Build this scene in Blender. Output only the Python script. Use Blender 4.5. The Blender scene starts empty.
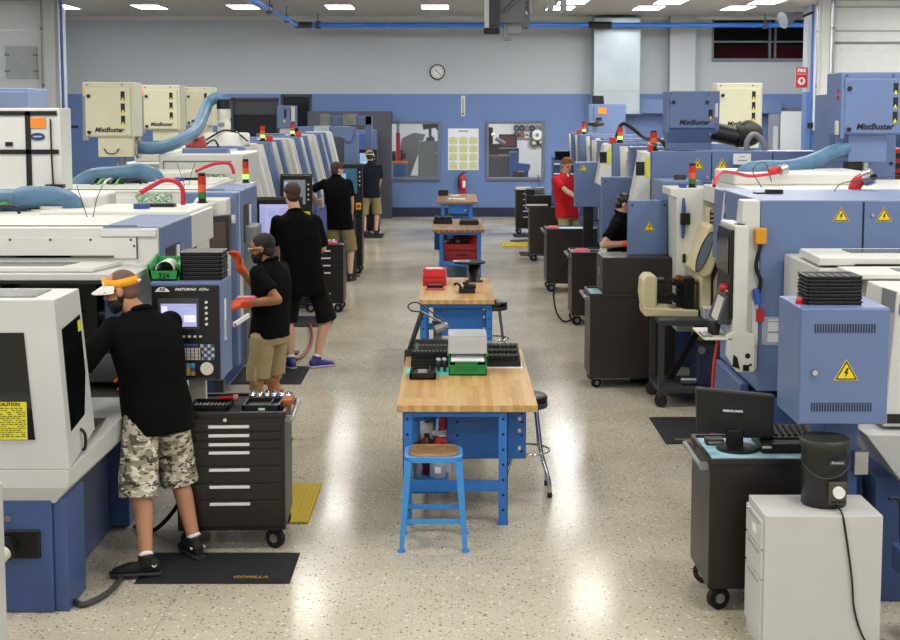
import bpy, math, random
import numpy as np
from mathutils import Vector, Matrix

random.seed(7)
SC = bpy.context.scene
COL = SC.collection
PI = math.pi

# ------------------------------------------------------------------ camera
F, TH, CU, CV, H = 1370.0, math.radians(5.45), 453.0, 242.0, 2.68
_s, _c = math.sin(TH), math.cos(TH)


def pt(u, v, Y):
    """photo pixel (u, v) seen at distance Y -> X, Z in metres"""
    t = (CV - v) / F
    z = Y * (t * _c - _s) / (_c + t * _s)
    d = Y * _c - z * _s
    return (u - CU) * d / F, z + H


def fl(u, v, z=0.0):
    """photo pixel (u, v) on the level z -> X, Y in metres"""
    t = (CV - v) / F
    zz = z - H
    Y = zz * (_c + t * _s) / (t * _c - _s)
    d = Y * _c - zz * _s
    return (u - CU) * d / F, Y


cam_d = bpy.data.cameras.new('camera')
cam = bpy.data.objects.new('camera', cam_d)
COL.objects.link(cam)
cam.location = (0, 0, H)
cam.rotation_euler = (PI / 2 - TH, 0, 0)
cam_d.sensor_width = 36.0
cam_d.lens = F / 900 * 36
cam_d.shift_x = -(CU - 450) / 900
cam_d.shift_y = -(320 - CV) / 900
cam_d.clip_end = 200
SC.camera = cam

# ------------------------------------------------------------------ materials
MATS = {}


def srgb(h):
    h = h.lstrip('#')
    out = []
    for i in (0, 2, 4):
        v = int(h[i:i + 2], 16) / 255
        out.append(v / 12.92 if v <= 0.04045 else ((v + 0.055) / 1.055) ** 2.4)
    return tuple(out) + (1.0,)


def mat(name, hexcol, rough=0.5, metal=0.0, var=0.06, scale=6.0, bump=0.0, bscale=60.0,
        emit=0.0, coat=0.0, spec=0.5, alpha=None, trans=0.0):
    """painted / plastic / metal surface with a little procedural unevenness"""
    if name in MATS:
        return MATS[name]
    m = bpy.data.materials.new(name)
    m.use_nodes = True
    nt = m.node_tree
    b = nt.nodes['Principled BSDF']
    col = srgb(hexcol)
    b.inputs['Roughness'].default_value = rough
    b.inputs['Metallic'].default_value = metal
    b.inputs['Specular IOR Level'].default_value = spec
    b.inputs['Coat Weight'].default_value = coat
    b.inputs['Base Color'].default_value = col
    if trans:
        b.inputs['Transmission Weight'].default_value = trans
    if alpha is not None:
        b.inputs['Alpha'].default_value = alpha
    if emit:
        b.inputs['Emission Color'].default_value = col
        b.inputs['Emission Strength'].default_value = emit
    if var or bump:
        tc = nt.nodes.new('ShaderNodeTexCoord')
        n = nt.nodes.new('ShaderNodeTexNoise')
        n.inputs['Scale'].default_value = scale
        n.inputs['Detail'].default_value = 4
        nt.links.new(tc.outputs['Object'], n.inputs['Vector'])
        if var:
            r = nt.nodes.new('ShaderNodeMapRange')
            r.inputs['From Min'].default_value = 0.3
            r.inputs['From Max'].default_value = 0.7
            r.inputs['To Min'].default_value = 1 - var
            r.inputs['To Max'].default_value = 1 + var
            nt.links.new(n.outputs['Fac'], r.inputs['Value'])
            mx = nt.nodes.new('ShaderNodeVectorMath')
            mx.operation = 'SCALE'
            mx.inputs[0].default_value = col[:3]
            nt.links.new(r.outputs['Result'], mx.inputs['Scale'])
            nt.links.new(mx.outputs['Vector'], b.inputs['Base Color'])
            r2 = nt.nodes.new('ShaderNodeMapRange')
            r2.inputs['To Min'].default_value = max(0.03, rough - 0.08)
            r2.inputs['To Max'].default_value = min(1, rough + 0.08)
            nt.links.new(n.outputs['Fac'], r2.inputs['Value'])
            nt.links.new(r2.outputs['Result'], b.inputs['Roughness'])
        if bump:
            n2 = nt.nodes.new('ShaderNodeTexNoise')
            n2.inputs['Scale'].default_value = bscale
            n2.inputs['Detail'].default_value = 3
            nt.links.new(tc.outputs['Object'], n2.inputs['Vector'])
            bp = nt.nodes.new('ShaderNodeBump')
            bp.inputs['Strength'].default_value = bump
            bp.inputs['Distance'].default_value = 0.02
            nt.links.new(n2.outputs['Fac'], bp.inputs['Height'])
            nt.links.new(bp.outputs['Normal'], b.inputs['Normal'])
    MATS[name] = m
    return m


def nodes_of(name):
    m = bpy.data.materials.new(name)
    m.use_nodes = True
    nt = m.node_tree
    return m, nt, nt.nodes['Principled BSDF']


def ramp(nt, stops, interp='LINEAR'):
    r = nt.nodes.new('ShaderNodeValToRGB')
    r.color_ramp.interpolation = interp
    while len(r.color_ramp.elements) < len(stops):
        r.color_ramp.elements.new(0.5)
    for e, (p, c) in zip(r.color_ramp.elements, stops):
        e.position = p
        e.color = srgb(c) if isinstance(c, str) else c
    return r


def mat_terrazzo():
    m, nt, b = nodes_of('terrazzo')
    L = nt.links.new
    tc = nt.nodes.new('ShaderNodeTexCoord')
    big = nt.nodes.new('ShaderNodeTexNoise'); big.inputs['Scale'].default_value = 0.9; big.inputs['Detail'].default_value = 6
    L(tc.outputs['Object'], big.inputs['Vector'])
    base = ramp(nt, [(0.3, '#b6af9b'), (0.5, '#c2bba8'), (0.7, '#ccc6b4')])
    L(big.outputs['Fac'], base.inputs['Fac'])
    prev = base.outputs['Color']
    for sc_, thr, soft, colr, seed in ((34, 0.15, 0.05, '#5a5246', 0), (60, 0.17, 0.05, '#80755f', 3.1), (26, 0.17, 0.04, '#dfdacd', 7.7), (44, 0.13, 0.04, '#98805e', 5.3)):
        mp = nt.nodes.new('ShaderNodeMapping'); mp.inputs['Location'].default_value = (seed, seed * 2, 0)
        L(tc.outputs['Object'], mp.inputs['Vector'])
        v = nt.nodes.new('ShaderNodeTexVoronoi'); v.inputs['Scale'].default_value = sc_
        L(mp.outputs['Vector'], v.inputs['Vector'])
        # only some cells carry a chip
        sel = nt.nodes.new('ShaderNodeSeparateColor'); L(v.outputs['Color'], sel.inputs['Color'])
        gate = nt.nodes.new('ShaderNodeMath'); gate.operation = 'GREATER_THAN'; gate.inputs[1].default_value = 0.62
        L(sel.outputs['Red'], gate.inputs[0])
        rr = nt.nodes.new('ShaderNodeMapRange')
        rr.inputs['From Min'].default_value = thr + soft + 0.1; rr.inputs['From Max'].default_value = thr
        L(v.outputs['Distance'], rr.inputs['Value'])
        mul = nt.nodes.new('ShaderNodeMath'); mul.operation = 'MULTIPLY'
        L(rr.outputs['Result'], mul.inputs[0]); L(gate.outputs['Value'], mul.inputs[1])
        mx = nt.nodes.new('ShaderNodeMix'); mx.data_type = 'RGBA'
        L(mul.outputs['Value'], mx.inputs['Factor'])
        L(prev, mx.inputs[6]); mx.inputs[7].default_value = srgb(colr)
        prev = mx.outputs[2]
    # thin joints every few metres
    sep = nt.nodes.new('ShaderNodeSeparateXYZ'); L(tc.outputs['Object'], sep.inputs['Vector'])
    jn = None
    for ax, per, off in (('X', 3.6, 1.55), ('Y', 3.6, 1.3)):
        a = nt.nodes.new('ShaderNodeMath'); a.operation = 'ADD'; a.inputs[1].default_value = 100 * per + off; L(sep.outputs[ax], a.inputs[0])
        md = nt.nodes.new('ShaderNodeMath'); md.operation = 'MODULO'; md.inputs[1].default_value = per; L(a.outputs['Value'], md.inputs[0])
        lt = nt.nodes.new('ShaderNodeMath'); lt.operation = 'LESS_THAN'; lt.inputs[1].default_value = 0.008; L(md.outputs['Value'], lt.inputs[0])
        if jn is None:
            jn = lt
        else:
            mxx = nt.nodes.new('ShaderNodeMath'); mxx.operation = 'MAXIMUM'; L(jn.outputs['Value'], mxx.inputs[0]); L(lt.outputs['Value'], mxx.inputs[1]); jn = mxx
    mx = nt.nodes.new('ShaderNodeMix'); mx.data_type = 'RGBA'; mx.inputs[7].default_value = srgb('#a9a292')
    L(jn.outputs['Value'], mx.inputs['Factor']); L(prev, mx.inputs[6])
    L(mx.outputs[2], b.inputs['Base Color'])
    rn = nt.nodes.new('ShaderNodeMapRange'); rn.inputs['To Min'].default_value = 0.09; rn.inputs['To Max'].default_value = 0.2
    L(big.outputs['Fac'], rn.inputs['Value']); L(rn.outputs['Result'], b.inputs['Roughness'])
    b.inputs['Specular IOR Level'].default_value = 0.075
    MATS['terrazzo'] = m
    return m


def mat_wallpaint():
    m, nt, b = nodes_of('two_tone_wall_paint')
    L = nt.links.new
    tc = nt.nodes.new('ShaderNodeTexCoord')
    sep = nt.nodes.new('ShaderNodeSeparateXYZ'); L(tc.outputs['Object'], sep.inputs['Vector'])
    gt = nt.nodes.new('ShaderNodeMath'); gt.operation = 'GREATER_THAN'; gt.inputs[1].default_value = 3.117
    L(sep.outputs['Z'], gt.inputs[0])
    mx = nt.nodes.new('ShaderNodeMix'); mx.data_type = 'RGBA'
    mx.inputs[6].default_value = srgb('#667fb0'); mx.inputs[7].default_value = srgb('#b2b8bc')
    L(gt.outputs['Value'], mx.inputs['Factor'])
    n = nt.nodes.new('ShaderNodeTexNoise'); n.inputs['Scale'].default_value = 90; L(tc.outputs['Object'], n.inputs['Vector'])
    bp = nt.nodes.new('ShaderNodeBump'); bp.inputs['Strength'].default_value = 0.05
    L(n.outputs['Fac'], bp.inputs['Height']); L(bp.outputs['Normal'], b.inputs['Normal'])
    L(mx.outputs[2], b.inputs['Base Color'])
    b.inputs['Roughness'].default_value = 0.55
    return m


def mat_ceiling():
    m, nt, b = nodes_of('ceiling_tiles')
    L = nt.links.new
    tc = nt.nodes.new('ShaderNodeTexCoord')
    br = nt.nodes.new('ShaderNodeTexBrick')
    br.offset = 0.0
    br.inputs['Scale'].default_value = 1.0
    br.inputs['Brick Width'].default_value = 0.61
    br.inputs['Row Height'].default_value = 1.22
    br.inputs['Mortar Size'].default_value = 0.012
    br.inputs['Color1'].default_value = srgb('#bbb7b1'); br.inputs['Color2'].default_value = srgb('#b6b2ab')
    br.inputs['Mortar'].default_value = srgb('#aaa7a3')
    L(tc.outputs['Object'], br.inputs['Vector'])
    L(br.outputs['Color'], b.inputs['Base Color'])
    b.inputs['Roughness'].default_value = 0.9
    return m


def mat_butcher(name, cols):
    m, nt, b = nodes_of(name)
    L = nt.links.new
    tc = nt.nodes.new('ShaderNodeTexCoord')
    mp = nt.nodes.new('ShaderNodeMapping'); mp.inputs['Rotation'].default_value = (0, 0, PI / 2)
    L(tc.outputs['Object'], mp.inputs['Vector'])
    br = nt.nodes.new('ShaderNodeTexBrick'); br.offset = 0.37
    br.inputs['Scale'].default_value = 1; br.inputs['Brick Width'].default_value = 0.62; br.inputs['Row Height'].default_value = 0.042
    br.inputs['Mortar Size'].default_value = 0.0008
    br.inputs['Color1'].default_value = (0, 0, 0, 1); br.inputs['Color2'].default_value = (1, 1, 1, 1); br.inputs['Mortar'].default_value = (0.2, 0.2, 0.2, 1)
    L(mp.outputs['Vector'], br.inputs['Vector'])
    rp = ramp(nt, list(zip((0.0, 0.3, 0.6, 1.0), cols)))
    L(br.outputs['Color'], rp.inputs['Fac'])
    n = nt.nodes.new('ShaderNodeTexNoise'); n.inputs['Scale'].default_value = 1.0; n.inputs['Detail'].default_value = 5
    mp2 = nt.nodes.new('ShaderNodeMapping'); mp2.inputs['Scale'].default_value = (60, 4, 60)
    L(tc.outputs['Object'], mp2.inputs['Vector']); L(mp2.outputs['Vector'], n.inputs['Vector'])
    mx = nt.nodes.new('ShaderNodeMix'); mx.data_type = 'RGBA'; mx.blend_type = 'MULTIPLY'; mx.inputs['Factor'].default_value = 0.5
    r2 = ramp(nt, [(0.3, (0.72, 0.66, 0.58, 1)), (0.7, (1, 1, 1, 1))])
    L(n.outputs['Fac'], r2.inputs['Fac']); L(rp.outputs['Color'], mx.inputs[6]); L(r2.outputs['Color'], mx.inputs[7])
    L(mx.outputs[2], b.inputs['Base Color'])
    b.inputs['Roughness'].default_value = 0.32
    return m


def mat_grain(name, c1, c2, scale=14, rough=0.5):
    m, nt, b = nodes_of(name)
    L = nt.links.new
    tc = nt.nodes.new('ShaderNodeTexCoord')
    w = nt.nodes.new('ShaderNodeTexWave'); w.wave_type = 'RINGS'; w.inputs['Scale'].default_value = scale; w.inputs['Distortion'].default_value = 3.0; w.inputs['Detail'].default_value = 3
    L(tc.outputs['Object'], w.inputs['Vector'])
    r = ramp(nt, [(0.1, c1), (0.9, c2)])
    L(w.outputs['Fac'], r.inputs['Fac']); L(r.outputs['Color'], b.inputs['Base Color'])
    b.inputs['Roughness'].default_value = rough
    MATS[name] = m
    return m


def mat_camo():
    m, nt, b = nodes_of('camouflage_cloth')
    L = nt.links.new
    tc = nt.nodes.new('ShaderNodeTexCoord')
    prev = None
    for i, (sc_, thr, colr) in enumerate(((13, 0.50, '#8f8874'), (16, 0.55, '#5c5447'), (21, 0.60, '#3a342b'), (19, 0.57, '#dedacd'))):
        mp = nt.nodes.new('ShaderNodeMapping'); mp.inputs['Location'].default_value = (i * 3.3, i * 1.7, i * 5.1); mp.inputs['Scale'].default_value = (0.8, 0.8, 1.5)
        L(tc.outputs['Object'], mp.inputs['Vector'])
        n = nt.nodes.new('ShaderNodeTexNoise'); n.inputs['Scale'].default_value = sc_; n.inputs['Detail'].default_value = 2.5; n.inputs['Distortion'].default_value = 0.6
        L(mp.outputs['Vector'], n.inputs['Vector'])
        g = nt.nodes.new('ShaderNodeMath'); g.operation = 'GREATER_THAN'; g.inputs[1].default_value = thr
        L(n.outputs['Fac'], g.inputs[0])
        mx = nt.nodes.new('ShaderNodeMix'); mx.data_type = 'RGBA'
        L(g.outputs['Value'], mx.inputs['Factor'])
        if prev is None:
            mx.inputs[6].default_value = srgb('#bab4a2')
        else:
            L(prev, mx.inputs[6])
        mx.inputs[7].default_value = srgb(colr)
        prev = mx.outputs[2]
    L(prev, b.inputs['Base Color'])
    b.inputs['Roughness'].default_value = 0.9
    MATS['camo'] = m
    return m


def mat_screen(name, c1, c2, strength, sx=5, sy=4):
    """a lit display: blocks of interface in two tints"""
    m, nt, b = nodes_of(name)
    L = nt.links.new
    tc = nt.nodes.new('ShaderNodeTexCoord')
    mp = nt.nodes.new('ShaderNodeMapping'); mp.inputs['Rotation'].default_value = (PI / 2, 0, 0)
    L(tc.outputs['Object'], mp.inputs['Vector'])
    br = nt.nodes.new('ShaderNodeTexBrick'); br.offset = 0.3
    br.inputs['Scale'].default_value = 1
    br.inputs['Brick Width'].default_value = 0.34 / sx * 1.6; br.inputs['Row Height'].default_value = 0.25 / sy
    br.inputs['Mortar Size'].default_value = 0.003
    br.inputs['Color1'].default_value = srgb(c1); br.inputs['Color2'].default_value = srgb(c2); br.inputs['Mortar'].default_value = srgb(c2)
    L(mp.outputs['Vector'], br.inputs['Vector'])
    L(br.outputs['Color'], b.inputs['Emission Color'])
    b.inputs['Base Color'].default_value = (0.02, 0.02, 0.03, 1)
    b.inputs['Emission Strength'].default_value = strength
    b.inputs['Roughness'].default_value = 0.15
    MATS[name] = m
    return m


def mat_hose():
    m, nt, b = nodes_of('blue_ribbed_hose')
    b.inputs['Base Color'].default_value = srgb('#547a9b')
    b.inputs['Roughness'].default_value = 0.45
    L = nt.links.new
    tc = nt.nodes.new('ShaderNodeTexCoord')
    n = nt.nodes.new('ShaderNodeTexNoise'); n.inputs['Scale'].default_value = 9
    L(tc.outputs['Object'], n.inputs['Vector'])
    r = ramp(nt, [(0.3, '#486c8b'), (0.7, '#577d9b')]); L(n.outputs['Fac'], r.inputs['Fac']); L(r.outputs['Color'], b.inputs['Base Color'])
    return m


def mat_mottled(name, stops, scale=8, rough=0.4, metal=0.0, detail=5):
    m, nt, b = nodes_of(name)
    L = nt.links.new
    tc = nt.nodes.new('ShaderNodeTexCoord')
    n = nt.nodes.new('ShaderNodeTexNoise'); n.inputs['Scale'].default_value = scale; n.inputs['Detail'].default_value = detail
    L(tc.outputs['Object'], n.inputs['Vector'])
    r = ramp(nt, stops); L(n.outputs['Fac'], r.inputs['Fac']); L(r.outputs['Color'], b.inputs['Base Color'])
    b.inputs['Roughness'].default_value = rough
    b.inputs['Metallic'].default_value = metal
    MATS[name] = m
    return m


def mat_mat():
    """yellow anti-fatigue grid mat"""
    m, nt, b = nodes_of('yellow_grid_rubber')
    L = nt.links.new
    tc = nt.nodes.new('ShaderNodeTexCoord')
    v = nt.nodes.new('ShaderNodeTexVoronoi'); v.inputs['Scale'].default_value = 30; v.inputs['Randomness'].default_value = 0.15
    L(tc.outputs['Object'], v.inputs['Vector'])
    r = ramp(nt, [(0.25, '#8a7616'), (0.5, '#c4ab2c')]); L(v.outputs['Distance'], r.inputs['Fac']); L(r.outputs['Color'], b.inputs['Base Color'])
    b.inputs['Roughness'].default_value = 0.75
    MATS['yellow_grid'] = m
    return m


M_FLOOR = mat_terrazzo(); M_WALL = mat_wallpaint(); M_CEIL = mat_ceiling(); M_MAPLE = mat_butcher('butcher_block_maple', ('#c2965a', '#cba266', '#d4ae72', '#dcb97f'))
M_MAPLE_WORN = mat_butcher('worn_butcher_block', ('#7d5c38', '#8a6840', '#96744b', '#a38257'))
M_SEATWOOD = mat_grain('worn_seat_wood', '#7a5a34', '#a98a5c', 10, 0.5)
M_CAMO = mat_camo(); M_HOSE = mat_hose(); M_YGRID = mat_mat()
M_SCREEN_LILAC = mat_screen('lilac_screen', '#a5a2d6', '#bdbbe6', 0.95, 3, 2)
M_SCREEN_TEAL = mat_screen('teal_screen', '#3a7690', '#44859c', 0.5, 3, 2)
M_SCREEN_GREY = mat_screen('grey_screen', '#93a4a6', '#9fadac', 0.5, 2, 2)
M_SCREEN_SKY = mat_screen('sky_screen', '#7fb4dc', '#b6d8f0', 1.0)
WHITE = mat('machine_white', '#d6d7d2', 0.38, var=0.03, scale=2.5)
LGREY = mat('machine_light_grey', '#c9cbca', 0.42, var=0.04, scale=2.5)
MGREY = mat('mid_grey_metal', '#8a8d8e', 0.4, 0.3)
DGREY = mat('dark_grey_paint', '#3c3f44', 0.5)
CHAR = mat('charcoal_panel', '#4c4f57', 0.6)
BLUE = mat('machine_blue', '#667ba5', 0.4, var=0.04, scale=2.0)
DBLUE = mat('base_blue', '#445b8c', 0.42, var=0.07, scale=3.0)
PBLUE = mat('pale_blue', '#8da0c8', 0.45, var=0.04)
BLACK = mat('black_plastic', '#0c0c0e', 0.42, var=0.1)
SOFTBLK = mat('black_rubber', '#131315', 0.7, var=0.1)
BLKPAINT = mat('black_brown_paint', '#1d1917', 0.38, var=0.06, scale=3)
CARTBRN = mat('brown_black_powder_coat', '#2b2421', 0.4, var=0.05, scale=3)
DARKIN = mat('dark_interior', '#22231f', 0.5, var=0.3, scale=5)
OLIVE = mat('oily_interior_steel', '#5d5c4c', 0.35, 0.3, var=0.25, scale=4)
GLASSDK = mat('smoked_window', '#0e1012', 0.08, var=0)
CHROME = mat('chrome', '#d8d8da', 0.12, 1.0, var=0)
STEEL = mat('brushed_steel', '#b4b6b8', 0.3, 0.9, var=0.08)
GALV = mat_mottled('galvanised_sheet', [(0.3, '#a3afb6'), (0.5, '#afbbc1'), (0.75, '#bcc7cb')], 1.2, 0.3, 0.6)
CREAM = mat('cream_paint', '#cfcdb2', 0.45, var=0.03)
CREAM2 = mat('comparator_cream', '#d6cba4', 0.45, var=0.04)
BENCHBLUE = mat('bench_blue', '#2f76c4', 0.35, var=0.05)
BENCHDK = mat('bench_blue_drawer', '#2767b4', 0.35, var=0.05)
STOOLBLUE = mat('stool_blue', '#3d8fd6', 0.35, var=0.05)
RED = mat('red_paint', '#c02028', 0.35, var=0.06)
TOOLRED = mat('toolbox_red', '#a8202a', 0.35, var=0.06)
PINK = mat('pink_tray', '#e0647e', 0.5)
ORANGE = mat('orange_plastic', '#e2702a', 0.5)
ORGLOVE = mat('orange_glove', '#e85a1e', 0.55, var=0.06)
YELLOW = mat('warning_yellow', '#f0d21e', 0.45, var=0.02)
PLACARD = mat('placard_yellow', '#dcd52a', 0.5, var=0.05)
GREEN = mat('bin_green', '#1f8f45', 0.4, var=0.05)
LIME = mat('lime_wire', '#4fae3c', 0.5)
TEAL = mat('teal_cloth', '#5fd6cc', 0.8)
PAPER = mat('paper', '#e9eaec', 0.8, var=0.02)
SHEETBLUE = mat_mottled('pale_blue_liner', [(0.3, '#7fb9cf'), (0.5, '#a4d6e6'), (0.7, '#c6e8f0')], 9, 0.6)
PAPERYEL = mat('calendar_tint', '#d4d7a2', 0.8, var=0.03)
NAVY = mat('navy_baseboard', '#1f2740', 0.5)
FRAMEGREY = mat('frame_grey', '#6b717a', 0.45)
PIPEBLUE = mat('air_pipe_blue', '#2f78d8', 0.25, var=0.03)
LAMPRED = mat('lamp_red', '#c8321e', 0.25, var=0)
LAMPORG = mat('lamp_orange', '#e2622a', 0.25, var=0)
LAMPGRN = mat('lamp_green', '#2f7a40', 0.25, var=0)
LAMPGRN_ON = mat('lamp_green_lit', '#a8f06a', 0.25, var=0, emit=1.2)
TUBE_LIT = mat('lit_diffuser', '#fbfcff', 0.5, var=0, emit=20.0)
CLEAR = mat('clear_bin', '#e6eaec', 0.15, var=0, alpha=0.5)
SLEEVE = mat('clear_sleeve', '#e8eef4', 0.1, var=0, alpha=0.25)
WINGLASS = mat('window_glass', '#ffffff', 0.02, var=0, alpha=0.025, spec=0.2)
FILEGREY = mat('filing_cabinet_grey', '#c3c4c2', 0.42, var=0.02)
MATBLK = mat('floor_mat_black', '#1a1b1f', 0.85, var=0.08, bump=0.4, bscale=120)
REDHOSE = mat('red_hose', '#c42638', 0.35)
PALLID = mat('offwhite_plastic', '#d8d6ca', 0.4, var=0.03)
SKIN = mat('skin', '#c08a6c', 0.55, var=0.06, scale=9, spec=0.35)
SKIN2 = mat('skin_pale', '#d3a48c', 0.55, var=0.06, scale=9, spec=0.35)
SKIN3 = mat('skin_tan', '#a8744f', 0.55, var=0.06, scale=9, spec=0.35)
SHIRTBLK = mat('black_cloth', '#0b0b0c', 0.9, var=0.12, scale=12, bump=0.25, bscale=35, spec=0.12)
SHIRTRED = mat('red_cloth', '#c3202c', 0.85, var=0.06, scale=12, bump=0.2, bscale=35, spec=0.25)
SHIRTNAVY = mat('navy_cloth', '#161a2a', 0.85, var=0.12, scale=12, bump=0.25, bscale=35, spec=0.25)
KHAKI = mat('khaki_cloth', '#a2946f', 0.9, var=0.07, scale=10, bump=0.3, bscale=30, spec=0.25)
KHAKI2 = mat('dark_khaki_cloth', '#8f8158', 0.9, var=0.07, scale=10, bump=0.3, bscale=30, spec=0.25)
BLKSHORT = mat('black_shorts_cloth', '#0e0e10', 0.9, var=0.1, scale=10, bump=0.3, bscale=30, spec=0.25)
HAIRDK = mat('hair_dark', '#1c1613', 0.7, var=0.25, scale=60, bump=0.5, bscale=140)
HAIRBR = mat('hair_brown', '#3f2c20', 0.7, var=0.25, scale=60, bump=0.5, bscale=140)
HAIRRD = mat('hair_auburn', '#7a4a2c', 0.7, var=0.25, scale=60, bump=0.5, bscale=140)
STUBBLE = mat('shaved_hair', '#6e5246', 0.75, var=0.15, scale=90, bump=0.3, bscale=200)
VISORYEL = mat('visor_yellow', '#f2a81e', 0.7, var=0.05)
VISORWHT = mat('visor_white', '#ecebe8', 0.7, var=0.03)
CAPTAN = mat('cap_tan', '#b59a84', 0.8, var=0.06)
EYEW = mat('eye_white', '#e8e4de', 0.3, var=0)
IRIS = mat('iris', '#3a2a20', 0.2, var=0)
LIPS = mat('lips', '#a5625a', 0.5, var=0)
INK = mat('ink_black', '#101012', 0.6, var=0)
INKBLUE = mat('ink_blue', '#33508e', 0.6, var=0)
LETTERWHT = mat('letter_white', '#e6e6e8', 0.5, var=0)

# ------------------------------------------------------------------ mesh building


class MB:
    """collects solids and builds ONE mesh object"""

    def __init__(self):
        self.v, self.f, self.s, self.m = [], [], [], []

    def add(self, verts, faces, smooth=False, m=0):
        o = len(self.v)
        self.v += [tuple(p) for p in verts]
        for f in faces:
            self.f.append([i + o for i in f]); self.s.append(smooth); self.m.append(m)
        return self

    def box(self, x0, x1, y0, y1, z0, z1, m=0, rz=0.0):
        x0, x1 = min(x0, x1), max(x0, x1); y0, y1 = min(y0, y1), max(y0, y1); z0, z1 = min(z0, z1), max(z0, z1)
        vs = [(x0, y0, z0), (x1, y0, z0), (x1, y1, z0), (x0, y1, z0), (x0, y0, z1), (x1, y0, z1), (x1, y1, z1), (x0, y1, z1)]
        if rz:
            cx, cy = (x0 + x1) / 2, (y0 + y1) / 2
            c, s = math.cos(rz), math.sin(rz)
            vs = [(cx + (x - cx) * c - (y - cy) * s, cy + (x - cx) * s + (y - cy) * c, z) for x, y, z in vs]
        return self.add(vs, [(0, 3, 2, 1), (4, 5, 6, 7), (0, 1, 5, 4), (1, 2, 6, 5), (2, 3, 7, 6), (3, 0, 4, 7)], False, m)

    def hexa(self, p, m=0):
        """8 corners: bottom 4 counter-clockwise, then top 4"""
        return self.add(p, [(0, 3, 2, 1), (4, 5, 6, 7), (0, 1, 5, 4), (1, 2, 6, 5), (2, 3, 7, 6), (3, 0, 4, 7)], False, m)

    def prism(self, poly, axis, a0, a1, m=0):
        """polygon extruded along an axis; poly in the other two axes (y: (x,z), x: (y,z), z: (x,y))"""
        def P(p, a):
            return (p[0], a, p[1]) if axis == 'y' else (a, p[0], p[1]) if axis == 'x' else (p[0], p[1], a)
        n = len(poly)
        vs = [P(p, a0) for p in poly] + [P(p, a1) for p in poly]
        area = sum(poly[i][0] * poly[(i + 1) % n][1] - poly[(i + 1) % n][0] * poly[i][1] for i in range(n))
        fs = [list(range(n)), list(range(2 * n - 1, n - 1, -1))] + [(i, n + i, n + (i + 1) % n, (i + 1) % n) for i in range(n)]
        flip = (area > 0) == (axis != 'y')
        if a1 < a0:
            flip = not flip
        if flip:
            fs = [list(reversed(f)) for f in fs]
        return self.add(vs, fs, False, m)

    def cyl(self, p0, p1, r0, r1=None, n=16, m=0, caps=True):
        r1 = r0 if r1 is None else r1
        p0, p1 = Vector(p0), Vector(p1)
        d = (p1 - p0).normalized()
        a = Vector((0, 0, 1)) if abs(d.z) < 0.9 else Vector((1, 0, 0))
        u = d.cross(a).normalized(); w = d.cross(u)
        vs = []
        for p, r in ((p0, r0), (p1, r1)):
            for i in range(n):
                t = 2 * PI * i / n
                vs.append(p + (u * math.cos(t) + w * math.sin(t)) * r)
        self.add(vs, [(i, (i + 1) % n, n + (i + 1) % n, n + i) for i in range(n)], True, m)
        if caps:
            self.add(vs[:n], [list(range(n - 1, -1, -1))], False, m); self.add(vs[n:], [list(range(n))], False, m)
        return self

    def tube(self, pts, r, n=8, m=0, sub=6, ribs=0.0, closed_ends=True):
        P = [Vector(p) for p in pts]
        if sub > 1 and len(P) > 2:
            Q = []
            E = [P[0] * 2 - P[1]] + P + [P[-1] * 2 - P[-2]]
            for i in range(1, len(E) - 2):
                for k in range(sub):
                    t = k / sub
                    a, b, c, d = E[i - 1], E[i], E[i + 1], E[i + 2]
                    Q.append(0.5 * ((2 * b) + (c - a) * t + (2 * a - 5 * b + 4 * c - d) * t * t + (3 * b - a - 3 * c + d) * t ** 3))
            Q.append(P[-1]); P = Q
        vs, prev = [], None
        for i, p in enumerate(P):
            d = (P[min(i + 1, len(P) - 1)] - P[max(i - 1, 0)]).normalized()
            if prev is None:
                a = Vector((0, 0, 1)) if abs(d.z) < 0.9 else Vector((1, 0, 0))
                u = d.cross(a).normalized()
            else:
                u = (prev - d * prev.dot(d)).normalized()
            prev = u
            w = d.cross(u)
            rr = r * (1 + ribs * (1 if i % 2 else -1))
            for k in range(n):
                t = 2 * PI * k / n
                vs.append(p + (u * math.cos(t) + w * math.sin(t)) * rr)
        fs = []
        for i in range(len(P) - 1):
            for k in range(n):
                fs.append((i * n + k, i * n + (k + 1) % n, (i + 1) * n + (k + 1) % n, (i + 1) * n + k))
        self.add(vs, fs, True, m)
        if closed_ends:
            self.add(vs[:n], [list(range(n - 1, -1, -1))], False, m); self.add(vs[-n:], [list(range(n))], False, m)
        return self

    def lathe(self, prof, c=(0, 0, 0), n=24, m=0):
        """profile of (radius, z) round the vertical axis through c"""
        vs = []
        for r, z in prof:
            for k in range(n):
                t = 2 * PI * k / n
                vs.append((c[0] + r * math.cos(t), c[1] + r * math.sin(t), c[2] + z))
        fs = [(i * n + k, i * n + (k + 1) % n, (i + 1) * n + (k + 1) % n, (i + 1) * n + k) for i in range(len(prof) - 1) for k in range(n)]
        self.add(vs, fs, True, m)
        self.add(vs[:n], [list(range(n - 1, -1, -1))], False, m); self.add(vs[-n:], [list(range(n))], False, m)
        return self

    def ball(self, c, rx, ry=None, rz=None, n=16, k=10, m=0):
        ry = rx if ry is None else ry; rz = rx if rz is None else rz
        vs = []
        for i in range(k + 1):
            ph = PI * i / k
            for j in range(n):
                t = 2 * PI * j / n
                vs.append((c[0] + rx * math.sin(ph) * math.cos(t), c[1] + ry * math.sin(ph) * math.sin(t), c[2] + rz * math.cos(ph)))
        fs = [(i * n + j, (i + 1) * n + j, (i + 1) * n + (j + 1) % n, i * n + (j + 1) % n) for i in range(k) for j in range(n)]
        return self.add(vs, fs, True, m)

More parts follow.
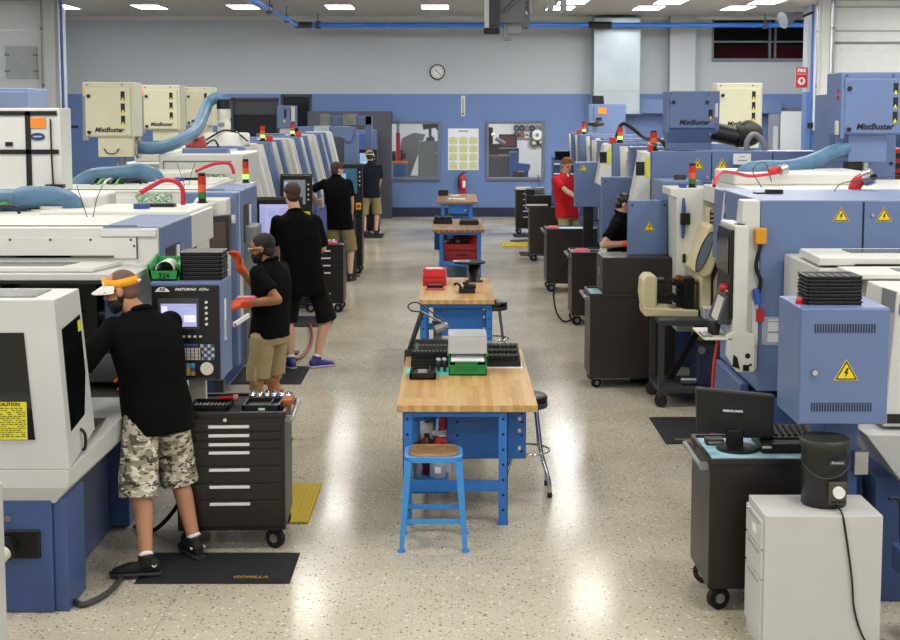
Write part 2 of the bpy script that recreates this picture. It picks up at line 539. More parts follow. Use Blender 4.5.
    def loft(self, secs, n=20, m=0, sq=2.4, smooth=True):
        """sections (centre, side vector, front vector, half width, half depth)"""
        vs = []
        for c, sx, sy, a, b in secs:
            c, sx, sy = Vector(c), Vector(sx).normalized(), Vector(sy).normalized()
            for k in range(n):
                t = 2 * PI * k / n
                ct, st = math.cos(t), math.sin(t)
                e = 2 / sq
                x = math.copysign(abs(ct) ** e, ct) * a; y = math.copysign(abs(st) ** e, st) * b
                vs.append(c + sx * x + sy * y)
        fs = [(i * n + k, i * n + (k + 1) % n, (i + 1) * n + (k + 1) % n, (i + 1) * n + k) for i in range(len(secs) - 1) for k in range(n)]
        self.add(vs, fs, smooth, m)
        self.add(vs[:n], [list(range(n - 1, -1, -1))], False, m); self.add(vs[-n:], [list(range(n))], False, m)
        return self

    def mesh(self, name, mats):
        me = bpy.data.meshes.new(name)
        me.from_pydata(self.v, [], self.f)
        me.polygons.foreach_set('use_smooth', self.s)
        me.polygons.foreach_set('material_index', self.m)
        for mm in (mats if isinstance(mats, (list, tuple)) else [mats]):
            me.materials.append(mm)
        me.update()
        return me

    def build(self, name, mats, parent=None, bevel=0.0, loc=None, rot=None, label=None):
        o = bpy.data.objects.new(name, self.mesh(name, mats))
        COL.objects.link(o)
        if parent is not None:
            o.parent = parent
        if loc is not None:
            o.location = loc
        if rot is not None:
            o.rotation_euler = rot
        if bevel:
            b = o.modifiers.new('bevel', 'BEVEL')
            b.width = bevel; b.segments = 2; b.limit_method = 'ANGLE'; b.angle_limit = math.radians(40)
            b.harden_normals = False
        if label:
            o['label'] = label
        return o


def tag(o, label, cat, group=None, kind=None):
    o['label'] = label; o['category'] = cat
    if group:
        o['group'] = group
    if kind:
        o['kind'] = kind
    return o


def thing(name, label, cat, loc=(0, 0, 0), rz=0.0, group=None):
    o = bpy.data.objects.new(name, None)
    COL.objects.link(o)
    o.empty_display_size = 0.1
    o.location = loc; o.rotation_euler = (0, 0, rz)
    return tag(o, label, cat, group)


def structure(o):
    o['kind'] = 'structure'
    return o


def copy_tree(o, parent=None):
    c = o.copy(); COL.objects.link(c)
    if parent is not None:
        c.parent = parent
    for ch in list(o.children):
        copy_tree(ch, c)
    return c


def lettering(text, size, material, parent, loc, rot=(PI / 2, 0, 0), name='lettering', depth=0.0015, shear=0.0, align='CENTER', stretch=1.0, bold=0.0):
    cu = bpy.data.curves.new(name, 'FONT')
    cu.body = text; cu.size = size; cu.align_x = align; cu.align_y = 'CENTER'; cu.extrude = depth; cu.shear = shear
    cu.resolution_u = 3; cu.offset = bold
    tmp = bpy.data.objects.new(name, cu)
    COL.objects.link(tmp)
    dg = bpy.context.evaluated_depsgraph_get()
    me = bpy.data.meshes.new_from_object(tmp.evaluated_get(dg))
    bpy.data.objects.remove(tmp)
    if stretch != 1.0:
        for v in me.vertices:
            v.co.x *= stretch
    me.materials.clear(); me.materials.append(material)
    o = bpy.data.objects.new(name, me)
    COL.objects.link(o)
    o.parent = parent; o.location = loc; o.rotation_euler = rot
    return o


def warning_triangle(parent, x, y, z, s, facing='-y'):
    """yellow high-voltage triangle with a black border and bolt; s = side length"""
    h = s * 0.866
    t = MB()
    def tri(k, d0, d1, m):
        pts = [(-s / 2 * k, -h / 3 * k), (s / 2 * k, -h / 3 * k), (0, h * 2 / 3 * k)]
        t.prism(pts, 'y', d0, d1, m)
    tri(1.12, -0.001, 0.004, 0); tri(1.0, -0.002, 0.003, 1); tri(0.80, -0.003, 0.002, 0)
    q = s * 0.5
    t.prism([(0.06 * q, 0.52 * q), (-0.22 * q, 0.0), (-0.02 * q, 0.04 * q), (-0.12 * q, -0.34 * q), (0.2 * q, 0.14 * q), (0.02 * q, 0.1 * q), (0.22 * q, 0.5 * q)], 'y', -0.005, -0.001, 1)
    return t.build('warning_triangle', [YELLOW, INK], parent, loc=(x, y, z), rot=(0, 0, 0 if facing == '-y' else -PI / 2))
# ================================================================== the room
ZC = 5.06          # ceiling
YB = 34.9          # face of the back wall
XW = 13.0


def room_box(name, mats, *boxes):
    b = MB()
    for q in boxes:
        b.box(*q)
    return structure(b.build(name, mats))


room_box('floor', M_FLOOR, (-XW, XW, -6, 40, -0.2, 0))
room_box('ceiling', M_CEIL, (-XW, XW, -6, 40, ZC, ZC + 0.2))
room_box('wall_left', M_WALL, (-XW - 0.2, -XW, -6, YB, 0, ZC))
room_box('wall_right', M_WALL, (XW, XW + 0.2, -6, YB, 0, ZC))

# openings of the back wall: x0, x1, z0, z1
WL = (-1.80, -0.32, 0.93, 2.43)
WR = (0.84, 2.33, 0.93, 2.43)
DR = (8.30, 9.30, 0.0, 2.68)
MZ = (6.53, 9.6, 3.92, 4.98)
DK1 = (-5.62, -4.42, 1.3, 3.02)
DK2 = (-4.36, -3.58, 1.3, 3.11)
xs = sorted({-XW, XW} | {v for w in (WL, WR, DR, MZ, DK1, DK2) for v in w[:2]})
zs = sorted({0.0, ZC} | {v for w in (WL, WR, DR, MZ, DK1, DK2) for v in w[2:]})
wb = MB()
for i in range(len(xs) - 1):
    for k in range(len(zs) - 1):
        cx, cz = (xs[i] + xs[i + 1]) / 2, (zs[k] + zs[k + 1]) / 2
        if not any(w[0] < cx < w[1] and w[2] < cz < w[3] for w in (WL, WR, DR, MZ, DK1, DK2)):
            wb.box(xs[i], xs[i + 1], YB, YB + 0.2, zs[k], zs[k + 1])
structure(wb.build('wall_back', M_WALL))

room_box('baseboard_back', NAVY, (-1.55, DR[0], YB - 0.025, YB, 0, 0.235))
room_box('trim_1', WHITE, (-XW, XW, YB - 0.12, YB, ZC - 0.09, ZC))
room_box('trim_2', BLUE, (4.62, 8.25, YB - 0.34, YB, 2.63, 2.98))
room_box('trim_3', M_WALL, (5.42, 6.06, YB - 0.4, YB, 0, ZC))          # boxed-in column on the back wall
room_box('wall_partition', CHAR, (-3.62, -1.55, 34.25, YB, 0, 2.68))

# windows with steel frames and glass
for n, w in ((1, WL), (2, WR)):
    fr = MB(); x0, x1, z0, z1 = w; t = 0.07
    fr.box(x0, x1, YB - 0.05, YB + 0.2, z0, z0 + t); fr.box(x0, x1, YB - 0.05, YB + 0.2, z1 - t, z1)
    fr.box(x0, x0 + t, YB - 0.05, YB + 0.2, z0 + t, z1 - t); fr.box(x1 - t, x1, YB - 0.05, YB + 0.2, z0 + t, z1 - t)
    o = structure(fr.build('window_%d' % n, FRAMEGREY, bevel=0.006))
    structure(MB().box(x0 + t, x1 - t, YB + 0.07, YB + 0.076, z0 + t, z1 - t).build('pane', WINGLASS, o))

# upper mezzanine window, unlit room with a dark red band behind it
fr = MB(); x0, x1, z0, z1 = MZ
fr.box(x0, x1, YB - 0.02, YB + 0.2, z0, z0 + 0.09)
fr.box(x0, x0 + 0.05, YB - 0.02, YB + 0.2, z0 + 0.09, z1); fr.box(x1 - 0.05, x1, YB - 0.02, YB + 0.2, z0 + 0.09, z1)
for xx in (7.98, 8.12):
    fr.box(xx, xx + 0.05, YB + 0.02, YB + 0.1, z0 + 0.09, z1)
fr.box(x0 + 0.05, x1 - 0.05, YB + 0.02, YB + 0.1, 4.41, 4.45)
o = structure(fr.build('window_3', FRAMEGREY))
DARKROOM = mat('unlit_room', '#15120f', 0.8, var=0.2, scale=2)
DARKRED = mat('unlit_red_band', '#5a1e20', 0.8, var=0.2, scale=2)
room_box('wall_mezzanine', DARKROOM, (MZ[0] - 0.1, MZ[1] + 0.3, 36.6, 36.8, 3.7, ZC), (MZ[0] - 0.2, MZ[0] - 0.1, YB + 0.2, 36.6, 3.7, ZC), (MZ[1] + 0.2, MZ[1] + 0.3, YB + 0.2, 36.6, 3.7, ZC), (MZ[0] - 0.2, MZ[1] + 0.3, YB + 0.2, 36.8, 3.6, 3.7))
room_box('trim_4', DARKRED, (MZ[0], MZ[1], 36.45, 36.6, 3.85, 4.42))

# dark glazed bays at the far left
for n, (w, band) in enumerate(((DK1, True), (DK2, False))):
    x0, x1, z0, z1 = w
    fr = MB()
    for q in ((x0, x0 + 0.06, z0, z1), (x1 - 0.06, x1, z0, z1), (x0, x1, z1 - 0.06, z1), (x0, x1, z0, z0 + 0.06)):
        fr.box(q[0], q[1], YB - 0.03, YB + 0.2, q[2], q[3])
    o = structure(fr.build('window_%d' % (4 + n), DGREY))
    structure(MB().box(x0 + 0.06, x1 - 0.06, YB + 0.1, YB + 0.12, z0 + 0.06, z1 - 0.06).build('pane', GLASSDK, o))
    if band:
        structure(MB().box(x0 + 0.06, x1 - 0.06, YB + 0.02, YB + 0.1, z1 - 0.42, z1 - 0.06).build('panel', DGREY, o))

# open doorway at the right with its grey leaf
fr = MB()
fr.box(DR[0] - 0.08, DR[0], YB - 0.05, YB + 0.2, 0, DR[3] + 0.08); fr.box(DR[1], DR[1] + 0.08, YB - 0.05, YB + 0.2, 0, DR[3] + 0.08)
fr.box(DR[0], DR[1], YB - 0.05, YB + 0.2, DR[3], DR[3] + 0.08)
d1 = structure(fr.build('door_1', FRAMEGREY))
leaf = MB().box(7.94, 8.22, YB - 0.3, YB - 0.25, 0.02, 2.66)
lo = structure(leaf.build('leaf', mat('door_leaf_grey', '#8b9097', 0.45), d1, bevel=0.004))
structure(MB().box(8.06, 8.18, YB - 0.31, YB - 0.24, 1.55, 2.3).build('pane', mat('wired_glass', '#c3cbd0', 0.15), d1))
structure(MB().box(8.16, 8.26, YB - 0.36, YB - 0.3, 1.28, 1.34).box(8.2, 8.62, YB - 0.36, YB - 0.33, 1.5, 1.55).build('push_bar', MGREY, d1))

# lit corridor and inspection room behind the wall
room_box('wall_inspection', mat('back_room_white', '#d2d8dc', 0.7, var=0.02), (-5, 11, 39.0, 39.2, 0, 3.4), (-5.2, -5, YB + 0.2, 39.2, 0, 3.4), (10.8, 11, YB + 0.2, 39.2, 0, 3.4),
         (-5, 11, YB + 0.2, 39.2, 3.4, 3.5))

# painted column, steel stanchions
room_box('column_right', M_WALL, (8.03, 8.31, 31.3, 31.7, 0, ZC))
for nm, u0, u1, side in (('column_left', 47, 57.5, -1), ('column_steel', 819.5, 826.5, 1)):
    xa, xb = pt(u0, 60, 29.1)[0], pt(u1, 60, 29.1)[0]
    s = MB(); s.box(xa, xb, 28.9, 28.94, 0, ZC); s.box((xa + xb) / 2 - 0.01, (xa + xb) / 2 + 0.01, 28.94, 29.2, 0, ZC); s.box(xa, xb, 29.2, 29.24, 0, ZC)
    structure(s.build(nm, LGREY))

# ------------------------------------------------------------------ ceiling lights
rows = [(-8.95, 31.0), (-6.92, 31.0), (-4.78, 31.0), (-2.58, 31.0), (-0.41, 31.0),
        (2.47, 31.3), (4.5, 31.3), (6.56, 31.3), (8.6, 31.3), (2.6, 29.5), (4.72, 29.5), (6.82, 29.5)]
lab = ['ceiling light panel farthest left, beside the white air handler', 'ceiling light panel above the cream mist collectors', 'ceiling light panel left of the bend in the blue pipe',
       'ceiling light panel between the pipe bend and the clock', 'ceiling light panel just above the clock', 'ceiling light panel right of the hanging hoist, rear one of its pair',
       'ceiling light panel left of the mezzanine window, rear one of its pair', 'ceiling light panel over the mezzanine window, rear one of its pair', 'ceiling light panel touching the painted column at right',
       'ceiling light panel right of the hanging hoist, nearer one of its pair', 'ceiling light panel left of the mezzanine window, nearer one of its pair', 'ceiling light panel over the mezzanine window, nearer one of its pair']
for (x, y), l in zip(rows, lab):
    t = thing('ceiling_light', l, 'ceiling light', (x, y, ZC), group='recessed ceiling light panels')
    f = MB()
    f.box(-0.33, 0.33, -0.03, 0, -0.02, 0.0); f.box(-0.33, 0.33, 1.22, 1.25, -0.02, 0.0); f.box(-0.33, -0.3, 0, 1.22, -0.02, 0); f.box(0.3, 0.33, 0, 1.22, -0.02, 0)
    f.build('frame', WHITE, t)
    MB().box(-0.3, 0.3, 0, 1.22, -0.012, -0.004).build('diffuser', TUBE_LIT, t)

# the rest of the lamps of the hall (above and behind the frame)
LAMP_W = 62.0
def troffer(x, y, p=LAMP_W, col=(1.0, 0.97, 0.92)):
    l = bpy.data.lights.new('ceiling_lamp', 'AREA')
    l.shape = 'RECTANGLE'; l.size = 0.61; l.size_y = 1.22; l.energy = p; l.color = col
    o = bpy.data.objects.new('ceiling_lamp', l); COL.objects.link(o)
    o.location = (x, y, ZC - 0.03)
    return o


for y in (-3.0, 1.5, 6.0, 11.0, 16.0, 21.2, 26.2):
    for x in (-10.5, -6.9, -4.7, -2.35, 2.2, 4.4, 6.5, 10.5):
        troffer(x, y, LAMP_W * (1.0 if y < 20 else 1.75 if x > 4 else 0.6 if x < -4 else 1.0))
for x in (-3.5, 0.5, 3.5, 9.0):
    o = troffer(x, 37.2, 70); o.location.z = 3.38

# ------------------------------------------------------------------ things on the back wall
x, z = pt(437.5, 72, YB)
t = thing('wall_clock', 'round black-rimmed wall clock high on the grey back wall', 'clock', (x, YB, z))
MB().cyl((0, 0, 0), (0, -0.05, 0), 0.195, n=32).build('rim', BLACK, t, bevel=0.008)
MB().cyl((0, -0.05, 0), (0, -0.054, 0), 0.165, n=32).build('dial', mat('dial_white', '#d8d8d4', 0.5), t)
hm = MB()
for k in range(12):
    a = k * PI / 6
    hm.box(0.135 * math.sin(a) - 0.008, 0.135 * math.sin(a) + 0.008, -0.057, -0.054, 0.135 * math.cos(a) - 0.014, 0.135 * math.cos(a) + 0.014)
hm.build('hour_marks', INK, t)
MB().cyl((0, -0.058, 0), (0.10, -0.058, -0.09), 0.007, n=6).build('minute_hand', INK, t)
MB().cyl((0, -0.06, 0), (-0.05, -0.06, 0.06), 0.009, n=6).build('hour_hand', INK, t)

x, z = pt(463, 106, YB)
t = thing('thermometer', 'narrow white wall thermometer above the year calendar', 'thermometer', (x, YB, z))
MB().box(-0.055, 0.055, -0.02, 0, -0.26, 0.26).build('backboard', PALLID, t, bevel=0.01)
MB().box(-0.012, 0.012, -0.03, -0.02, -0.18, 0.18).build('glass_tube', mat('thermo_grey', '#8a7f86', 0.3), t)
MB().ball((0, -0.03, -0.2), 0.025).build('bulb', INK, t)

x0, z1 = pt(448, 128.5, YB); x1, z0 = pt(478.5, 170, YB)
t = thing('year_calendar', 'large white year planner poster hanging between the two windows', 'calendar', ((x0 + x1) / 2, YB - 0.002, z0))
w, h = x1 - x0, z1 - z0
MB().box(-w / 2, w / 2, -0.012, 0, 0, h).build('sheet', PAPER, t)
mm = MB()
for i in range(3):
    for k in range(4):
        cx = (-0.33 + 0.33 * i) * w; cz = h * (0.1 + 0.2 * k)
        mm.box(cx - 0.14 * w, cx + 0.14 * w, -0.015, -0.012, cz - 0.075 * h, cz + 0.085 * h)
mm.build('month_blocks', PAPERYEL, t)
mm = MB()
for i in range(3):
    for k in range(4):
        cx = (-0.33 + 0.33 * i) * w; cz = h * (0.1 + 0.2 * k)
        mm.box(cx - 0.07 * w, cx + 0.07 * w, -0.016, -0.012, cz + 0.088 * h, cz + 0.096 * h)
        for r in range(4):
            mm.box(cx - 0.12 * w, cx + 0.12 * w, -0.0165, -0.015, cz - 0.055 * h + r * 0.033 * h, cz - 0.052 * h + r * 0.033 * h)
mm.box(-0.16 * w, 0.16 * w, -0.016, -0.012, 0.925 * h, 0.95 * h)
mm.build('print', mat('print_grey', '#70747a', 0.7), t)

x, z0 = pt(462.5, 193, YB); z1 = pt(462, 172, YB)[1]
t = thing('fire_extinguisher', 'red fire extinguisher hung on the blue wall below the calendar', 'fire extinguisher', (x, YB, z0))
hh = z1 - z0
MB().lathe([(0.05, 0), (0.085, 0.02), (0.085, hh * 0.72), (0.06, hh * 0.82), (0.03, hh * 0.86), (0.03, hh * 0.9)], (0, -0.11, 0), 20).build('cylinder', RED, t)
MB().box(-0.02, 0.02, -0.15, -0.07, hh * 0.9, hh * 0.97).box(-0.015, 0.09, -0.13, -0.09, hh * 0.95, hh).build('valve', BLACK, t, bevel=0.006)
MB().tube([(0.02, -0.12, hh * 0.92), (-0.09, -0.12, hh * 0.85), (-0.11, -0.13, hh * 0.5), (-0.095, -0.14, hh * 0.3)], 0.014).build('hose', BLACK, t)
MB().box(0.0, 0.075, -0.198, -0.17, hh * 0.28, hh * 0.6).build('instruction_label', PAPER, t)
MB().box(-0.05, 0.05, -0.03, 0, 0.1, hh * 0.8).build('bracket', STEEL, t)

# metal duct on the back wall
x0, z1 = pt(593.5, 18, 34.5); x1, z0 = pt(638.5, 114, 34.5)
t = thing('sheet_metal_duct', 'shiny galvanised duct running down the back wall at right', 'duct', (0, 0, z0))
MB().box(x0, x1, 34.3, YB - 0.002, 0, z1 - z0).build('duct_body', GALV, t, bevel=0.01)
hgt = z1 - z0
for q in (0.0, hgt * 0.24, hgt * 0.86):
    MB().box(x0 - 0.02, x1 + 0.02, 34.28, YB - 0.002, q, q + 0.03).build('seam_flange', STEEL, t)

# fire sign on the painted column
x, z = pt(801.5, 77.5, 31.29)
t = thing('fire_sign', 'red FIRE EXTINGUISHER sign on the white painted column', 'sign', (x, 31.29, z))
wd, hg = 0.30, 0.46
MB().box(-wd / 2, wd / 2, -0.012, 0, -hg / 2, hg / 2).build('plate', mat('sign_red', '#b81f2c', 0.5, var=0), t)
e = MB()
for k in range(9):
    zz = -hg / 2 + (k + 0.5) * hg / 9
    e.box(-wd / 2, -wd / 2 + 0.014, -0.015, -0.012, zz - 0.013, zz + 0.013); e.box(wd / 2 - 0.014, wd / 2, -0.015, -0.012, zz - 0.013, zz + 0.013)
e.build('dashed_border', LETTERWHT, t)
lettering('FIRE', 0.105, LETTERWHT, t, (0, -0.014, 0.155), bold=0.004)
lettering('EXTINGUISHER', 0.032, LETTERWHT, t, (0, -0.014, 0.075))
MB().cyl((0, -0.012, -0.08), (0, -0.016, -0.08), 0.085, n=24).build('emblem', LETTERWHT, t)
MB().prism([(0, -0.015), (-0.05, -0.075), (-0.02, -0.075), (-0.02, -0.13), (0.02, -0.13), (0.02, -0.075), (0.05, -0.075)], 'y', -0.018, -0.015).build('arrow', mat('sign_red', '#b81f2c'), t)

# blue compressed-air pipe under the ceiling
pa = pt(298, 25, 33.8); pb = pt(803, 24.5, 33.8)
t = thing('air_pipe', 'long blue compressed-air pipe under the ceiling with a bend at left', 'pipe', (0, 0, 0))
zz = pa[1]
MB().cyl((pa[0], 33.8, zz), (pb[0], 33.8, zz), 0.06, n=12).build('cross_run', PIPEBLUE, t)
MB().cyl((pa[0], 33.8, zz), (pa[0], 20.0, zz), 0.06, n=12).build('aisle_run', PIPEBLUE, t)
MB().ball((pa[0], 33.8, zz), 0.085).cyl((pa[0], 33.8, zz), (pa[0] + 0.35, 33.8, zz), 0.075, n=12).cyl((pa[0], 33.8, zz), (pa[0], 33.45, zz), 0.075, n=12).build('elbow', DGREY, t)
cpx = pt(600, 25, 33.8)[0]
MB().cyl((cpx - 0.28, 33.8, zz), (cpx + 0.28, 33.8, zz), 0.085, n=12).build('coupling', BLACK, t)
for (hx, hy) in ((pt(318, 25, 33.8)[0], 33.8), (pt(525, 25, 33.8)[0], 33.8), (pt(765, 25, 33.8)[0], 33.8), (pa[0], 31.5), (pa[0], 28.6)):
    MB().cyl((hx, hy, zz - 0.09), (hx, hy, zz + 0.09), 0.07, n=10).cyl((hx, hy, zz), (hx, hy, ZC), 0.012, n=6).build('hanger', DGREY, t)

for nm, u, Y, ln, lb in (('vertical_air_pipe', 60.5, 28.6, 0, 'thin blue air pipe dropping vertically beside the white left column'), ('vertical_air_pipe', 813.5, 31.0, 0, 'thin blue air pipe dropping vertically on the right painted column')):
    xx = pt(u, 0, Y)[0]
    t = thing(nm, lb, 'pipe', (xx, Y, 0))
    MB().cyl((0, 0, 0.0), (0, 0, ZC), 0.03, n=10).build('pipe', mat('drop_pipe_blue', '#3a68b4', 0.3), t)
    MB().cyl((0, 0, 2.3), (0, 0, 2.42), 0.07, n=10).box(-0.02, 0.3, -0.02, 0.02, 2.33, 2.39).build('clamp', BLACK, t)

# white air handlers behind the side aisles
def air_handler(label, x0, x1, y, lines, door=None, dark=()):
    t = thing('air_handler', label, 'air handler', ((x0 + x1) / 2, y, 0))
    w = x1 - x0
    MB().box(-w / 2, w / 2, 0, 1.6, 2.25, ZC - 0.03).box(-w / 2, -w / 2 + 0.1, 0, 0.1, 0, 2.25).box(w / 2 - 0.1, w / 2, 0, 0.1, 0, 2.25).build('casing', mat('air_handler_white', '#e8ecee', 0.4, 0.1, var=0.03), t)
    s = MB()
    for z in lines:
        s.box(-w / 2, w / 2, -0.02, 0, z - 0.02, z + 0.02)
    s.build('panel_seams', mat('seam_bright', '#e8ecee', 0.3, 0.2), t)
    s = MB()
    for z in dark:
        s.box(-w / 2, w / 2, -0.012, 0, z - 0.02, z + 0.02)
    if dark:
        s.build('dark_seams', mat('seam_dark', '#b4b9bc', 0.4), t)
    if door:
        a, b, c, d = door
        cx = (x0 + x1) / 2
        dd = MB().box(a - cx, b - cx, -0.04, 0, c, d).build('access_door', mat('air_handler_grey', '#b9c2c4', 0.4, 0.1), t, bevel=0.01)
        hd = MB()
        for q in (0.25, 0.75):
            for xx in (a - cx + 0.03, b - cx - 0.03):
                hd.box(xx - 0.05, xx + 0.05, -0.06, -0.04, c + (d - c) * q - 0.02, c + (d - c) * q + 0.02)
        hd.build('latch', MGREY, dd)
    return t


YA = 29.5
zz = [pt(20, v, YA)[1] for v in (5, 30, 44, 80, 104)]
da, dz1 = pt(6, 47, YA); db, dz0 = pt(38, 79, YA)
air_handler('white panelled air handler with access door at the far left', -12.9, pt(45, 40, YA)[0], YA, zz, (da, db, dz0, dz1))
zz = [pt(860, v, YA)[1] for v in (50,)]
air_handler('white panelled air handler above the blue mist collector at far right', pt(833, 40, YA)[0], 12.9, YA, zz, None, [pt(860, v, YA)[1] for v in (7, 31, 42.5, 43.5)])
for (u, w, lb, Y) in ((42.5, 3.0, 'grey conduit beside the left white steel column', 29.4), (829, 2.6, 'grey conduit beside the right steel column, left one', 29.4), (833.5, 2.2, 'grey conduit at the edge of the right air handler', 29.3), (817.5, 1.8, 'slim grey conduit next to the right blue drop pipe', 30.4)):
    xx = pt(u, 40, Y)[0]
    t = thing('conduit', lb, 'conduit', (xx, Y, 0))
    r = w * Y / F / 2
    MB().cyl((0, 0, 0), (0, 0, ZC), r, n=10).build('tube', STEEL, t)
    b_ = MB()
    for z in (2.0, 3.2, 4.4):
        b_.cyl((0, 0, z), (0, 0, z + 0.06), r * 1.35, n=10)
    b_.build('straps', MGREY, t)
# horn loudspeaker on the painted column
x, z = pt(795, 16, 30.8)
t = thing('horn_speaker', 'grey horn loudspeaker near ceiling beside the painted column', 'loudspeaker', (x, 30.8, z))
MB().cyl((-0.3, -0.12, -0.1), (0.0, 0, 0), 0.19, 0.08, 20).cyl((0.0, 0, 0), (0.15, 0.05, 0.02), 0.09, 0.07, 16).build('horn', mat('horn_grey', '#5a5e63', 0.6), t)
MB().cyl((0.2, 0.05, 0), (0.45, 0.2, 0.1), 0.03, n=8).build('bracket', BLACK, t)

# hoist hanging over the aisle
Yh = 19.0
x0, zb = pt(487.5, 26, Yh); x1 = pt(500, 26, Yh)[0]
t = thing('overhead_hoist', 'dark box with a steel bracket and hook hanging from the ceiling', 'hoist', (x0, Yh, zb))
w = x1 - x0
MB().box(0.02, w, 0, 0.5, 0, 1.05).build('housing', mat('hoist_black', '#3a3a3e', 0.5), t, bevel=0.01)
MB().box(-0.03, 0.02, -0.02, 0.5, -0.02, 1.07).build('side_plate', LGREY, t)
MB().box(w, w + 0.35, 0.05, 0.09, 0.05, 0.6).box(w + 0.05, w + 0.42, 0.3, 0.34, 0.0, 0.55).cyl((w, 0.2, 0.3), (w + 0.4, 0.2, 0.3), 0.05, n=10).cyl((w + 0.1, 0.1, 0.5), (w + 0.36, 0.1, 0.15), 0.03, n=8).cyl((w + 0.06, 0.02, 0.2), (w + 0.36, 0.02, 0.5), 0.025, n=8).build('frame', mat('hoist_grey', '#6b6d70', 0.45, 0.4), t)
hk = MB(); hk.box(w + 0.05, w + 0.1, 0.16, 0.2, -0.16, 0.1); hk.box(w + 0.05, w + 0.16, 0.16, 0.2, -0.19, -0.15); hk.box(w + 0.1, w + 0.3, 0.16, 0.22, -0.1, 0.16)
hk.build('hook', MGREY, t, bevel=0.01)
MB().box(-0.22 + w, w, 0.14, 0.24, -0.1, -0.02).build('clamp', BLACK, t, bevel=0.01)
MB().cyl((0.08, 0.25, 1.05), (0.08, 0.25, ZC - zb), 0.02, n=8).cyl((0.14, 0.25, 1.05), (0.14, 0.25, ZC - zb), 0.02, n=8).build('hanger_rods', STEEL, t)
x, z = pt(540, 4, 21)
t = thing('cable_tray', 'bundle of grey conduits and boxes hanging right of the hoist', 'cable tray', (x, 21, z))
bb = MB()
for k, xx in enumerate((-0.3, -0.1, 0.15, 0.35)):
    bb.box(xx, xx + 0.06, 0, 0.6, -0.08 - 0.03 * (k % 2), 0.2)
bb.box(-0.35, 0.45, 0.1, 0.14, 0.1, 0.14)
bb.build('channels', MGREY, t)
MB().cyl((-0.2, 0.3, 0.1), (-0.2, 0.3, ZC - z), 0.015, n=6).cyl((0.3, 0.3, 0.1), (0.3, 0.3, ZC - z), 0.015, n=6).build('hanger_rods', STEEL, t)

# ------------------------------------------------------------------ inspection room seen through the windows
Yi = 36.9
x, z = pt(398, 126, Yi)
t = thing('red_post', 'red and chrome post seen through the left window', 'post', (x, Yi, 0))
MB().cyl((0, 0, 0), (0, 0, 2.1), 0.06, n=12).build('red_tube', RED, t)
MB().cyl((0, 0, 2.1), (0, 0, 3.38), 0.045, n=12).build('steel_tube', STEEL, t)
xc = pt(430, 160, Yi)[0]
t = thing('grey_cabinet', 'tall grey-green steel cabinet behind the left window', 'cabinet', (xc, Yi, 0))
CABG = mat('grey_green_cabinet', '#a3aa9f', 0.5, var=0.03)
MB().box(-0.32, 0.5, 0, 0.5, 0, 1.88).build('body', CABG, t, bevel=0.01)
MB().box(-0.3, 0.48, -0.02, 0, 0.05, 1.83).build('door', CABG, t, bevel=0.006)
MB().box(0.34, 0.38, -0.05, -0.02, 0.95, 1.2).build('handle', BLACK, t)
MB().box(0.1, 0.3, -0.022, -0.02, 1.55, 1.58).build('name_plate', PALLID, t)
t = thing('projector_lens', 'dark optical head on top of the grey-green cabinet', 'instrument', (xc, Yi, 1.88))
MB().box(-0.1, 0.12, 0.1, 0.3, 0, 0.1).box(-0.04, 0.04, 0.15, 0.25, 0.1, 0.36).cyl((-0.2, 0.2, 0.42), (0.35, 0.2, 0.5), 0.12, n=14).cyl((0.2, 0.05, 0.4), (0.45, 0.05, 0.25), 0.09, n=12).build('head', mat('scope_grey', '#7a7b7d', 0.4, 0.3), t)
MB().ball((0.02, 0.0, 0.12), 0.05).build('knob', BLUE, t)
xb_ = pt(410, 160, 37.6)[0]
XCV = xb_
t = thing('chip_conveyor', 'slanted grey chip conveyor behind the left window', 'conveyor', (xb_, 37.6, 0))
MB().prism([(-0.45, 0.9), (0.0, 0.9), (0.42, 2.05), (0.1, 2.1), (-0.22, 1.95)], 'y', 0, 0.5).build('incline', mat('conveyor_grey', '#8a8b90', 0.45, 0.2), t, bevel=0.01)
MB().box(-0.5, 0.3, 0, 0.5, 0.0, 0.9).build('base', mat('conveyor_blue', '#2d5470', 0.5), t, bevel=0.01)
MB().ball((-0.42, -0.12, 1.4), 0.22, 0.16, 0.2).ball((-0.25, -0.14, 1.5), 0.16, 0.14, 0.14).build('drive_motor', BLACK, t)
t = thing('blue_drum', 'blue drum with orange rim seen in the left window corner', 'drum', (pt(400, 170, 36.4)[0], 36.4, 0))
MB().lathe([(0.2, 0.0), (0.21, 0.7), (0.2, 1.35)], n=20).build('drum', mat('drum_blue', '#2c5d8a', 0.45), t)
MB().lathe([(0.215, 1.3), (0.215, 1.36)], n=20).build('rim', ORANGE, t)

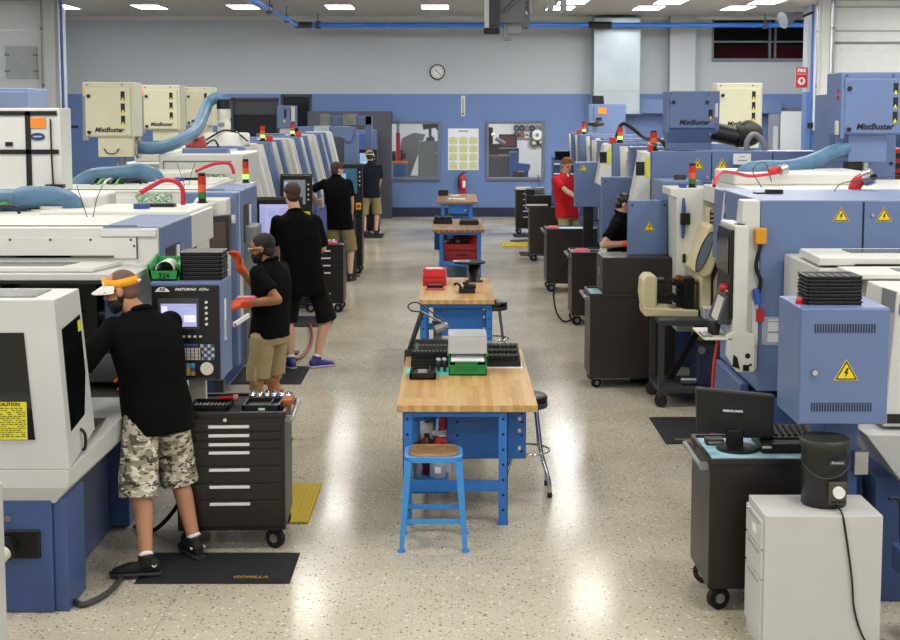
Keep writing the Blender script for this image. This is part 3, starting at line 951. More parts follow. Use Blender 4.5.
# right window: bench, blue shop press, gear board
xg0, zg1 = pt(514, 124, 38.95); xg1, zg0 = pt(545, 139, 38.95)
t = thing('gear_board', 'grey wall board of round gears seen through right window', 'display board', ((xg0 + xg1) / 2, 38.99, zg0))
w, h = xg1 - xg0, zg1 - zg0
MB().box(-w / 2, w / 2, -0.03, 0, 0, h).build('board', mat('board_grey', '#a4a8a8', 0.5), t)
gcol = [DGREY, DGREY, MGREY, DGREY, MGREY, MGREY, DGREY, mat('copper_gear', '#a06a4c', 0.4, 0.4), PALLID, DGREY, mat('bright_dial', '#f4f4f4', 0.4, var=0), PALLID]
k = 0
for r in range(2):
    for i in range(6):
        cx = -w / 2 + (i + 0.5) * w / 6; cz = h * (0.72 - 0.44 * r)
        rr = 0.15 if (r == 1 and i == 4) else 0.09
        g = MB(); g.cyl((cx, -0.05 - (0.02 if rr > 0.1 else 0), cz), (cx, -0.03, cz), rr, n=20)
        o = g.build('gear', gcol[k], t); k += 1
        MB().cyl((cx, -0.075 - (0.02 if rr > 0.1 else 0), cz), (cx, -0.05, cz), rr * 0.3, n=10).build('hub', BLACK if gcol[k - 1] in (PALLID,) else STEEL, o)
for u, v, l in ((534, 143, 'left'), (541, 142, 'right')):
    x, z = pt(u, v, 38.95)
    t = thing('wall_gear', 'round dark gear hung below the gear board, %s one' % l, 'gear', (x, 38.99, z), group='gears below the gear board')
    MB().cyl((0, 0, 0), (0, -0.05, 0), 0.14 if l == 'left' else 0.12, n=20).build('rim', mat('old_brass', '#7d7763', 0.4, 0.5) if l == 'left' else DGREY, t)
    MB().cyl((0, -0.05, 0), (0, -0.08, 0), 0.05, n=12).build('hub', PALLID, t)
xa = pt(490, 165, 37.0)[0]; xb2 = pt(509, 165, 37.0)[0]
t = thing('grey_workbench', 'dark grey bench seen through right window', 'workbench', ((xa + xb2) / 2, 37.0, 0))
MB().box(-0.35, 0.3, 0, 0.7, 0, 1.45).build('body', mat('bench_grey', '#5b5e60', 0.5), t, bevel=0.01)
MB().box(-0.38, 0.33, -0.03, 0.73, 1.45, 1.5).build('top', mat('bench_top', '#7b7770', 0.5), t)
t = thing('bench_instrument', 'black instrument with knobs on the dark grey bench', 'instrument', ((xa + xb2) / 2 - 0.15, 37.2, 1.5))
MB().box(-0.18, 0.15, 0, 0.3, 0, 0.3).box(-0.15, -0.02, 0.1, 0.25, 0.3, 0.75).build('body', BLACK, t, bevel=0.02)
MB().cyl((0.05, -0.05, 0.45), (0.3, -0.05, 0.3), 0.06, n=10).build('arm', MGREY, t)
MB().ball((-0.02, -0.03, 0.55), 0.05).build('lamp', PAPER, t)
t = thing('red_black_monitor', 'small black monitor with reddish screen behind right window', 'monitor', (pt(508, 152, 37.8)[0], 37.8, 0))
MB().box(-0.25, 0.25, 0, 0.1, 1.68, 2.05).build('case', BLACK, t, bevel=0.02)
MB().box(-0.2, 0.2, -0.01, 0, 1.74, 2.0).build('screen', mat('dull_red_screen', '#5a2a30', 0.3), t)
MB().box(-0.3, 0.3, 0, 0.5, 1.3, 1.66).box(-0.28, 0.28, 0.05, 0.45, 0, 1.3).build('stand', BLACK, t)
xp = pt(513, 165, 36.6)[0]
t = thing('blue_shop_press', 'bright blue L-shaped machine on legs behind right window', 'machine', (xp, 36.6, 0))
SHOPB = mat('shop_press_blue', '#2a62a8', 0.4)
MB().prism([(-0.08, 1.08), (0.42, 1.08), (0.46, 1.18), (0.46, 1.27), (0.16, 1.3), (0.13, 1.6), (-0.08, 1.6)], 'y', 0, 0.5).build('body', SHOPB, t, bevel=0.015)
for dx in (-0.08, 0.34):
    for dy in (0.0, 0.42):
        MB().box(dx, dx + 0.07, dy, dy + 0.07, 0, 1.1).build('leg', SHOPB, t)
MB().box(-0.02, 0.36, 0.05, 0.45, 0.92, 1.05).build('shelf', BLACK, t)
# ================================================================== the benches down the aisle
TZ = 0.80   # bench top


def bench(label, x0, x1, y0, y1, drawer=None, shelf=None, lx=None, wood=None):
    """maple-topped bench: legs, rails, apron, optional drawer unit (x0, x1, y depth, z0) and lower shelf"""
    cx, w, d = (x0 + x1) / 2, x1 - x0, y1 - y0
    t = thing('workbench', label, 'workbench', (cx, y0, 0), group='maple-topped blue benches')
    MB().box(-w / 2, w / 2, 0, d, TZ - 0.045, TZ).build('bench_top', wood or M_MAPLE, t, bevel=0.004)
    la, lb = (lx[0] - cx, lx[1] - cx) if lx else (-w / 2 + 0.07, w / 2 - 0.08)
    for yy in (0.04, d - 0.12):
        for xx in (la, lb):
            sg = 1 if xx < 0 else -1
            l = MB()
            l.box(xx - 0.03, xx + 0.03, yy, yy + 0.005, 0.0, TZ - 0.045)
            l.box(xx - sg * 0.03, xx - sg * 0.025, yy, yy + 0.06, 0.0, TZ - 0.045)
            l.box(xx - 0.035, xx + 0.035, yy - 0.005, yy + 0.065, 0, 0.012)
            lo = l.build('leg', BENCHBLUE, t)
            for k in range(7 if y0 < 16 and yy < 1 else 0):
                zq = 0.1 + k * 0.1
                MB().cyl((xx, yy - 0.002, zq), (xx, yy + 0.001, zq), 0.009, n=8).build('bolt_hole', INK, lo)
    MB().box(la - 0.03, lb + 0.03, 0.045, 0.06, TZ - 0.085, TZ - 0.045).box(la - 0.03, lb + 0.03, d - 0.08, d - 0.065, TZ - 0.085, TZ - 0.045).box(la - 0.02, la, 0.1, d - 0.1, TZ - 0.085, TZ - 0.045).box(lb, lb + 0.02, 0.1, d - 0.1, TZ - 0.085, TZ - 0.045).build('apron', BENCHBLUE, t)
    MB().box(la, lb, 0.045, 0.075, 0.22, 0.29).build('stretcher', BENCHBLUE, t); MB().box(la, lb, d - 0.1, d - 0.07, 0.22, 0.29).build('stretcher', BENCHBLUE, t)
    if shelf:
        MB().box(la - 0.02, shelf - cx, 0.08, d - 0.1, 0.25, 0.275).box(la - 0.02, shelf - cx, 0.07, 0.085, 0.2, 0.275).build('lower_shelf', BENCHDK, t, bevel=0.003)
    if drawer:
        a, b, ya, yb, z0 = drawer
        bo = MB().box(a - cx, b - cx, ya, yb, z0, TZ - 0.047).build('drawer_unit', BENCHDK, t, bevel=0.004)
        h = MB()
        for xx in (a - cx + 0.07, b - cx - 0.03):
            for zq in (z0 + 0.05, z0 + 0.16, z0 + 0.25, z0 + 0.31):
                h.cyl((xx, ya - 0.003, zq), (xx, ya + 0.002, zq), 0.009, n=8)
        h.build('screw', INK, bo)
        h = MB()
        for zq in (z0 + 0.06, z0 + 0.18, z0 + 0.26):
            h.box(b - cx - 0.055, b - cx - 0.035, ya - 0.002, ya + 0.001, zq, zq + 0.025)
        h.build('slot', PALLID, bo)
        h = MB()
        h.cyl((b - cx, ya + 0.2, TZ - 0.12), (b - cx + 0.02, ya + 0.2, TZ - 0.12), 0.02, n=10); h.cyl((b - cx, ya + 0.4, TZ - 0.25), (b - cx + 0.02, ya + 0.4, TZ - 0.25), 0.02, n=10)
        h.build('knob', BLACK, bo)
    return t


bench('nearest maple-topped blue workbench in the middle aisle, green bin on it', -0.362, 0.545, 8.66, 10.76, (-0.04, 0.49, 0.35, 0.9, TZ - 0.44), -0.03, (-0.295, 0.325))
bench('second maple-topped workbench from the camera, red box on its left', -0.343, 0.415, 13.6, 15.45, (-0.2, 0.36, 0.1, 0.8, TZ - 0.38), None, (-0.3, 0.365))
bench('third maple-topped workbench, red tool chest on its lower shelf', -0.33, 0.505, 21.75, 24.0, None, 0.45, (-0.19, 0.42), M_MAPLE_WORN)
bench('farthest maple-topped workbench, below the fire extinguisher', -0.34, 0.52, 28.5, 31.3, (-0.1, 0.3, 0.05, 0.6, TZ - 0.25), None, (-0.22, 0.38), M_MAPLE_WORN)

# ------------------------------------------------------------------ stools
t = thing('work_stool', 'blue steel stool with a worn wooden seat before the nearest bench', 'stool', (-0.12, 8.33, 0))
SH = 0.585
MB().loft([((0, 0, SH - 0.035), (1, 0, 0), (0, 1, 0), 0.178, 0.165), ((0, 0, SH - 0.005), (1, 0, 0), (0, 1, 0), 0.18, 0.167), ((0, 0, SH), (1, 0, 0), (0, 1, 0), 0.17, 0.158)], n=32, sq=5, smooth=False).build('seat_pan', STOOLBLUE, t)
MB().loft([((0, 0, SH), (1, 0, 0), (0, 1, 0), 0.155, 0.145), ((0, 0, SH + 0.008), (1, 0, 0), (0, 1, 0), 0.152, 0.142)], n=32, sq=5, smooth=False).build('seat', M_SEATWOOD, t)
for sx in (-1, 1):
    for sy in (-1, 1):
        l = MB()
        x0, y0, x1, y1 = sx * 0.155, sy * 0.14, sx * 0.19, sy * 0.175
        p = []
        for (zz, xx, yy) in ((0.0, x1 + sx * 0.005, y1), (SH - 0.03, x0, y0)):
            hw = 0.014 if zz == 0 else 0.022
            p += [(xx - hw, yy - hw, zz), (xx + hw, yy - hw, zz), (xx + hw, yy + hw, zz), (xx - hw, yy + hw, zz)]
        l.hexa(p)
        lo = l.build('leg', STOOLBLUE, t)
        MB().cyl((x1 + sx * 0.005, y1, 0.0), (x1 + sx * 0.005, y1, 0.015), 0.023, n=12).build('foot', STOOLBLUE, lo)
for q in ((-0.165, 0.165, -0.165, -0.155, 0.17, 0.2), (-0.165, 0.165, 0.155, 0.165, 0.17, 0.2), (-0.175, -0.165, -0.16, 0.16, 0.21, 0.24), (0.165, 0.175, -0.16, 0.16, 0.21, 0.24)):
    MB().box(*q).build('stretcher', STOOLBLUE, t)


def bar_stool(label, x, y, h=0.70):
    t = thing('bar_stool', label, 'stool', (x, y, 0))
    MB().lathe([(0.13, h - 0.09), (0.145, h - 0.08), (0.15, h - 0.02), (0.138, h - 0.002), (0.07, h)], n=28).build('seat', BLACK, t)
    MB().lathe([(0.147, h - 0.09), (0.151, h - 0.085), (0.151, h - 0.06), (0.148, h - 0.055)], n=28).build('seat_band', DGREY, t)
    for k in range(4):
        a = PI / 4 + k * PI / 2
        ca, sa = math.cos(a), math.sin(a)
        lo = MB().tube([(0.09 * ca, 0.09 * sa, h - 0.07), (0.12 * ca, 0.12 * sa, h - 0.25), (0.15 * ca, 0.15 * sa, 0.28), (0.215 * ca, 0.215 * sa, 0.12), (0.225 * ca, 0.225 * sa, 0.0)], 0.015, n=10).build('leg', CHROME, t)
        MB().cyl((0.225 * ca, 0.225 * sa, 0), (0.225 * ca, 0.225 * sa, 0.035), 0.018, n=10).build('foot', BLACK, lo)
    ring = [(0.165 * math.cos(q * PI / 12), 0.165 * math.sin(q * PI / 12), 0.3) for q in range(25)]
    MB().tube(ring, 0.009, n=8, sub=1).build('foot_ring', CHROME, t)
    return t


bar_stool('black round stool on chrome legs, tucked beside the nearest bench', 0.515, 9.5, 0.70)
bar_stool('black round stool on chrome legs, beside the second bench', 0.42, 14.25, 0.70)

# ------------------------------------------------------------------ on the nearest bench


def open_tray(mb, x0, x1, y0, y1, z0, h, wall=0.008, m=0):
    mb.box(x0, x1, y0, y1, z0, z0 + 0.006, m)
    mb.box(x0, x1, y0, y0 + wall, z0, z0 + h, m); mb.box(x0, x1, y1 - wall, y1, z0, z0 + h, m)
    mb.box(x0, x0 + wall, y0, y1, z0, z0 + h, m); mb.box(x1 - wall, x1, y0, y1, z0, z0 + h, m)
    return mb


def stack_bin(t, w, d, h, material, name='bin_body'):
    """hopper-front parts bin, open front facing -y, base at z = 0"""
    b = MB()
    b.box(-w / 2, w / 2, 0, d, 0, 0.008)
    b.box(-w / 2, w / 2, d - 0.006, d, 0, h)
    for sx in (-1, 1):
        b.prism([(0.0, 0.0), (d, 0.0), (d, h), (d * 0.35, h), (0.0, h * 0.55)], 'x', sx * w / 2, sx * (w / 2 - 0.006))
        b.box(sx * w / 2, sx * (w / 2 + 0.012), d * 0.3, d, h - 0.012, h)
    b.box(-w / 2, w / 2, 0, 0.006, 0, h * 0.55)
    b.box(-w / 2 - 0.006, w / 2 + 0.006, -0.008, 0.004, h * 0.5, h * 0.58)
    return b.build(name, material, t)


Z0 = TZ
t = thing('parts_bin', 'green plastic parts bin standing on the nearest bench', 'bin', (0.105, 9.66, Z0))
stack_bin(t, 0.27, 0.42, 0.13, GREEN)
MB().box(-0.09, 0.07, -0.004, 0.0, 0.03, 0.1).build('label_recess_shade', mat('bin_green_shaded', '#1a7c3b', 0.4), t)  # raised panel in darker green, a recess's shade put into its colour
MB().box(-0.12, 0.12, 0.02, 0.38, 0.095, 0.105).build('card_insert', PAPER, t)
t = thing('clear_bin', 'clear plastic bin of small dark parts, stacked over the green bin', 'bin', (0.105, 9.78, Z0 + 0.135))
b = MB(); open_tray(b, -0.14, 0.14, 0, 0.32, 0, 0.13, 0.006)
b.box(-0.14, 0.14, 0.0, 0.30, 0.125, 0.13)
b.build('bin_body', CLEAR, t)
r = random.Random(3); b = MB()
for k in range(40):
    b.box(*(lambda x, y, z: (x, x + 0.025, y, y + 0.03, z, z + 0.02))(r.uniform(-0.12, 0.1), r.uniform(0.02, 0.26), r.uniform(0.008, 0.035)), rz=r.uniform(0, 3))
o = b.build('small_parts', DGREY, t); o['kind'] = 'stuff'

t = thing('tool_tray', 'black ribbed rack tray at the back left of the nearest bench', 'tray', (-0.17, 9.98, Z0))
b = MB(); open_tray(b, -0.14, 0.15, 0, 0.55, 0, 0.05)
b.build('tray', BLACK, t)
for k in range(2):
    b = MB(); y = 0.06 + k * 0.26
    b.box(-0.14, 0.15, y, y + 0.16, 0.05, 0.10); b.prism([(y, 0.10), (y + 0.16, 0.10), (y + 0.16, 0.13), (y + 0.1, 0.13)], 'x', -0.13, 0.14)
    o = b.build('slotted_block', BLACK, t)
    g = MB()
    for i in range(9):
        g.box(-0.12 + i * 0.028, -0.108 + i * 0.028, y + 0.005, y + 0.03, 0.10, 0.112)
    g.build('ridge', MGREY, o)
MB().cyl((-0.1, 0.1, 0.1), (-0.1, 0.1, 0.16), 0.012, n=10).build('pin', STEEL, t)
t = thing('small_black_tray', 'shallow black tray lying on a teal cloth, nearest bench', 'tray', (-0.205, 9.5, Z0 + 0.005))
b = MB(); open_tray(b, -0.1, 0.085, 0, 0.26, 0, 0.04, 0.014); b.box(-0.08, 0.07, 0.02, 0.24, 0.02, 0.026); b.build('tray', BLACK, t)
MB().box(-0.045, 0.02, 0.06, 0.2, 0.026, 0.034).build('steel_blank', MGREY, t); MB().box(0.035, 0.042, 0.04, 0.22, 0.026, 0.05).build('divider', BLACK, t)
t = tag(MB().box(-0.34, -0.03, 9.66, 9.92, Z0, Z0 + 0.004).build('shop_cloth', TEAL), 'teal cloth spread under the small black tray', 'cloth')
for k, x in enumerate((-0.075, -0.03)):
    t = thing('machined_pin', 'small steel headed pin on the teal cloth, %s' % ('left one of the two' if k == 0 else 'right one of the two'), 'pin', (x - 0.03, 9.8, Z0 + 0.004))
    MB().lathe([(0.012, 0), (0.012, 0.05), (0.018, 0.055), (0.018, 0.075), (0.01, 0.08)], n=14).build('shank', DGREY, t)
    MB().lathe([(0.02, 0.08), (0.02, 0.095), (0.01, 0.1)], n=14).build('head', STEEL, t)
t = thing('insert_rack', 'black slotted rack on a white sheet, nearest bench right side', 'rack', (0.36, 9.98, Z0 + 0.003))
for k in range(3):
    b = MB(); y = k * 0.17
    b.box(-0.13, 0.14, y, y + 0.15, 0, 0.04 + 0.01 * k); b.prism([(y, 0.04 + 0.01 * k), (y + 0.15, 0.04 + 0.01 * k), (y + 0.15, 0.07 + 0.01 * k)], 'x', -0.13, 0.14)
    o = b.build('step', BLACK, t)
    g = MB()
    for i in range(8):
        g.box(-0.12 + i * 0.032, -0.102 + i * 0.032, y + 0.02, y + 0.12, 0.05 + 0.01 * k, 0.078 + 0.01 * k)
    g.build('ridge', SOFTBLK, o)
for i in range(4):
    MB().cyl((-0.1 + i * 0.022, 0.5, 0.06), (-0.1 + i * 0.022, 0.5, 0.11), 0.006, n=8).build('peg', PALLID, t)
tag(MB().box(0.235, 0.515, 9.93, 10.5, Z0, Z0 + 0.003).build('paper_sheet', PAPER), 'white sheet under the black slotted rack', 'paper')

# magnifier lamp on the back left corner
t = thing('bench_lamp', 'grey articulated bench lamp clamped to the nearest bench', 'lamp', (-0.345, 10.45, Z0))
MB().box(-0.03, 0.03, -0.03, 0.03, -0.08, 0.05).build('clamp', DGREY, t, bevel=0.006)
MB().cyl((0, 0, 0.04), (0.1, 0.02, 0.34), 0.014, n=10).cyl((0.02, 0.03, 0.04), (0.12, 0.05, 0.34), 0.007, n=8).build('lower_arm', DGREY, t)
MB().tube([(0.1, 0.02, 0.34), (0.02, 0.02, 0.35), (0.0, 0.03, 0.39), (0.06, 0.05, 0.41), (0.14, 0.07, 0.36), (0.29, 0.1, 0.24)], 0.006, n=8).build('cable', DGREY, t)
MB().cyl((0.1, 0.03, 0.34), (0.29, 0.1, 0.23), 0.008, n=8).build('upper_arm', MGREY, t)
MB().cyl((0.21, 0.08, 0.19), (0.28, 0.1, 0.22), 0.035, 0.026, n=18).ball((0.28, 0.1, 0.22), 0.03).build('lamp_head', mat('lamp_head_grey', '#9da0a2', 0.35, 0.3), t)
t = thing('black_gauge', 'dark cylindrical gauge standing behind the black racks', 'gauge', (-0.12, 10.62, Z0))
MB().lathe([(0.05, 0), (0.05, 0.1), (0.035, 0.11), (0.035, 0.2), (0.045, 0.21), (0.045, 0.25)], n=18).build('column', DGREY, t)
MB().lathe([(0.055, 0.0), (0.055, 0.02)], n=18).build('base', BLACK, t)

# ------------------------------------------------------------------ on the shelf of the nearest bench
ZS = 0.276
def bottle(label, x, y, kind):
    t = thing({'spray': 'spray_bottle', 'can': 'aerosol_can', 'roll': 'paper_towel_roll', 'jug': 'jug'}[kind], label, {'spray': 'bottle', 'can': 'can', 'roll': 'paper roll', 'jug': 'jug'}[kind], (x, y, ZS))
    return t


t = bottle('clear spray bottle of blue fluid on the nearest bench shelf', -0.1, 8.86, 'spray')
MB().lathe([(0.05, 0), (0.055, 0.01), (0.055, 0.12), (0.05, 0.15), (0.02, 0.19), (0.018, 0.21)], n=18).build('bottle', CLEAR, t)
MB().lathe([(0.047, 0.003), (0.05, 0.012), (0.05, 0.1)], n=18).build('fluid', mat('blue_fluid', '#20348c', 0.2), t)
MB().lathe([(0.024, 0.205), (0.024, 0.235)], n=14).box(-0.015, 0.06, -0.015, 0.015, 0.235, 0.265).build('trigger', RED, t)
MB().box(-0.02, 0.02, -0.058, -0.05, 0.04, 0.08).build('hazard_label', PAPER, t)
t = bottle('silver aerosol can at the left of the bench shelf', -0.235, 8.84, 'can')
MB().lathe([(0.032, 0), (0.033, 0.01), (0.033, 0.17), (0.025, 0.19), (0.012, 0.2)], n=18).build('can', STEEL, t)
MB().lathe([(0.02, 0.2), (0.02, 0.235), (0.015, 0.24)], n=14).build('cap', BLACK, t)
MB().lathe([(0.0335, 0.05), (0.0335, 0.13)], n=18).build('label', mat('can_label', '#7d8086', 0.4), t)
t = bottle('dark red and black can behind the silver aerosol', -0.175, 8.95, 'can')
MB().lathe([(0.036, 0), (0.037, 0.22), (0.02, 0.25)], n=18).build('can', mat('can_darkred', '#5a1c20', 0.4), t)
MB().lathe([(0.018, 0.25), (0.018, 0.27)], n=12).build('cap', BLACK, t)
t = thing('carton', 'pale blue and white box at the right end of the bench shelf', 'box', (-0.035, 8.98, ZS))
MB().box(-0.03, 0.03, 0, 0.2, 0, 0.2).build('carton', mat('carton_blue', '#3c70a8', 0.6), t, bevel=0.003)
MB().box(-0.025, 0.025, -0.002, 0, 0.0, 0.06).build('label', PAPER, t)
t = thing('storage_box', 'blue storage tub at the back of the bench shelf', 'tub', (-0.21, 9.25, ZS))
MB().box(-0.09, 0.09, 0, 0.3, 0, 0.36).build('tub', STOOLBLUE, t, bevel=0.01)
MB().box(-0.1, 0.1, -0.01, 0.31, 0.30, 0.34).build('rim', BENCHBLUE, t, bevel=0.006)
t = thing('paper_towel_roll', 'white paper towel roll standing on the bench shelf crate', 'paper roll', (-0.175, 9.1, ZS + 0.2))
MB().lathe([(0.02, 0), (0.046, 0.0), (0.046, 0.115), (0.02, 0.115)], n=22).build('roll', mat('roll_paper', '#d3d6da', 0.9), t)
MB().lathe([(0.02, 0.113), (0.02, 0.118)], n=14).build('core', DGREY, t)
t = thing('crate', 'dark crate under the paper towel roll on the shelf', 'crate', (-0.13, 9.12, ZS))
MB().box(-0.11, 0.1, -0.06, 0.1, 0, 0.2).build('crate', mat('crate_dark', '#3a2d30', 0.6), t, bevel=0.008)
t = thing('paper_towel_roll', 'grey paper roll lying on top of the blue storage tub', 'paper roll', (-0.2, 9.35, ZS + 0.36))
MB().cyl((-0.09, 0, 0.05), (0.09, 0, 0.05), 0.05, n=18).build('roll', mat('roll_grey', '#a7adb3', 0.9), t)
t = thing('squeeze_bottle', 'pink-red bottle standing on the dark shelf crate', 'bottle', (-0.06, 9.12, ZS + 0.2))
MB().lathe([(0.035, 0), (0.037, 0.05), (0.037, 0.13), (0.028, 0.16), (0.02, 0.2), (0.02, 0.22)], n=16).build('bottle', mat('pinkred', '#c83a5c', 0.4), t)
t = thing('rag', 'crumpled white rag in front of the pink-red bottle', 'rag', (-0.07, 9.07, ZS + 0.2))
b = MB(); r = random.Random(5)
for k in range(6):
    b.ball((r.uniform(-0.05, 0.04), r.uniform(-0.01, 0.02), 0.025 + r.uniform(0, 0.02)), 0.035, 0.02, 0.022, 10, 6)
b.build('rag', PAPER, t)
t = thing('dark_jug', 'dark brown jug at the right of the shelf crate', 'jug', (0.0, 9.3, ZS))
MB().lathe([(0.06, 0), (0.065, 0.3), (0.05, 0.4), (0.025, 0.44), (0.025, 0.47)], n=18).build('jug', mat('dark_jug', '#3c2a2c', 0.4), t)
MB().tube([(0.03, 0, 0.44), (0.075, 0, 0.42), (0.065, 0, 0.32)], 0.008, n=6).build('grip', BLACK, t)

# ------------------------------------------------------------------ on the second bench
t = thing('red_tool_box', 'small red box with white labels on the second bench', 'box', (-0.2, 14.7, TZ))
MB().prism([(0.0, 0.0), (0.34, 0.0), (0.34, 0.17), (0.1, 0.17), (0.0, 0.11)], 'x', -0.125, 0.125).build('case', RED, t, bevel=0.005)
MB().box(-0.09, 0.09, 0.1, 0.14, 0.171, 0.173).box(-0.1, 0.08, 0.2, 0.27, 0.171, 0.173).build('white_label', PAPER, t)
MB().box(-0.13, 0.13, -0.01, 0.0, 0.05, 0.075).build('lid_lip', mat('red_lip', '#c83a44', 0.35), t)
t = thing('pink_tray', 'pink tray with a black caliper in front of the red box', 'tray', (-0.19, 14.35, TZ))
b = MB(); open_tray(b, -0.09, 0.09, 0, 0.14, 0, 0.02); b.build('tray', PINK, t)
MB().box(-0.085, 0.085, 0.06, 0.13, 0.007, 0.045).build('case', BLACK, t, bevel=0.004)
MB().box(-0.07, 0.07, 0.1, 0.108, 0.045, 0.05).build('blade', STEEL, t)
t = thing('black_fixture', 'black clamp fixture on the second bench, front right', 'fixture', (0.13, 14.08, TZ))
MB().box(-0.07, 0.1, 0, 0.16, 0, 0.05).box(-0.02, 0.11, 0.02, 0.14, 0.05, 0.085).cyl((0.0, 0.08, 0.085), (0.0, 0.08, 0.11), 0.03, n=14).build('body', BLACK, t, bevel=0.006)
MB().tube([(-0.05, 0.05, 0.04), (-0.06, 0.05, 0.08), (-0.1, 0.05, 0.1), (-0.115, 0.05, 0.08)], 0.012, n=8).build('clamp_arm', BLACK, t)
t = thing('spool_stand', 'black spool with a wide round top on the second bench', 'spool', (0.235, 15.1, TZ))
MB().lathe([(0.1, 0), (0.1, 0.012), (0.065, 0.02), (0.065, 0.2), (0.05, 0.205)], n=24).build('spindle', BLACK, t)
MB().cyl((-0.05, 0, 0.205), (-0.05, 0, 0.225), 0.175, n=30).build('round_top', SOFTBLK, t, bevel=0.004)
MB().lathe([(0.06, 0.226), (0.1, 0.226), (0.1, 0.232), (0.06, 0.232)], (-0.14, 0, 0), 20).build('ring', STEEL, t)

# ------------------------------------------------------------------ on and under the third bench
t = thing('parts_rack', 'low black parts rack at the back left of the third bench', 'rack', (-0.2, 22.9, TZ))
b = MB(); open_tray(b, -0.13, 0.19, 0, 0.6, 0, 0.06, 0.012); b.build('tray', BLACK, t)
for k in range(3):
    MB().box(-0.11 + k * 0.1, -0.04 + k * 0.1, 0.1, 0.45, 0.01, 0.11).build('block', SOFTBLK, t, bevel=0.008)
t = thing('parts_rack', 'low black parts rack at the right of the third bench', 'rack', (0.27, 22.7, TZ))
b = MB(); open_tray(b, -0.16, 0.16, 0, 0.5, 0, 0.05, 0.012); b.build('tray', BLACK, t)
MB().box(-0.14, 0.14, 0.05, 0.42, 0.01, 0.07).build('block', SOFTBLK, t, bevel=0.008)
t = thing('tool_chest', 'red tool chest on the lower shelf of the third bench', 'tool chest', (0.14, 21.95, 0.276))
MB().box(-0.28, 0.28, 0, 0.9, 0, 0.16).build('lower_case', TOOLRED, t, bevel=0.006)
MB().box(-0.28, 0.26, 0.05, 0.9, 0.165, 0.27).build('upper_case', TOOLRED, t, bevel=0.006)
MB().box(-0.08, 0.08, -0.012, 0, 0.09, 0.11).build('handle', BLACK, t)
t = thing('tool_chest', 'second red chest standing behind the shelf tool chest', 'tool chest', (0.2, 22.95, 0.276))
MB().box(-0.2, 0.22, 0, 0.5, 0, 0.4).build('case', TOOLRED, t, bevel=0.006)
MB().box(-0.1, 0.1, -0.01, 0, 0.3, 0.32).build('handle', BLACK, t)
t = thing('steel_parts', 'cluster of steel rings lying on the red tool chest', 'machine part', (0.02, 22.1, 0.548))
for k in range(4):
    MB().lathe([(0.03, 0), (0.045, 0.0), (0.045, 0.05 + 0.02 * (k % 2)), (0.03, 0.05 + 0.02 * (k % 2))], (-0.12 + k * 0.09, 0.1 + 0.05 * (k % 2), 0), 14).build('ring', (STEEL, DGREY)[k % 2], t)
t = thing('blue_drawer_box', 'dark blue drawer box hung under the third bench, left rear', 'drawer', (-0.2, 23.2, 0.33))
MB().box(-0.12, 0.1, 0, 0.5, 0, 0.4).build('box', mat('drawer_navy', '#244a84', 0.4), t, bevel=0.006)
MB().box(-0.06, 0.06, -0.01, 0, 0.28, 0.3).build('pull', STEEL, t)
t = thing('waste_bin', 'dark blue tub standing beyond the third bench', 'bin', (0.02, 26.0, 0))
MB().lathe([(0.24, 0), (0.27, 0.5), (0.28, 0.52)], n=20).build('tub', mat('tub_navy', '#23406c', 0.4), t)
MB().lathe([(0.285, 0.5), (0.285, 0.53)], n=20).build('rim', BENCHDK, t)
# on the farthest bench
t = thing('black_box', 'small black case at the left of the farthest bench', 'case', (-0.22, 30.6, TZ))
MB().box(-0.11, 0.11, 0, 0.3, 0, 0.12).build('case', BLACK, t, bevel=0.01)
MB().box(-0.11, 0.11, -0.004, 0, 0.075, 0.08).build('lid_line', DGREY, t)
for k, (x, y, rz, l) in enumerate(((0.05, 30.7, 0.05, 'rear one'), (0.0, 29.6, -0.1, 'front one'), (0.18, 29.5, 0.12, 'right one'))):
    tag(MB().box(-0.1, 0.1, -0.14, 0.14, 0, 0.003).build('paper_sheet', PAPER, loc=(x, y, TZ), rot=(0, 0, rz)), 'white paper lying on the farthest bench, %s of the three' % l, 'paper', group='papers on the farthest bench')
# ================================================================== machines


def signal_tower(parent, x, y, z, h=0.30, r=0.032, lit=True):
    o = MB().cyl((0, 0, 0), (0, 0, h * 0.16), r * 0.95, n=14).cyl((0, 0, -0.02), (0, 0, 0.01), r * 1.3, n=14).cyl((0, 0, h * 0.9), (0, 0, h), r * 0.9, n=14).cyl((0, 0, 0), (0, 0, h * 0.95), r * 0.5, n=10).build('signal_tower', BLACK, parent, loc=(x, y, z))
    for k, (m, a, b) in enumerate(((LAMPGRN_ON if lit else LAMPGRN, 0.16, 0.36), (LAMPORG, 0.37, 0.62), (LAMPRED, 0.63, 0.9))):
        MB().cyl((0, 0, h * a), (0, 0, h * b), r, n=14).build('lamp', m, o)
    return o


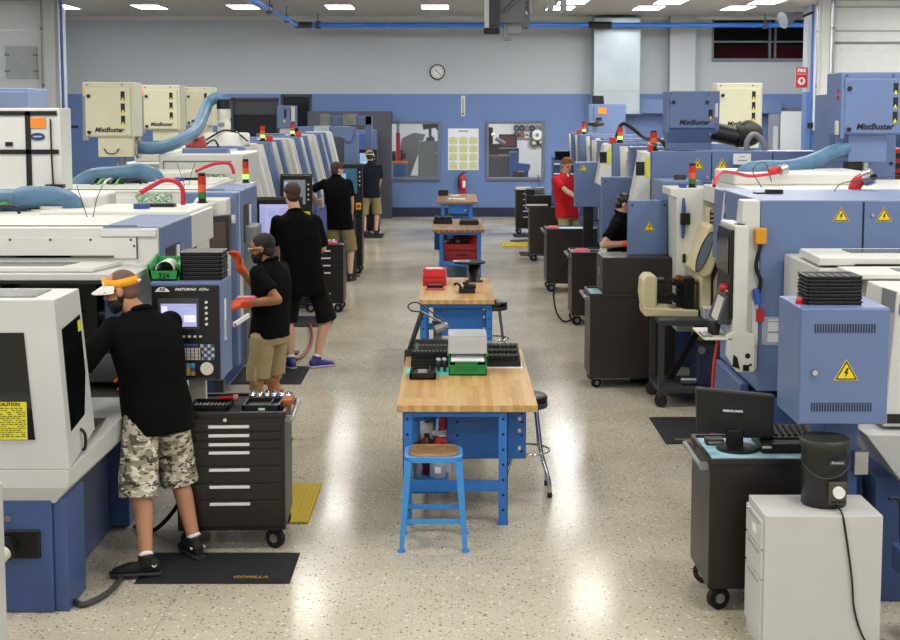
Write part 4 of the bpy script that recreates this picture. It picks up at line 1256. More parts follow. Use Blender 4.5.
def lathe_left(y0, xr, label, near, LEN=2.35, HX=-1.1, HY=1.55, SH=-0.03):
    """Swiss-type lathe of the left row: blue base, white body, lifted cover; y0 = face of the body"""
    t = thing('lathe', label, 'machine', (xr, y0, 0), group='white and blue lathes of the left row')
    W = -2.85                      # left end, local
    # base
    MB().box(W, -0.27, -1.52, -1.05, 0, 0.62).box(-0.27, -0.195, -1.50, -1.15, 0, 0.62).build('base_front', DBLUE, t, bevel=0.008)
    MB().box(W, -0.33, -1.05, LEN, 0, 0.64).box(W, -0.21, -0.05, LEN, 0.02, 0.64).build('base', DBLUE, t, bevel=0.008)
    # drip pan with its flared right lip
    p = MB()
    p.hexa([(W, -1.55, 0.69), (-0.17, -1.55, 0.69), (-0.03, -0.45, 0.8), (W, -0.45, 0.8), (W, -1.55, 0.79), (-0.16, -1.55, 0.79), (-0.02, -0.45, 0.95), (W, -0.45, 0.95)])
    p.hexa([(W, -1.51, 0.6), (-0.25, -1.51, 0.6), (-0.25, -0.45, 0.6), (W, -0.45, 0.6), (W, -1.55, 0.69), (-0.17, -1.55, 0.69), (-0.03, -0.45, 0.8), (W, -0.45, 0.8)])
    p.build('drip_pan', LGREY, t, bevel=0.004)
    # front cover with two dark windows
    fc = MB()
    fc.hexa([(W, -1.55, 0.79), (-0.158, -1.55, 0.79), (-0.145, -1.07, 0.9), (W, -1.07, 0.9), (W, -1.55, 1.70), (-0.216, -1.55, 1.70), (-0.21, -1.09, 1.70), (W, -1.09, 1.70)])
    fo = fc.build('front_cover', LGREY if near else WHITE, t, bevel=0.006)
    if near:
        MB().hexa([(W + 0.3, -1.556, 0.955), (-0.335, -1.556, 0.955), (-0.335, -1.54, 0.955), (W + 0.3, -1.54, 0.955), (W + 0.3, -1.556, 1.525), (-0.378, -1.556, 1.525), (-0.378, -1.54, 1.525), (W + 0.3, -1.54, 1.525)]).build('window', GLASSDK, fo)
        def sx_(z):
            return -0.216 + (1.70 - z) / 0.91 * 0.060
        def side(y0_, y1_, z00, z01, z10, z11, t_):
            P = [(sx_(z00) + t_, y0_, z00), (sx_(z01) + t_ + 0.008, y1_, z01), (sx_(z01) - 0.01, y1_, z01), (sx_(z00) - 0.02, y0_, z00), (sx_(z10) + t_, y0_, z10), (sx_(z11) + t_ + 0.005, y1_, z11), (sx_(z11) - 0.01, y1_, z11), (sx_(z10) - 0.02, y0_, z10)]
            return MB().hexa(P)
        side(-1.47, -1.13, 0.98, 1.03, 1.53, 1.56, 0.004).build('side_window', GLASSDK, fo)
        side(-1.20, -1.145, 1.47, 1.475, 1.53, 1.535, 0.007).build('window_sticker', PLACARD, fo)
        MB().box(W + 0.4, -0.34, -1.47, -1.17, 1.699, 1.706).build('top_window', mat('tinted_grey', '#6d7278', 0.15), fo)
        pl = MB().box(-0.57, -0.373, -1.56, -1.556, 0.957, 1.158).build('caution_placard', PLACARD, fo)
        lettering('CAUTION', 0.026, INK, pl, (-0.465, -1.5605, 1.145), bold=0.0008, depth=0.0005)
        lines = MB(); r = random.Random(2)
        for k in range(15):
            zq = 1.125 - k * 0.0108; x = -0.562
            while x < -0.385:
                ln = r.uniform(0.008, 0.026)
                if r.random() < 0.85:
                    lines.box(x, min(x + ln, -0.382), -1.5607, -1.56, zq - 0.0028, zq + 0.0028)
                x += ln + 0.006
        lines.build('print', mat('placard_print', '#6c6a1c', 0.6), pl)
        MB().tube([(-0.16, -1.32, 0.96), (-0.135, -1.32, 0.93), (-0.135, -1.32, 0.86), (-0.15, -1.32, 0.84)], 0.009, n=8).build('latch', BLACK, fo)
        MB().box(-0.53, -0.33, -1.535, -1.515, 0.3, 0.46).build('port_cover', BLACK, t, bevel=0.01)
        MB().cyl((-0.5, -1.53, 0.38), (-0.5, -1.6, 0.36), 0.055, n=16).cyl((-0.5, -1.6, 0.36), (-0.53, -1.7, 0.33), 0.04, n=16, m=1).build('coolant_pipe', [BLACK, PALLID], t)
        MB().cyl((-0.50, -1.51, 0.52), (-0.50, -1.53, 0.52), 0.018, n=12).build('plug', STEEL, t)
    # work area behind the cover, dark and oily
    wa = MB()
    wa.box(W, -0.15, 0.42, 0.44, 0.9, 1.70); wa.box(W, -0.15, -1.07, 0.44, 0.88, 0.9)
    wao = wa.build('work_area', OLIVE, t)
    MB().box(-0.95, -0.45, 0.2, 0.42, 1.2, 1.6).cyl((-0.7, 0.2, 1.4), (-0.7, 0.05, 1.4), 0.12, n=20).cyl((-0.45, 0.3, 1.35), (-0.3, 0.3, 1.35), 0.08, n=16).box(-1.6, -1.05, 0.15, 0.42, 1.0, 1.55).build('spindle_block', mat('oily_dark_steel', '#34352f', 0.3, 0.4, var=0.2), wao)
    MB().box(-0.62, -0.3, 0.1, 0.3, 0.93, 1.12).cyl((-0.45, 0.1, 1.15), (-0.45, 0.35, 1.15), 0.05, n=12).build('tool_slide', MGREY, wao, bevel=0.01)
    # body shell
    b = MB()
    b.box(W, 0.0, 0.0, 1.1, 1.70, 1.94); b.box(W, SH + 0.03, 1.1, LEN, 1.70, 1.94); b.box(-0.15, 0.0, 0.0, 0.4, 0.72, 1.70); b.box(W, SH - 0.02, 0.95, LEN, 0.62, 1.70); b.box(W, -0.15, 0.44, 0.95, 0.62, 1.70)
    bo = b.build('body', WHITE, t, bevel=0.006)
    MB().box(W, -0.13, -0.012, 0.0, 1.75, 1.885).build('bolted_panel', WHITE, bo, bevel=0.003)
    for k in range(9):
        MB().cyl((-0.17 - k * 0.255, -0.016, 1.87), (-0.17 - k * 0.255, -0.01, 1.87), 0.008, n=8).build('bolt', DGREY, bo)
    MB().cyl((-0.15, -0.016, 1.83), (-0.15, -0.01, 1.83), 0.008, n=8).build('bolt', DGREY, bo)
    MB().box(W, -0.13, -0.014, -0.005, 1.955, 1.961).box(-0.136, -0.13, -0.014, -0.005, 1.75, 1.885).build('seam', INK, bo)
    for a, c, m in ((-1.5, -0.55, BLACK), (-0.9, -0.28, OLIVE)):
        MB().box(a, c, -0.016, -0.006, 1.755, 1.77).build('slot', m, bo)
    # lifted cover: two flat leaves with tinted windows
    lo = MB().box(W, -0.03, -0.52, 0.0, 1.672, 1.712).box(-0.12, -0.01, -0.2, 0.0, 1.66, 1.735).build('lifted_cover', LGREY if near else WHITE, t, bevel=0.005)
    MB().hexa([(W, -0.44, 1.715), (-0.3, -0.44, 1.715), (-0.22, -0.06, 1.715), (W, -0.06, 1.715), (W, -0.44, 1.74), (-0.3, -0.44, 1.74), (-0.22, -0.06, 1.74), (W, -0.06, 1.74)]).build('cover_leaf', WHITE, lo, bevel=0.004)
    MB().hexa([(W, -0.34, 1.74), (-0.52, -0.34, 1.74), (-0.46, -0.16, 1.74), (W, -0.16, 1.74), (W, -0.34, 1.744), (-0.52, -0.34, 1.744), (-0.46, -0.16, 1.744), (W, -0.16, 1.744)]).build('leaf_window', mat('tinted_grey', '#6d7278', 0.15), lo)
    MB().box(W, -0.1, -0.54, -0.522, 1.655, 1.67).build('seal', INK, lo)
    # blue corner housing with the open switch niche
    co = MB()
    co.box(-0.36, 0.015, 0.03, 1.05, 1.3, 1.952)
    cbo = co.build('corner_housing', BLUE, t, bevel=0.012)
    MB().box(0.005, 0.02, 0.15, 0.6, 1.45, 1.8).build('niche', DARKIN, cbo)
    MB().box(0.015, 0.03, 0.45, 0.53, 1.5, 1.79).build('niche_label', PAPER, cbo)
    MB().cyl((0.015, 0.28, 1.55), (0.05, 0.28, 1.55), 0.03, n=12).build('red_button', RED, cbo)
    MB().box(-0.36, -0.01, -0.02, 0.02, 1.89, 1.938).build('white_edge', WHITE, cbo, bevel=0.004)
    # rear shoulder and roof fittings
    MB().box(-1.1, SH, 1.15, LEN, 1.2, 1.965).build('rear_shoulder', WHITE, t, bevel=0.015)
    MB().box(SH - 0.02, SH + 0.015, 1.12, 1.4, 1.2, 1.9).build('gap_shade', BLACK, t, bevel=0.02)  # black block paints the shaded gap behind the corner housing
    MB().box(SH - 0.47, SH - 0.19, 1.6, 1.68, 1.965, 1.99).build('roof_handle', BLACK, t)
    MB().cyl((SH - 0.4, 1.45, 1.965), (SH - 0.4, 1.45, 2.0), 0.06, n=14).build('roof_cap', INKBLUE, t)
    MB().box(-1.28, -0.82, 1.55, 2.3, 1.94, 2.05).build('roof_box', WHITE, t, bevel=0.02)
    MB().cyl((HX, HY, 1.94), (HX, HY, 1.955), 0.17, n=28).cyl((HX, HY, 1.955), (HX, HY, 1.98), 0.11, n=28).build('hose_flange', PALLID, t)
    MB().box(HX - 0.42, HX - 0.14, HY + 0.12, HY + 0.22, 1.94, 1.975).build('red_gasket', RED, t)
    g = MB()
    for k in range(5):
        g.tube([(HX - 0.42 - k * 0.06, HY - 0.35, 1.94), (HX - 0.40 - k * 0.06, HY - 0.2, 1.985), (HX - 0.3 - k * 0.05, HY + 0.05, 1.995), (HX - 0.15, HY + 0.2, 1.96)], 0.016, n=6, m=k % 3)
    g.build('cable_loom', [LIME, BLACK, PALLID], t)
    MB().tube([(HX - 0.36, HY - 0.3, 1.94), (HX - 0.38, HY - 0.28, 1.99), (HX - 0.2, HY - 0.28, 1.99), (HX - 0.18, HY - 0.28, 1.94)], 0.012, n=6).build('lifting_bracket', BLACK, t)
    for q, w_ in ((-0.66, -0.04), (-0.62, 0.03)):
        MB().tube([(q, 0.8, 1.95), (q + w_, 0.8, 2.08), (q + w_ * 2, 0.85, 2.17)], 0.003, n=5).build('antenna_wire', BLACK, t)
    return t


lathe_left(8.65, -1.87, 'nearest left lathe with caution placard, a man reaching into it', True, 2.0)
m2 = lathe_left(12.67, -1.98, 'second left lathe, white roofed box under the cream mist collector', False, 2.3, -1.02, 1.55, -0.45)
# second lathe: tall blue end frame, white inner door, grey post, indicator tower
MB().box(-0.5, 0.0, -0.16, 0.0, 0.34, 1.94).build('end_frame', BLUE, m2, bevel=0.01)
MB().hexa([(-0.36, -0.34, 0.9), (-0.07, -0.34, 0.9), (-0.06, -0.16, 0.9), (-0.36, -0.16, 0.9), (-0.36, -0.32, 1.88), (-0.07, -0.32, 1.88), (-0.05, -0.16, 1.9), (-0.36, -0.16, 1.9)]).build('inner_door', WHITE, m2, bevel=0.008)
MB().box(0.0, 0.12, 0.2, 0.6, 0.3, 1.6).box(0.01, 0.13, 0.35, 0.37, 0.3, 1.6).build('guard_post', MGREY, m2, bevel=0.01)
MB().box(-0.96, -0.62, -0.02, -0.012, 1.84, 1.925).build('circuit_window', mat_mottled('circuit_green', [(0.35, '#3f6a4a'), (0.5, '#8fb08a'), (0.62, '#e0e6da')], 60, 0.3), m2)
MB().box(-0.36, -0.16, -0.5, -0.2, 1.8, 1.86).build('tower_bracket', WHITE, m2)
signal_tower(m2, -0.27, -0.4, 1.86, 0.27, 0.036, False)

# third and further machines: slanted fronts ------------------------------------------------


def slant_machine(y0, sx, label, xin=2.05, length=3.35, cabinet=True, group=None, tower=True, roof=True, lit=True, drum=False, bulge=0.1, low=1.5, deep=1.25):
    if sx < 0:
        bulge, low = 0.25, 1.0
    t = thing('turning_center', label, 'machine', (sx * xin, y0, 0), group=group)
    def bx(mb, a, b, c, d, e, f, m=0):
        return mb.box(sx * a, sx * b, c, d, e, f, m)
    # a = distance outwards from the aisle edge (x = 0 at the top front corner)
    bx(MB(), 0.14, deep, 0.05, length, 0, 0.72).build('base', DBLUE, t, bevel=0.01)
    b = MB(); bx(b, 0.32, deep, 0.1, length, 0.72, 2.1)
    bo = b.build('body', WHITE, t, bevel=0.01)
    n = 3 if sx < 0 else 2
    step = length / n
    for k in range(n):
        ya = k * step
        lw = low + 0.22
        prof = [(0.0, 2.27), (-bulge, lw), (0.16, low), (0.16, 0.72), (0.5, 0.72), (0.5, 2.27)]
        MB().prism([(sx * x, z) for x, z in prof], 'y', ya + 0.0, ya + (0.24 if sx > 0 else 0.16)).build('slanted_frame', WHITE if (k == 2 and sx < 0) else BLUE, t, bevel=0.01)
        pr2 = [(0.07, 2.2), (0.08 - bulge, lw), (0.22, low), (0.22, 0.8), (0.5, 0.8), (0.5, 2.2)]
        do = MB().prism([(sx * x, z) for x, z in pr2], 'y', ya + 0.28, ya + step * 0.56).build('slanted_door', WHITE, t, bevel=0.01)
        q = []
        for (yy, zz, d) in ((ya + 0.33, 1.76, -0.02), (ya + step * 0.53, 1.76, -0.02), (ya + step * 0.53, 1.76, 0.03), (ya + 0.33, 1.76, 0.03), (ya + 0.33, 2.08, -0.02), (ya + step * 0.53, 2.08, -0.02), (ya + step * 0.53, 2.08, 0.03), (ya + 0.33, 2.08, 0.03)):
            xs_ = 0.07 - (2.2 - zz) / (2.2 - lw) * (bulge - 0.01)
            q.append((sx * (xs_ + d), yy, zz))
        MB().hexa(q).build('door_window', GLASSDK, do)
        pr3 = [(0.12, 2.15), (0.13 - bulge, lw), (0.25, low), (0.25, 1.0), (0.5, 1.0), (0.5, 2.15)]
        MB().prism([(sx * x, z) for x, z in pr3], 'y', ya + step * 0.6, ya + step * 0.8).build('grey_panel', LGREY, t, bevel=0.01)
        pr4 = [(0.05, 2.24), (0.06 - bulge, lw), (0.2, low), (0.2, 1.2), (0.5, 1.2), (0.5, 2.24)]
        MB().prism([(sx * x, z) for x, z in pr4], 'y', ya + step * 0.84, ya + step * 0.9).build('white_rib', WHITE, t)
    if cabinet:
        c = MB(); bx(c, 0.0, 1.75, -0.02, 0.45, 0.85, 2.27)
        co = c.build('electrical_cabinet', BLUE, t, bevel=0.008)
        g = MB(); bx(g, 0.62, 0.63, -0.024, -0.018, 0.9, 2.25); bx(g, 1.25, 1.26, -0.024, -0.018, 0.9, 2.25)
        g.build('door_gap', INK, co)
        warning_triangle(co, sx * 0.48, -0.022, 2.12, 0.12); warning_triangle(co, sx * 0.73, -0.022, 2.12, 0.12)
        MB().cyl((sx * 0.58, -0.03, 2.0), (sx * 0.58, -0.018, 2.0), 0.02, n=12).build('lock', STEEL, co)
        st = MB().prism([(sx * -0.01, 2.26), (sx * -0.10, 2.26), (sx * -0.19, 1.75), (sx * -0.1, 1.7), (sx * 0.0, 1.6)], 'y', -0.03, 0.3).build('white_corner_panel', WHITE, t, bevel=0.008)
        MB().box(sx * -0.07, sx * -0.16, -0.036, -0.028, 2.02, 2.16).build('panel_window', BLACK, st)
        MB().box(sx * -0.02, sx * -0.06, -0.036, -0.028, 2.0, 2.2).build('yellow_label', PLACARD, st)
    elif y0 > 16:
        r = MB(); bx(r, 0.02, 1.2, -0.012, 0.3, 1.95, 2.262)
        r.build('blue_roof_rail', BLUE, t, bevel=0.01)
    if roof:
        r = MB(); bx(r, 0.35, deep - 0.1, 0.5, length * 0.8, 2.1, 2.2)
        ro = r.build('roof_box', WHITE, t, bevel=0.02)
    if tower:
        signal_tower(t, sx * 0.12, 0.15, 2.28, 0.22, 0.034, lit)
        MB().box(sx * -0.02, sx * 0.06, 0.05, 0.18, 2.27, 2.35).build('red_beacon', LAMPRED, t, bevel=0.01)
    return t


GL = 'slant-fronted machines of the left row'
GR = 'slant-fronted machines of the right row'
m3 = slant_machine(15.2, -1, 'third left machine, slanted front, white drum and hose on its roof', xin=2.5, cabinet=False, group=GL, lit=True, tower=False)
MB().box(-0.75, 0.18, -0.06, 1.2, 1.8, 2.215).build('white_hood', WHITE, m3, bevel=0.02)
MB().box(-0.70, 0.06, -0.072, -0.055, 2.125, 2.135).box(-0.70, -0.69, -0.072, -0.055, 2.04, 2.125).build('hood_seam', mat('seam_grey', '#70737a', 0.5), m3)
MB().box(-0.26, 0.0, -0.075, -0.055, 1.93, 1.99).build('circuit_window', MATS['circuit_green'], m3)
MB().box(0.22, 0.27, -0.12, -0.07, 1.62, 1.88).build('orange_strip', ORANGE, m3)
MB().box(0.1, 0.32, -0.3, 0.0, 1.86, 1.9).build('tower_bracket', WHITE, m3)
signal_tower(m3, 0.23, -0.2, 1.9, 0.26, 0.034, True)
MB().box(-1.2, -0.12, 1.4, 3.0, 2.2, 2.26).build('roof_platform', WHITE, m3, bevel=0.015)
slant_machine(18.75, -1, 'fourth left machine, slanted front, behind the large grey-screened panel', xin=2.5, cabinet=False, group=GL)
slant_machine(22.3, -1, 'fifth left machine, slanted front, green tape on its posts', xin=2.5, cabinet=False, group=GL, roof=False, tower=True, bulge=0.1)
slant_machine(25.85, -1, 'sixth left machine, slanted front, farthest white one', xin=2.5, cabinet=False, group=GL, roof=False, tower=False, bulge=0.1, length=3.2)
slant_machine(14.2, 1, 'third right machine, blue cabinet under the blue mist collector', group=GR, length=3.3, bulge=-0.02, deep=2.3, tower=False)
slant_machine(17.7, 1, 'fourth right machine, blue cabinet, cable loop on its tower', group=GR, length=3.3, bulge=-0.02, deep=2.3, roof=False)
slant_machine(21.2, 1, 'fifth right machine, behind the man in red', tower=False, xin=2.3, group=GR, length=3.3, bulge=-0.02, deep=2.3, roof=False, cabinet=False)
slant_machine(24.7, 1, 'farthest right machine, below the blue box with orange sticker', xin=2.25, group=GR, length=2.75, bulge=-0.02, roof=False, cabinet=False, tower=True)
r3 = [o for o in COL.objects if o.name == 'turning_center.004'][0]
signal_tower(r3, 0.05, 0.18, 2.28, 0.2, 0.036, False)
MB().box(-0.02, 0.03, 0.06, 0.16, 2.26, 2.34).build('red_beacon', LAMPRED, r3, bevel=0.01)
MB().box(0.0, 0.4, -0.72, -0.04, 0.85, 2.0).build('low_blue_housing', BLUE, r3, bevel=0.01)
MB().box(0.1, 0.25, -0.724, -0.71, 1.5, 1.68).build('housing_socket', BLACK, r3)
MB().cyl((0.22, -0.5, 2.0), (0.22, -0.5, 2.05), 0.06, n=14).build('housing_cap', DGREY, r3)

# white drum and cylindrical collector on the third left machine
px, pz = pt(227, 152, 17.4)
t = thing('roof_drum', 'low white drum on the roof of the third left machine', 'drum', (px, 17.4, 2.26))
MB().lathe([(0.29, 0), (0.29, 0.13), (0.27, 0.15)], n=32).build('drum', WHITE, t)
MB().tube([(-0.25, -0.2, 0.05), (-0.15, -0.3, 0.1), (0.0, -0.28, 0.18), (0.15, -0.2, 0.16), (0.3, -0.25, 0.05)], 0.012, n=6).build('cable', BLACK, t)
px, pz = pt(225, 135, 17.5)
t = thing('filter_canister', 'white upright filter canister with a black collar, hose on top', 'filter', (px - 0.01, 17.5, 2.41))
MB().lathe([(0.08, 0), (0.085, 0.05), (0.085, 0.14), (0.07, 0.16), (0.085, 0.19), (0.085, 0.30)], n=22).build('canister', PALLID, t)
MB().lathe([(0.09, 0.30), (0.09, 0.42)], n=22).build('collar', BLACK, t)
MB().box(-0.06, 0.02, -0.09, -0.08, 0.08, 0.13).build('label', MGREY, t)

# ------------------------------------------------------------------ right row: nearest machine
t = thing('lathe', 'nearest right lathe at the frame edge, flat white lids', 'machine', (2.3, 7.2, 0))
MB().box(0.0, 2.2, 0.1, 1.85, 0, 0.7).box(-0.08, 0.0, 0.3, 0.5, 0, 0.7).build('base', DBLUE, t, bevel=0.01)
MB().hexa([(0.1, -0.05, 0.7), (2.2, -0.05, 0.7), (2.2, 1.2, 0.7), (0.1, 1.2, 0.7), (-0.12, -0.1, 0.98), (2.2, -0.1, 0.98), (2.2, 1.2, 0.98), (-0.12, 1.2, 0.98)]).build('drip_pan', LGREY, t, bevel=0.004)
fo = MB().hexa([(0.0, 0.0, 1.0), (2.2, 0.0, 1.0), (2.2, 0.6, 1.0), (0.0, 0.6, 1.0), (0.06, 0.02, 1.72), (2.2, 0.02, 1.72), (2.2, 0.55, 1.72), (0.06, 0.55, 1.72)]).build('front_cover', WHITE, t, bevel=0.008)
MB().hexa([(-0.005, 0.08, 1.63), (0.087, -0.0, 1.60), (0.097, 0.02, 1.60), (0.007, 0.12, 1.63), (0.0, 0.08, 1.74), (0.1, -0.0, 1.71), (0.11, 0.02, 1.71), (0.01, 0.12, 1.74)]).build('corner_window', mat('grey_glass', '#7e7d80', 0.3), fo)  # plain grey pane
MB().box(0.02, 2.2, -0.008, 0.0, 1.02, 1.07).build('black_stripe', INK, fo)
MB().box(-0.1, 2.2, 0.98, 1.85, 0.98, 1.74).build('body', WHITE, t, bevel=0.01)
lo = MB().hexa([(-0.1, 1.0, 1.755), (2.2, 1.0, 1.755), (2.2, 1.6, 1.755), (-0.07, 1.6, 1.755), (-0.09, 1.0, 1.8), (2.2, 1.0, 1.8), (2.2, 1.6, 1.8), (-0.06, 1.6, 1.8)]).build('lifted_cover', WHITE, t, bevel=0.005)
MB().box(0.18, 2.2, 1.3, 1.5, 1.8, 1.806).build('lid_window', mat('tinted_grey', '#6d7278', 0.15), lo)
MB().box(0.12, 2.2, 0.985, 0.998, 1.745, 1.765).build('seal', INK, lo)
l2 = MB().box(0.0, 2.2, 0.56, 0.95, 1.725, 1.756).build('lower_lid', WHITE, t, bevel=0.005)
MB().box(0.28, 2.2, 0.68, 0.84, 1.755, 1.76).build('lid_window', MATS['tinted_grey'], l2)
MB().box(-0.34, -0.16, -0.1, 0.2, 0, 1.12).build('box_post', DBLUE, t, bevel=0.01)
MB().box(-0.05, 2.0, -0.55, -0.35, 0.35, 0.48).box(0.16, 0.34, -0.6, -0.4, 0.0, 0.62).build('chip_tank', DBLUE, t, bevel=0.01)
MB().tube([(-0.12, -0.5, 0.75), (-0.05, -0.45, 0.72), (-0.02, -0.4, 0.5), (0.0, -0.4, 0.3), (0.12, -0.35, 0.05)], 0.008, n=6).build('cable', BLACK, t)
MB().box(-0.19, -0.12, -0.15, -0.1, 0.78, 0.9).build('outlet_box', STEEL, t)


def electrical_box(label, x0, x1, y, z0, z1, post=True, d=0.44, full=False, tri=0.115):
    t = thing('electrical_box', label, 'electrical box', ((x0 + x1) / 2, y, 0), group='blue electrical boxes of the right row')
    w = x1 - x0
    MB().box(-w / 2, w / 2, 0.004, d, z0, z1).build('housing', BLUE, t, bevel=0.006)
    do = MB().box(-w / 2 + 0.004, w / 2 - 0.004, -0.012, 0.004, z0 + 0.005, z1 - 0.005).build('door', BLUE, t, bevel=0.004)
    if full:
        warning_triangle(do, 0.01, -0.013, z0 + 0.265, 0.11)
        for zz in (z0 + 0.07, z0 + 0.47):
            v = MB()
            for k in range(23):
                xx = -w / 2 + 0.07 + k * 0.0135 - (0.008 if zz < 1.3 else 0)
                v.box(xx, xx + 0.008, -0.0135, -0.011, zz, zz + 0.045)
            v.build('vent_slot', mat('vent_dark', '#24304e', 0.6), do)
        MB().cyl((-w / 2 + 0.075, -0.03, z0 + 0.27), (-w / 2 + 0.075, -0.012, z0 + 0.27), 0.014, n=14).build('lock', CHROME, do)
    else:
        warning_triangle(do, -w / 2 + w * tri[0], -0.013, z1 - (z1 - z0) * tri[1], tri[2])
        h = MB()
        for xx in (-w / 2 + 0.04, w / 2 - 0.04):
            for zz in (z0 + 0.05, z1 - 0.05):
                h.cyl((xx, -0.014, zz), (xx, -0.01, zz), 0.012, n=8)
        h.build('corner_screw', mat('vent_dark', '#24304e', 0.6), do)
    if post:
        MB().box(-0.07, 0.07, 0.03, 0.13, 0, z0).box(-0.15, 0.15, 0.02, 0.14, 0, 0.02).build('post', BLACK, t, bevel=0.006)
    return t


electrical_box('nearest blue electrical box, vented door, stack of black trays on top', 1.74, 2.19, 6.8, 1.105, 1.7, False, 0.45, True)
for lb, (u0, v0, u1, v1), Y, dd, tr in (('blue electrical box half hiding a man in black', (628, 200, 667.5, 262), 13.42, 0.05, (0.53, 0.44, 0.1)), ('blue electrical box left of and behind the man with black hair', (602, 177, 637, 240), 15.3, 0.12, (0.57, 0.38, 0.1)), ('blue electrical box hiding the hands of the man in red', (575, 162, 603, 207), 19.0, 0.15, (0.3, 0.14, 0.1))):
    xa, z1 = pt(u0, v0, Y); xb, z0 = pt(u1, v1, Y)
    electrical_box(lb, xa, xb, Y, z0, z1, True, dd, False, tr)

# right row: second machine -----------------------------------------------------------------
t = thing('lathe', 'second right lathe with twin-door blue cabinet and white control arm', 'machine', (2.05, 9.1, 0))
MB().box(0.0, 2.3, 0.0, 1.3, 0, 0.75).box(0.8, 2.3, 1.3, 4.25, 0, 0.75).box(-0.06, 0.0, 0.25, 1.2, 0, 0.8).build('base', DBLUE, t, bevel=0.01)
co = MB().box(0.0, 2.3, 0.0, 1.3, 0.8, 2.09).build('electrical_cabinet', BLUE, t, bevel=0.008)
xg = pt(863, 230, 9.1)[0] - 2.05
MB().box(xg - 0.006, xg + 0.006, -0.004, 0.001, 0.85, 2.08).build('door_gap', INK, co)
for u in (841, 884):
    x, z = pt(u, 215, 9.1); warning_triangle(co, x - 2.05, -0.002, z - 0.01, 0.098)
x, z = pt(872, 215, 9.1)
MB().cyl((x - 2.05, -0.02, z), (x - 2.05, 0, z), 0.012, n=12).build('lock', CHROME, co)
MB().prism([(-0.12, 2.09), (-0.002, 2.09), (-0.002, 0.95), (-0.1, 0.95), (-0.19, 1.2)], 'y', 0.0, 0.16).build('white_corner_panel', WHITE, t, bevel=0.01)
cb = MB(); cb.box(-0.045, 0.035, -0.05, -0.001, 1.80, 1.91)
cb.build('yellow_connector', mat('connector_amber', '#d89a20', 0.4), t, bevel=0.01)
MB().tube([(-0.005, -0.03, 1.8), (-0.03, -0.03, 1.65), (0.0, -0.03, 1.55), (-0.02, -0.03, 1.44)], 0.014, n=6).cyl((-0.03, -0.03, 1.5), (-0.01, -0.03, 1.4), 0.024, n=8, m=1).build('connector_cable', [BLACK, mat('cable_blue', '#3a64c8', 0.4)], t)
MB().box(-0.045, -0.005, -0.01, 0.0, 1.12, 1.42).build('paper_strip', PAPER, t)
MB().box(-0.02, 0.03, -0.03, 0.0, 1.28, 1.36).build('red_switch', RED, t)
MB().box(0.06, 0.2, -0.012, -0.002, 1.14, 1.29).build('work_order', PAPER, co)
bx_ = MB().box(0.02, 0.34, -0.016, -0.013, 1.12, 1.31).build('clear_sleeve', SLEEVE, co)
MB().box(0.06, 0.2, -0.014, -0.012, 1.20, 1.21).box(0.06, 0.2, -0.014, -0.012, 1.275, 1.28).build('print_line', INKBLUE, co)
body = MB().box(0.8, 2.3, 1.3, 3.75, 0.75, 1.85).box(0.3, 2.3, 1.3, 3.75, 1.85, 2.0).box(0.35, 2.3, 0.2, 3.6, 2.0, 2.05).build('body', WHITE, t, bevel=0.01)
MB().hexa([(0.06, 1.25, 1.5), (0.3, 1.25, 1.5), (0.3, 2.0, 1.5), (0.06, 2.0, 1.5), (0.07, 1.25, 2.06), (0.3, 1.25, 2.06), (0.3, 2.0, 2.06), (0.07, 2.0, 2.06)]).build('blue_corner_hood', BLUE, t, bevel=0.01)
def slope(z):
    return -0.05 + (z - 1.52) * 0.08
def strip(z0_, z1_, y0_, y1_, a=0.0, b_=0.07):
    return MB().prism([(slope(z0_) + a, z0_), (slope(z0_) + b_, z0_), (slope(z1_) + b_, z1_), (slope(z1_) + a, z1_)], 'y', y0_, y1_)
ss = strip(1.52, 2.07, 1.20, 1.22).build('brand_strip', PAPER, t)
for z0_, z1_ in ((1.99, 2.06), (1.72, 1.85), (1.53, 1.68)):
    strip(z0_, z1_, 1.194, 1.2005, 0.006, 0.064).build('red_band', RED, ss)
lettering('KSI', 0.038, LETTERWHT, ss, (slope(2.02) + 0.035, 1.192, 2.022), bold=0.0008)
MB().prism([(slope(1.9) + 0.008, 1.88), (slope(1.9) + 0.026, 1.96), (slope(1.9) + 0.04, 1.96), (slope(1.9) + 0.03, 1.88)], 'y', 1.194, 1.2005).prism([(slope(1.9) + 0.035, 1.88), (slope(1.9) + 0.05, 1.95), (slope(1.9) + 0.062, 1.88)], 'y', 1.194, 1.2005).build('emblem', INK, ss)
# protruding white end of the machine with blue pull handle
eo = MB().prism([(-0.01, 1.96), (2.3, 1.96), (2.3, 0.6), (0.07, 0.6), (0.05, 1.87), (-0.01, 1.89)], 'y', 3.75, 4.25).build('end_guard', WHITE, t, bevel=0.008)
x, z = pt(683, 218, 12.85)
MB().loft([((x - 2.05, 3.73, z - 0.19), (1, 0, 0), (0, 1, 0), 0.01, 0.01), ((x - 2.05, 3.72, z - 0.1), (1, 0, 0), (0, 1, 0), 0.02, 0.02), ((x - 2.05, 3.72, z + 0.1), (1, 0, 0), (0, 1, 0), 0.02, 0.02), ((x - 2.05, 3.73, z + 0.19), (1, 0, 0), (0, 1, 0), 0.01, 0.01)], n=12).build('pull_handle', INKBLUE, eo)
MB().box(x - 2.05 - 0.03, x - 2.05 + 0.06, 3.69, 3.74, z - 0.06, z + 0.05).build('latch', BLACK, eo, bevel=0.006)
MB().box(x - 2.05 + 0.0, x - 2.05 + 0.03, 3.735, 3.75, z - 0.42, z - 0.34).build('catch', BLACK, eo)
signal_tower(t, 0.22, 3.9, 1.96, 0.23, 0.034, False)
MB().cyl((0.36, 3.85, 1.96), (0.36, 3.85, 2.02), 0.04, n=12).build('roof_fitting', INKBLUE, t)
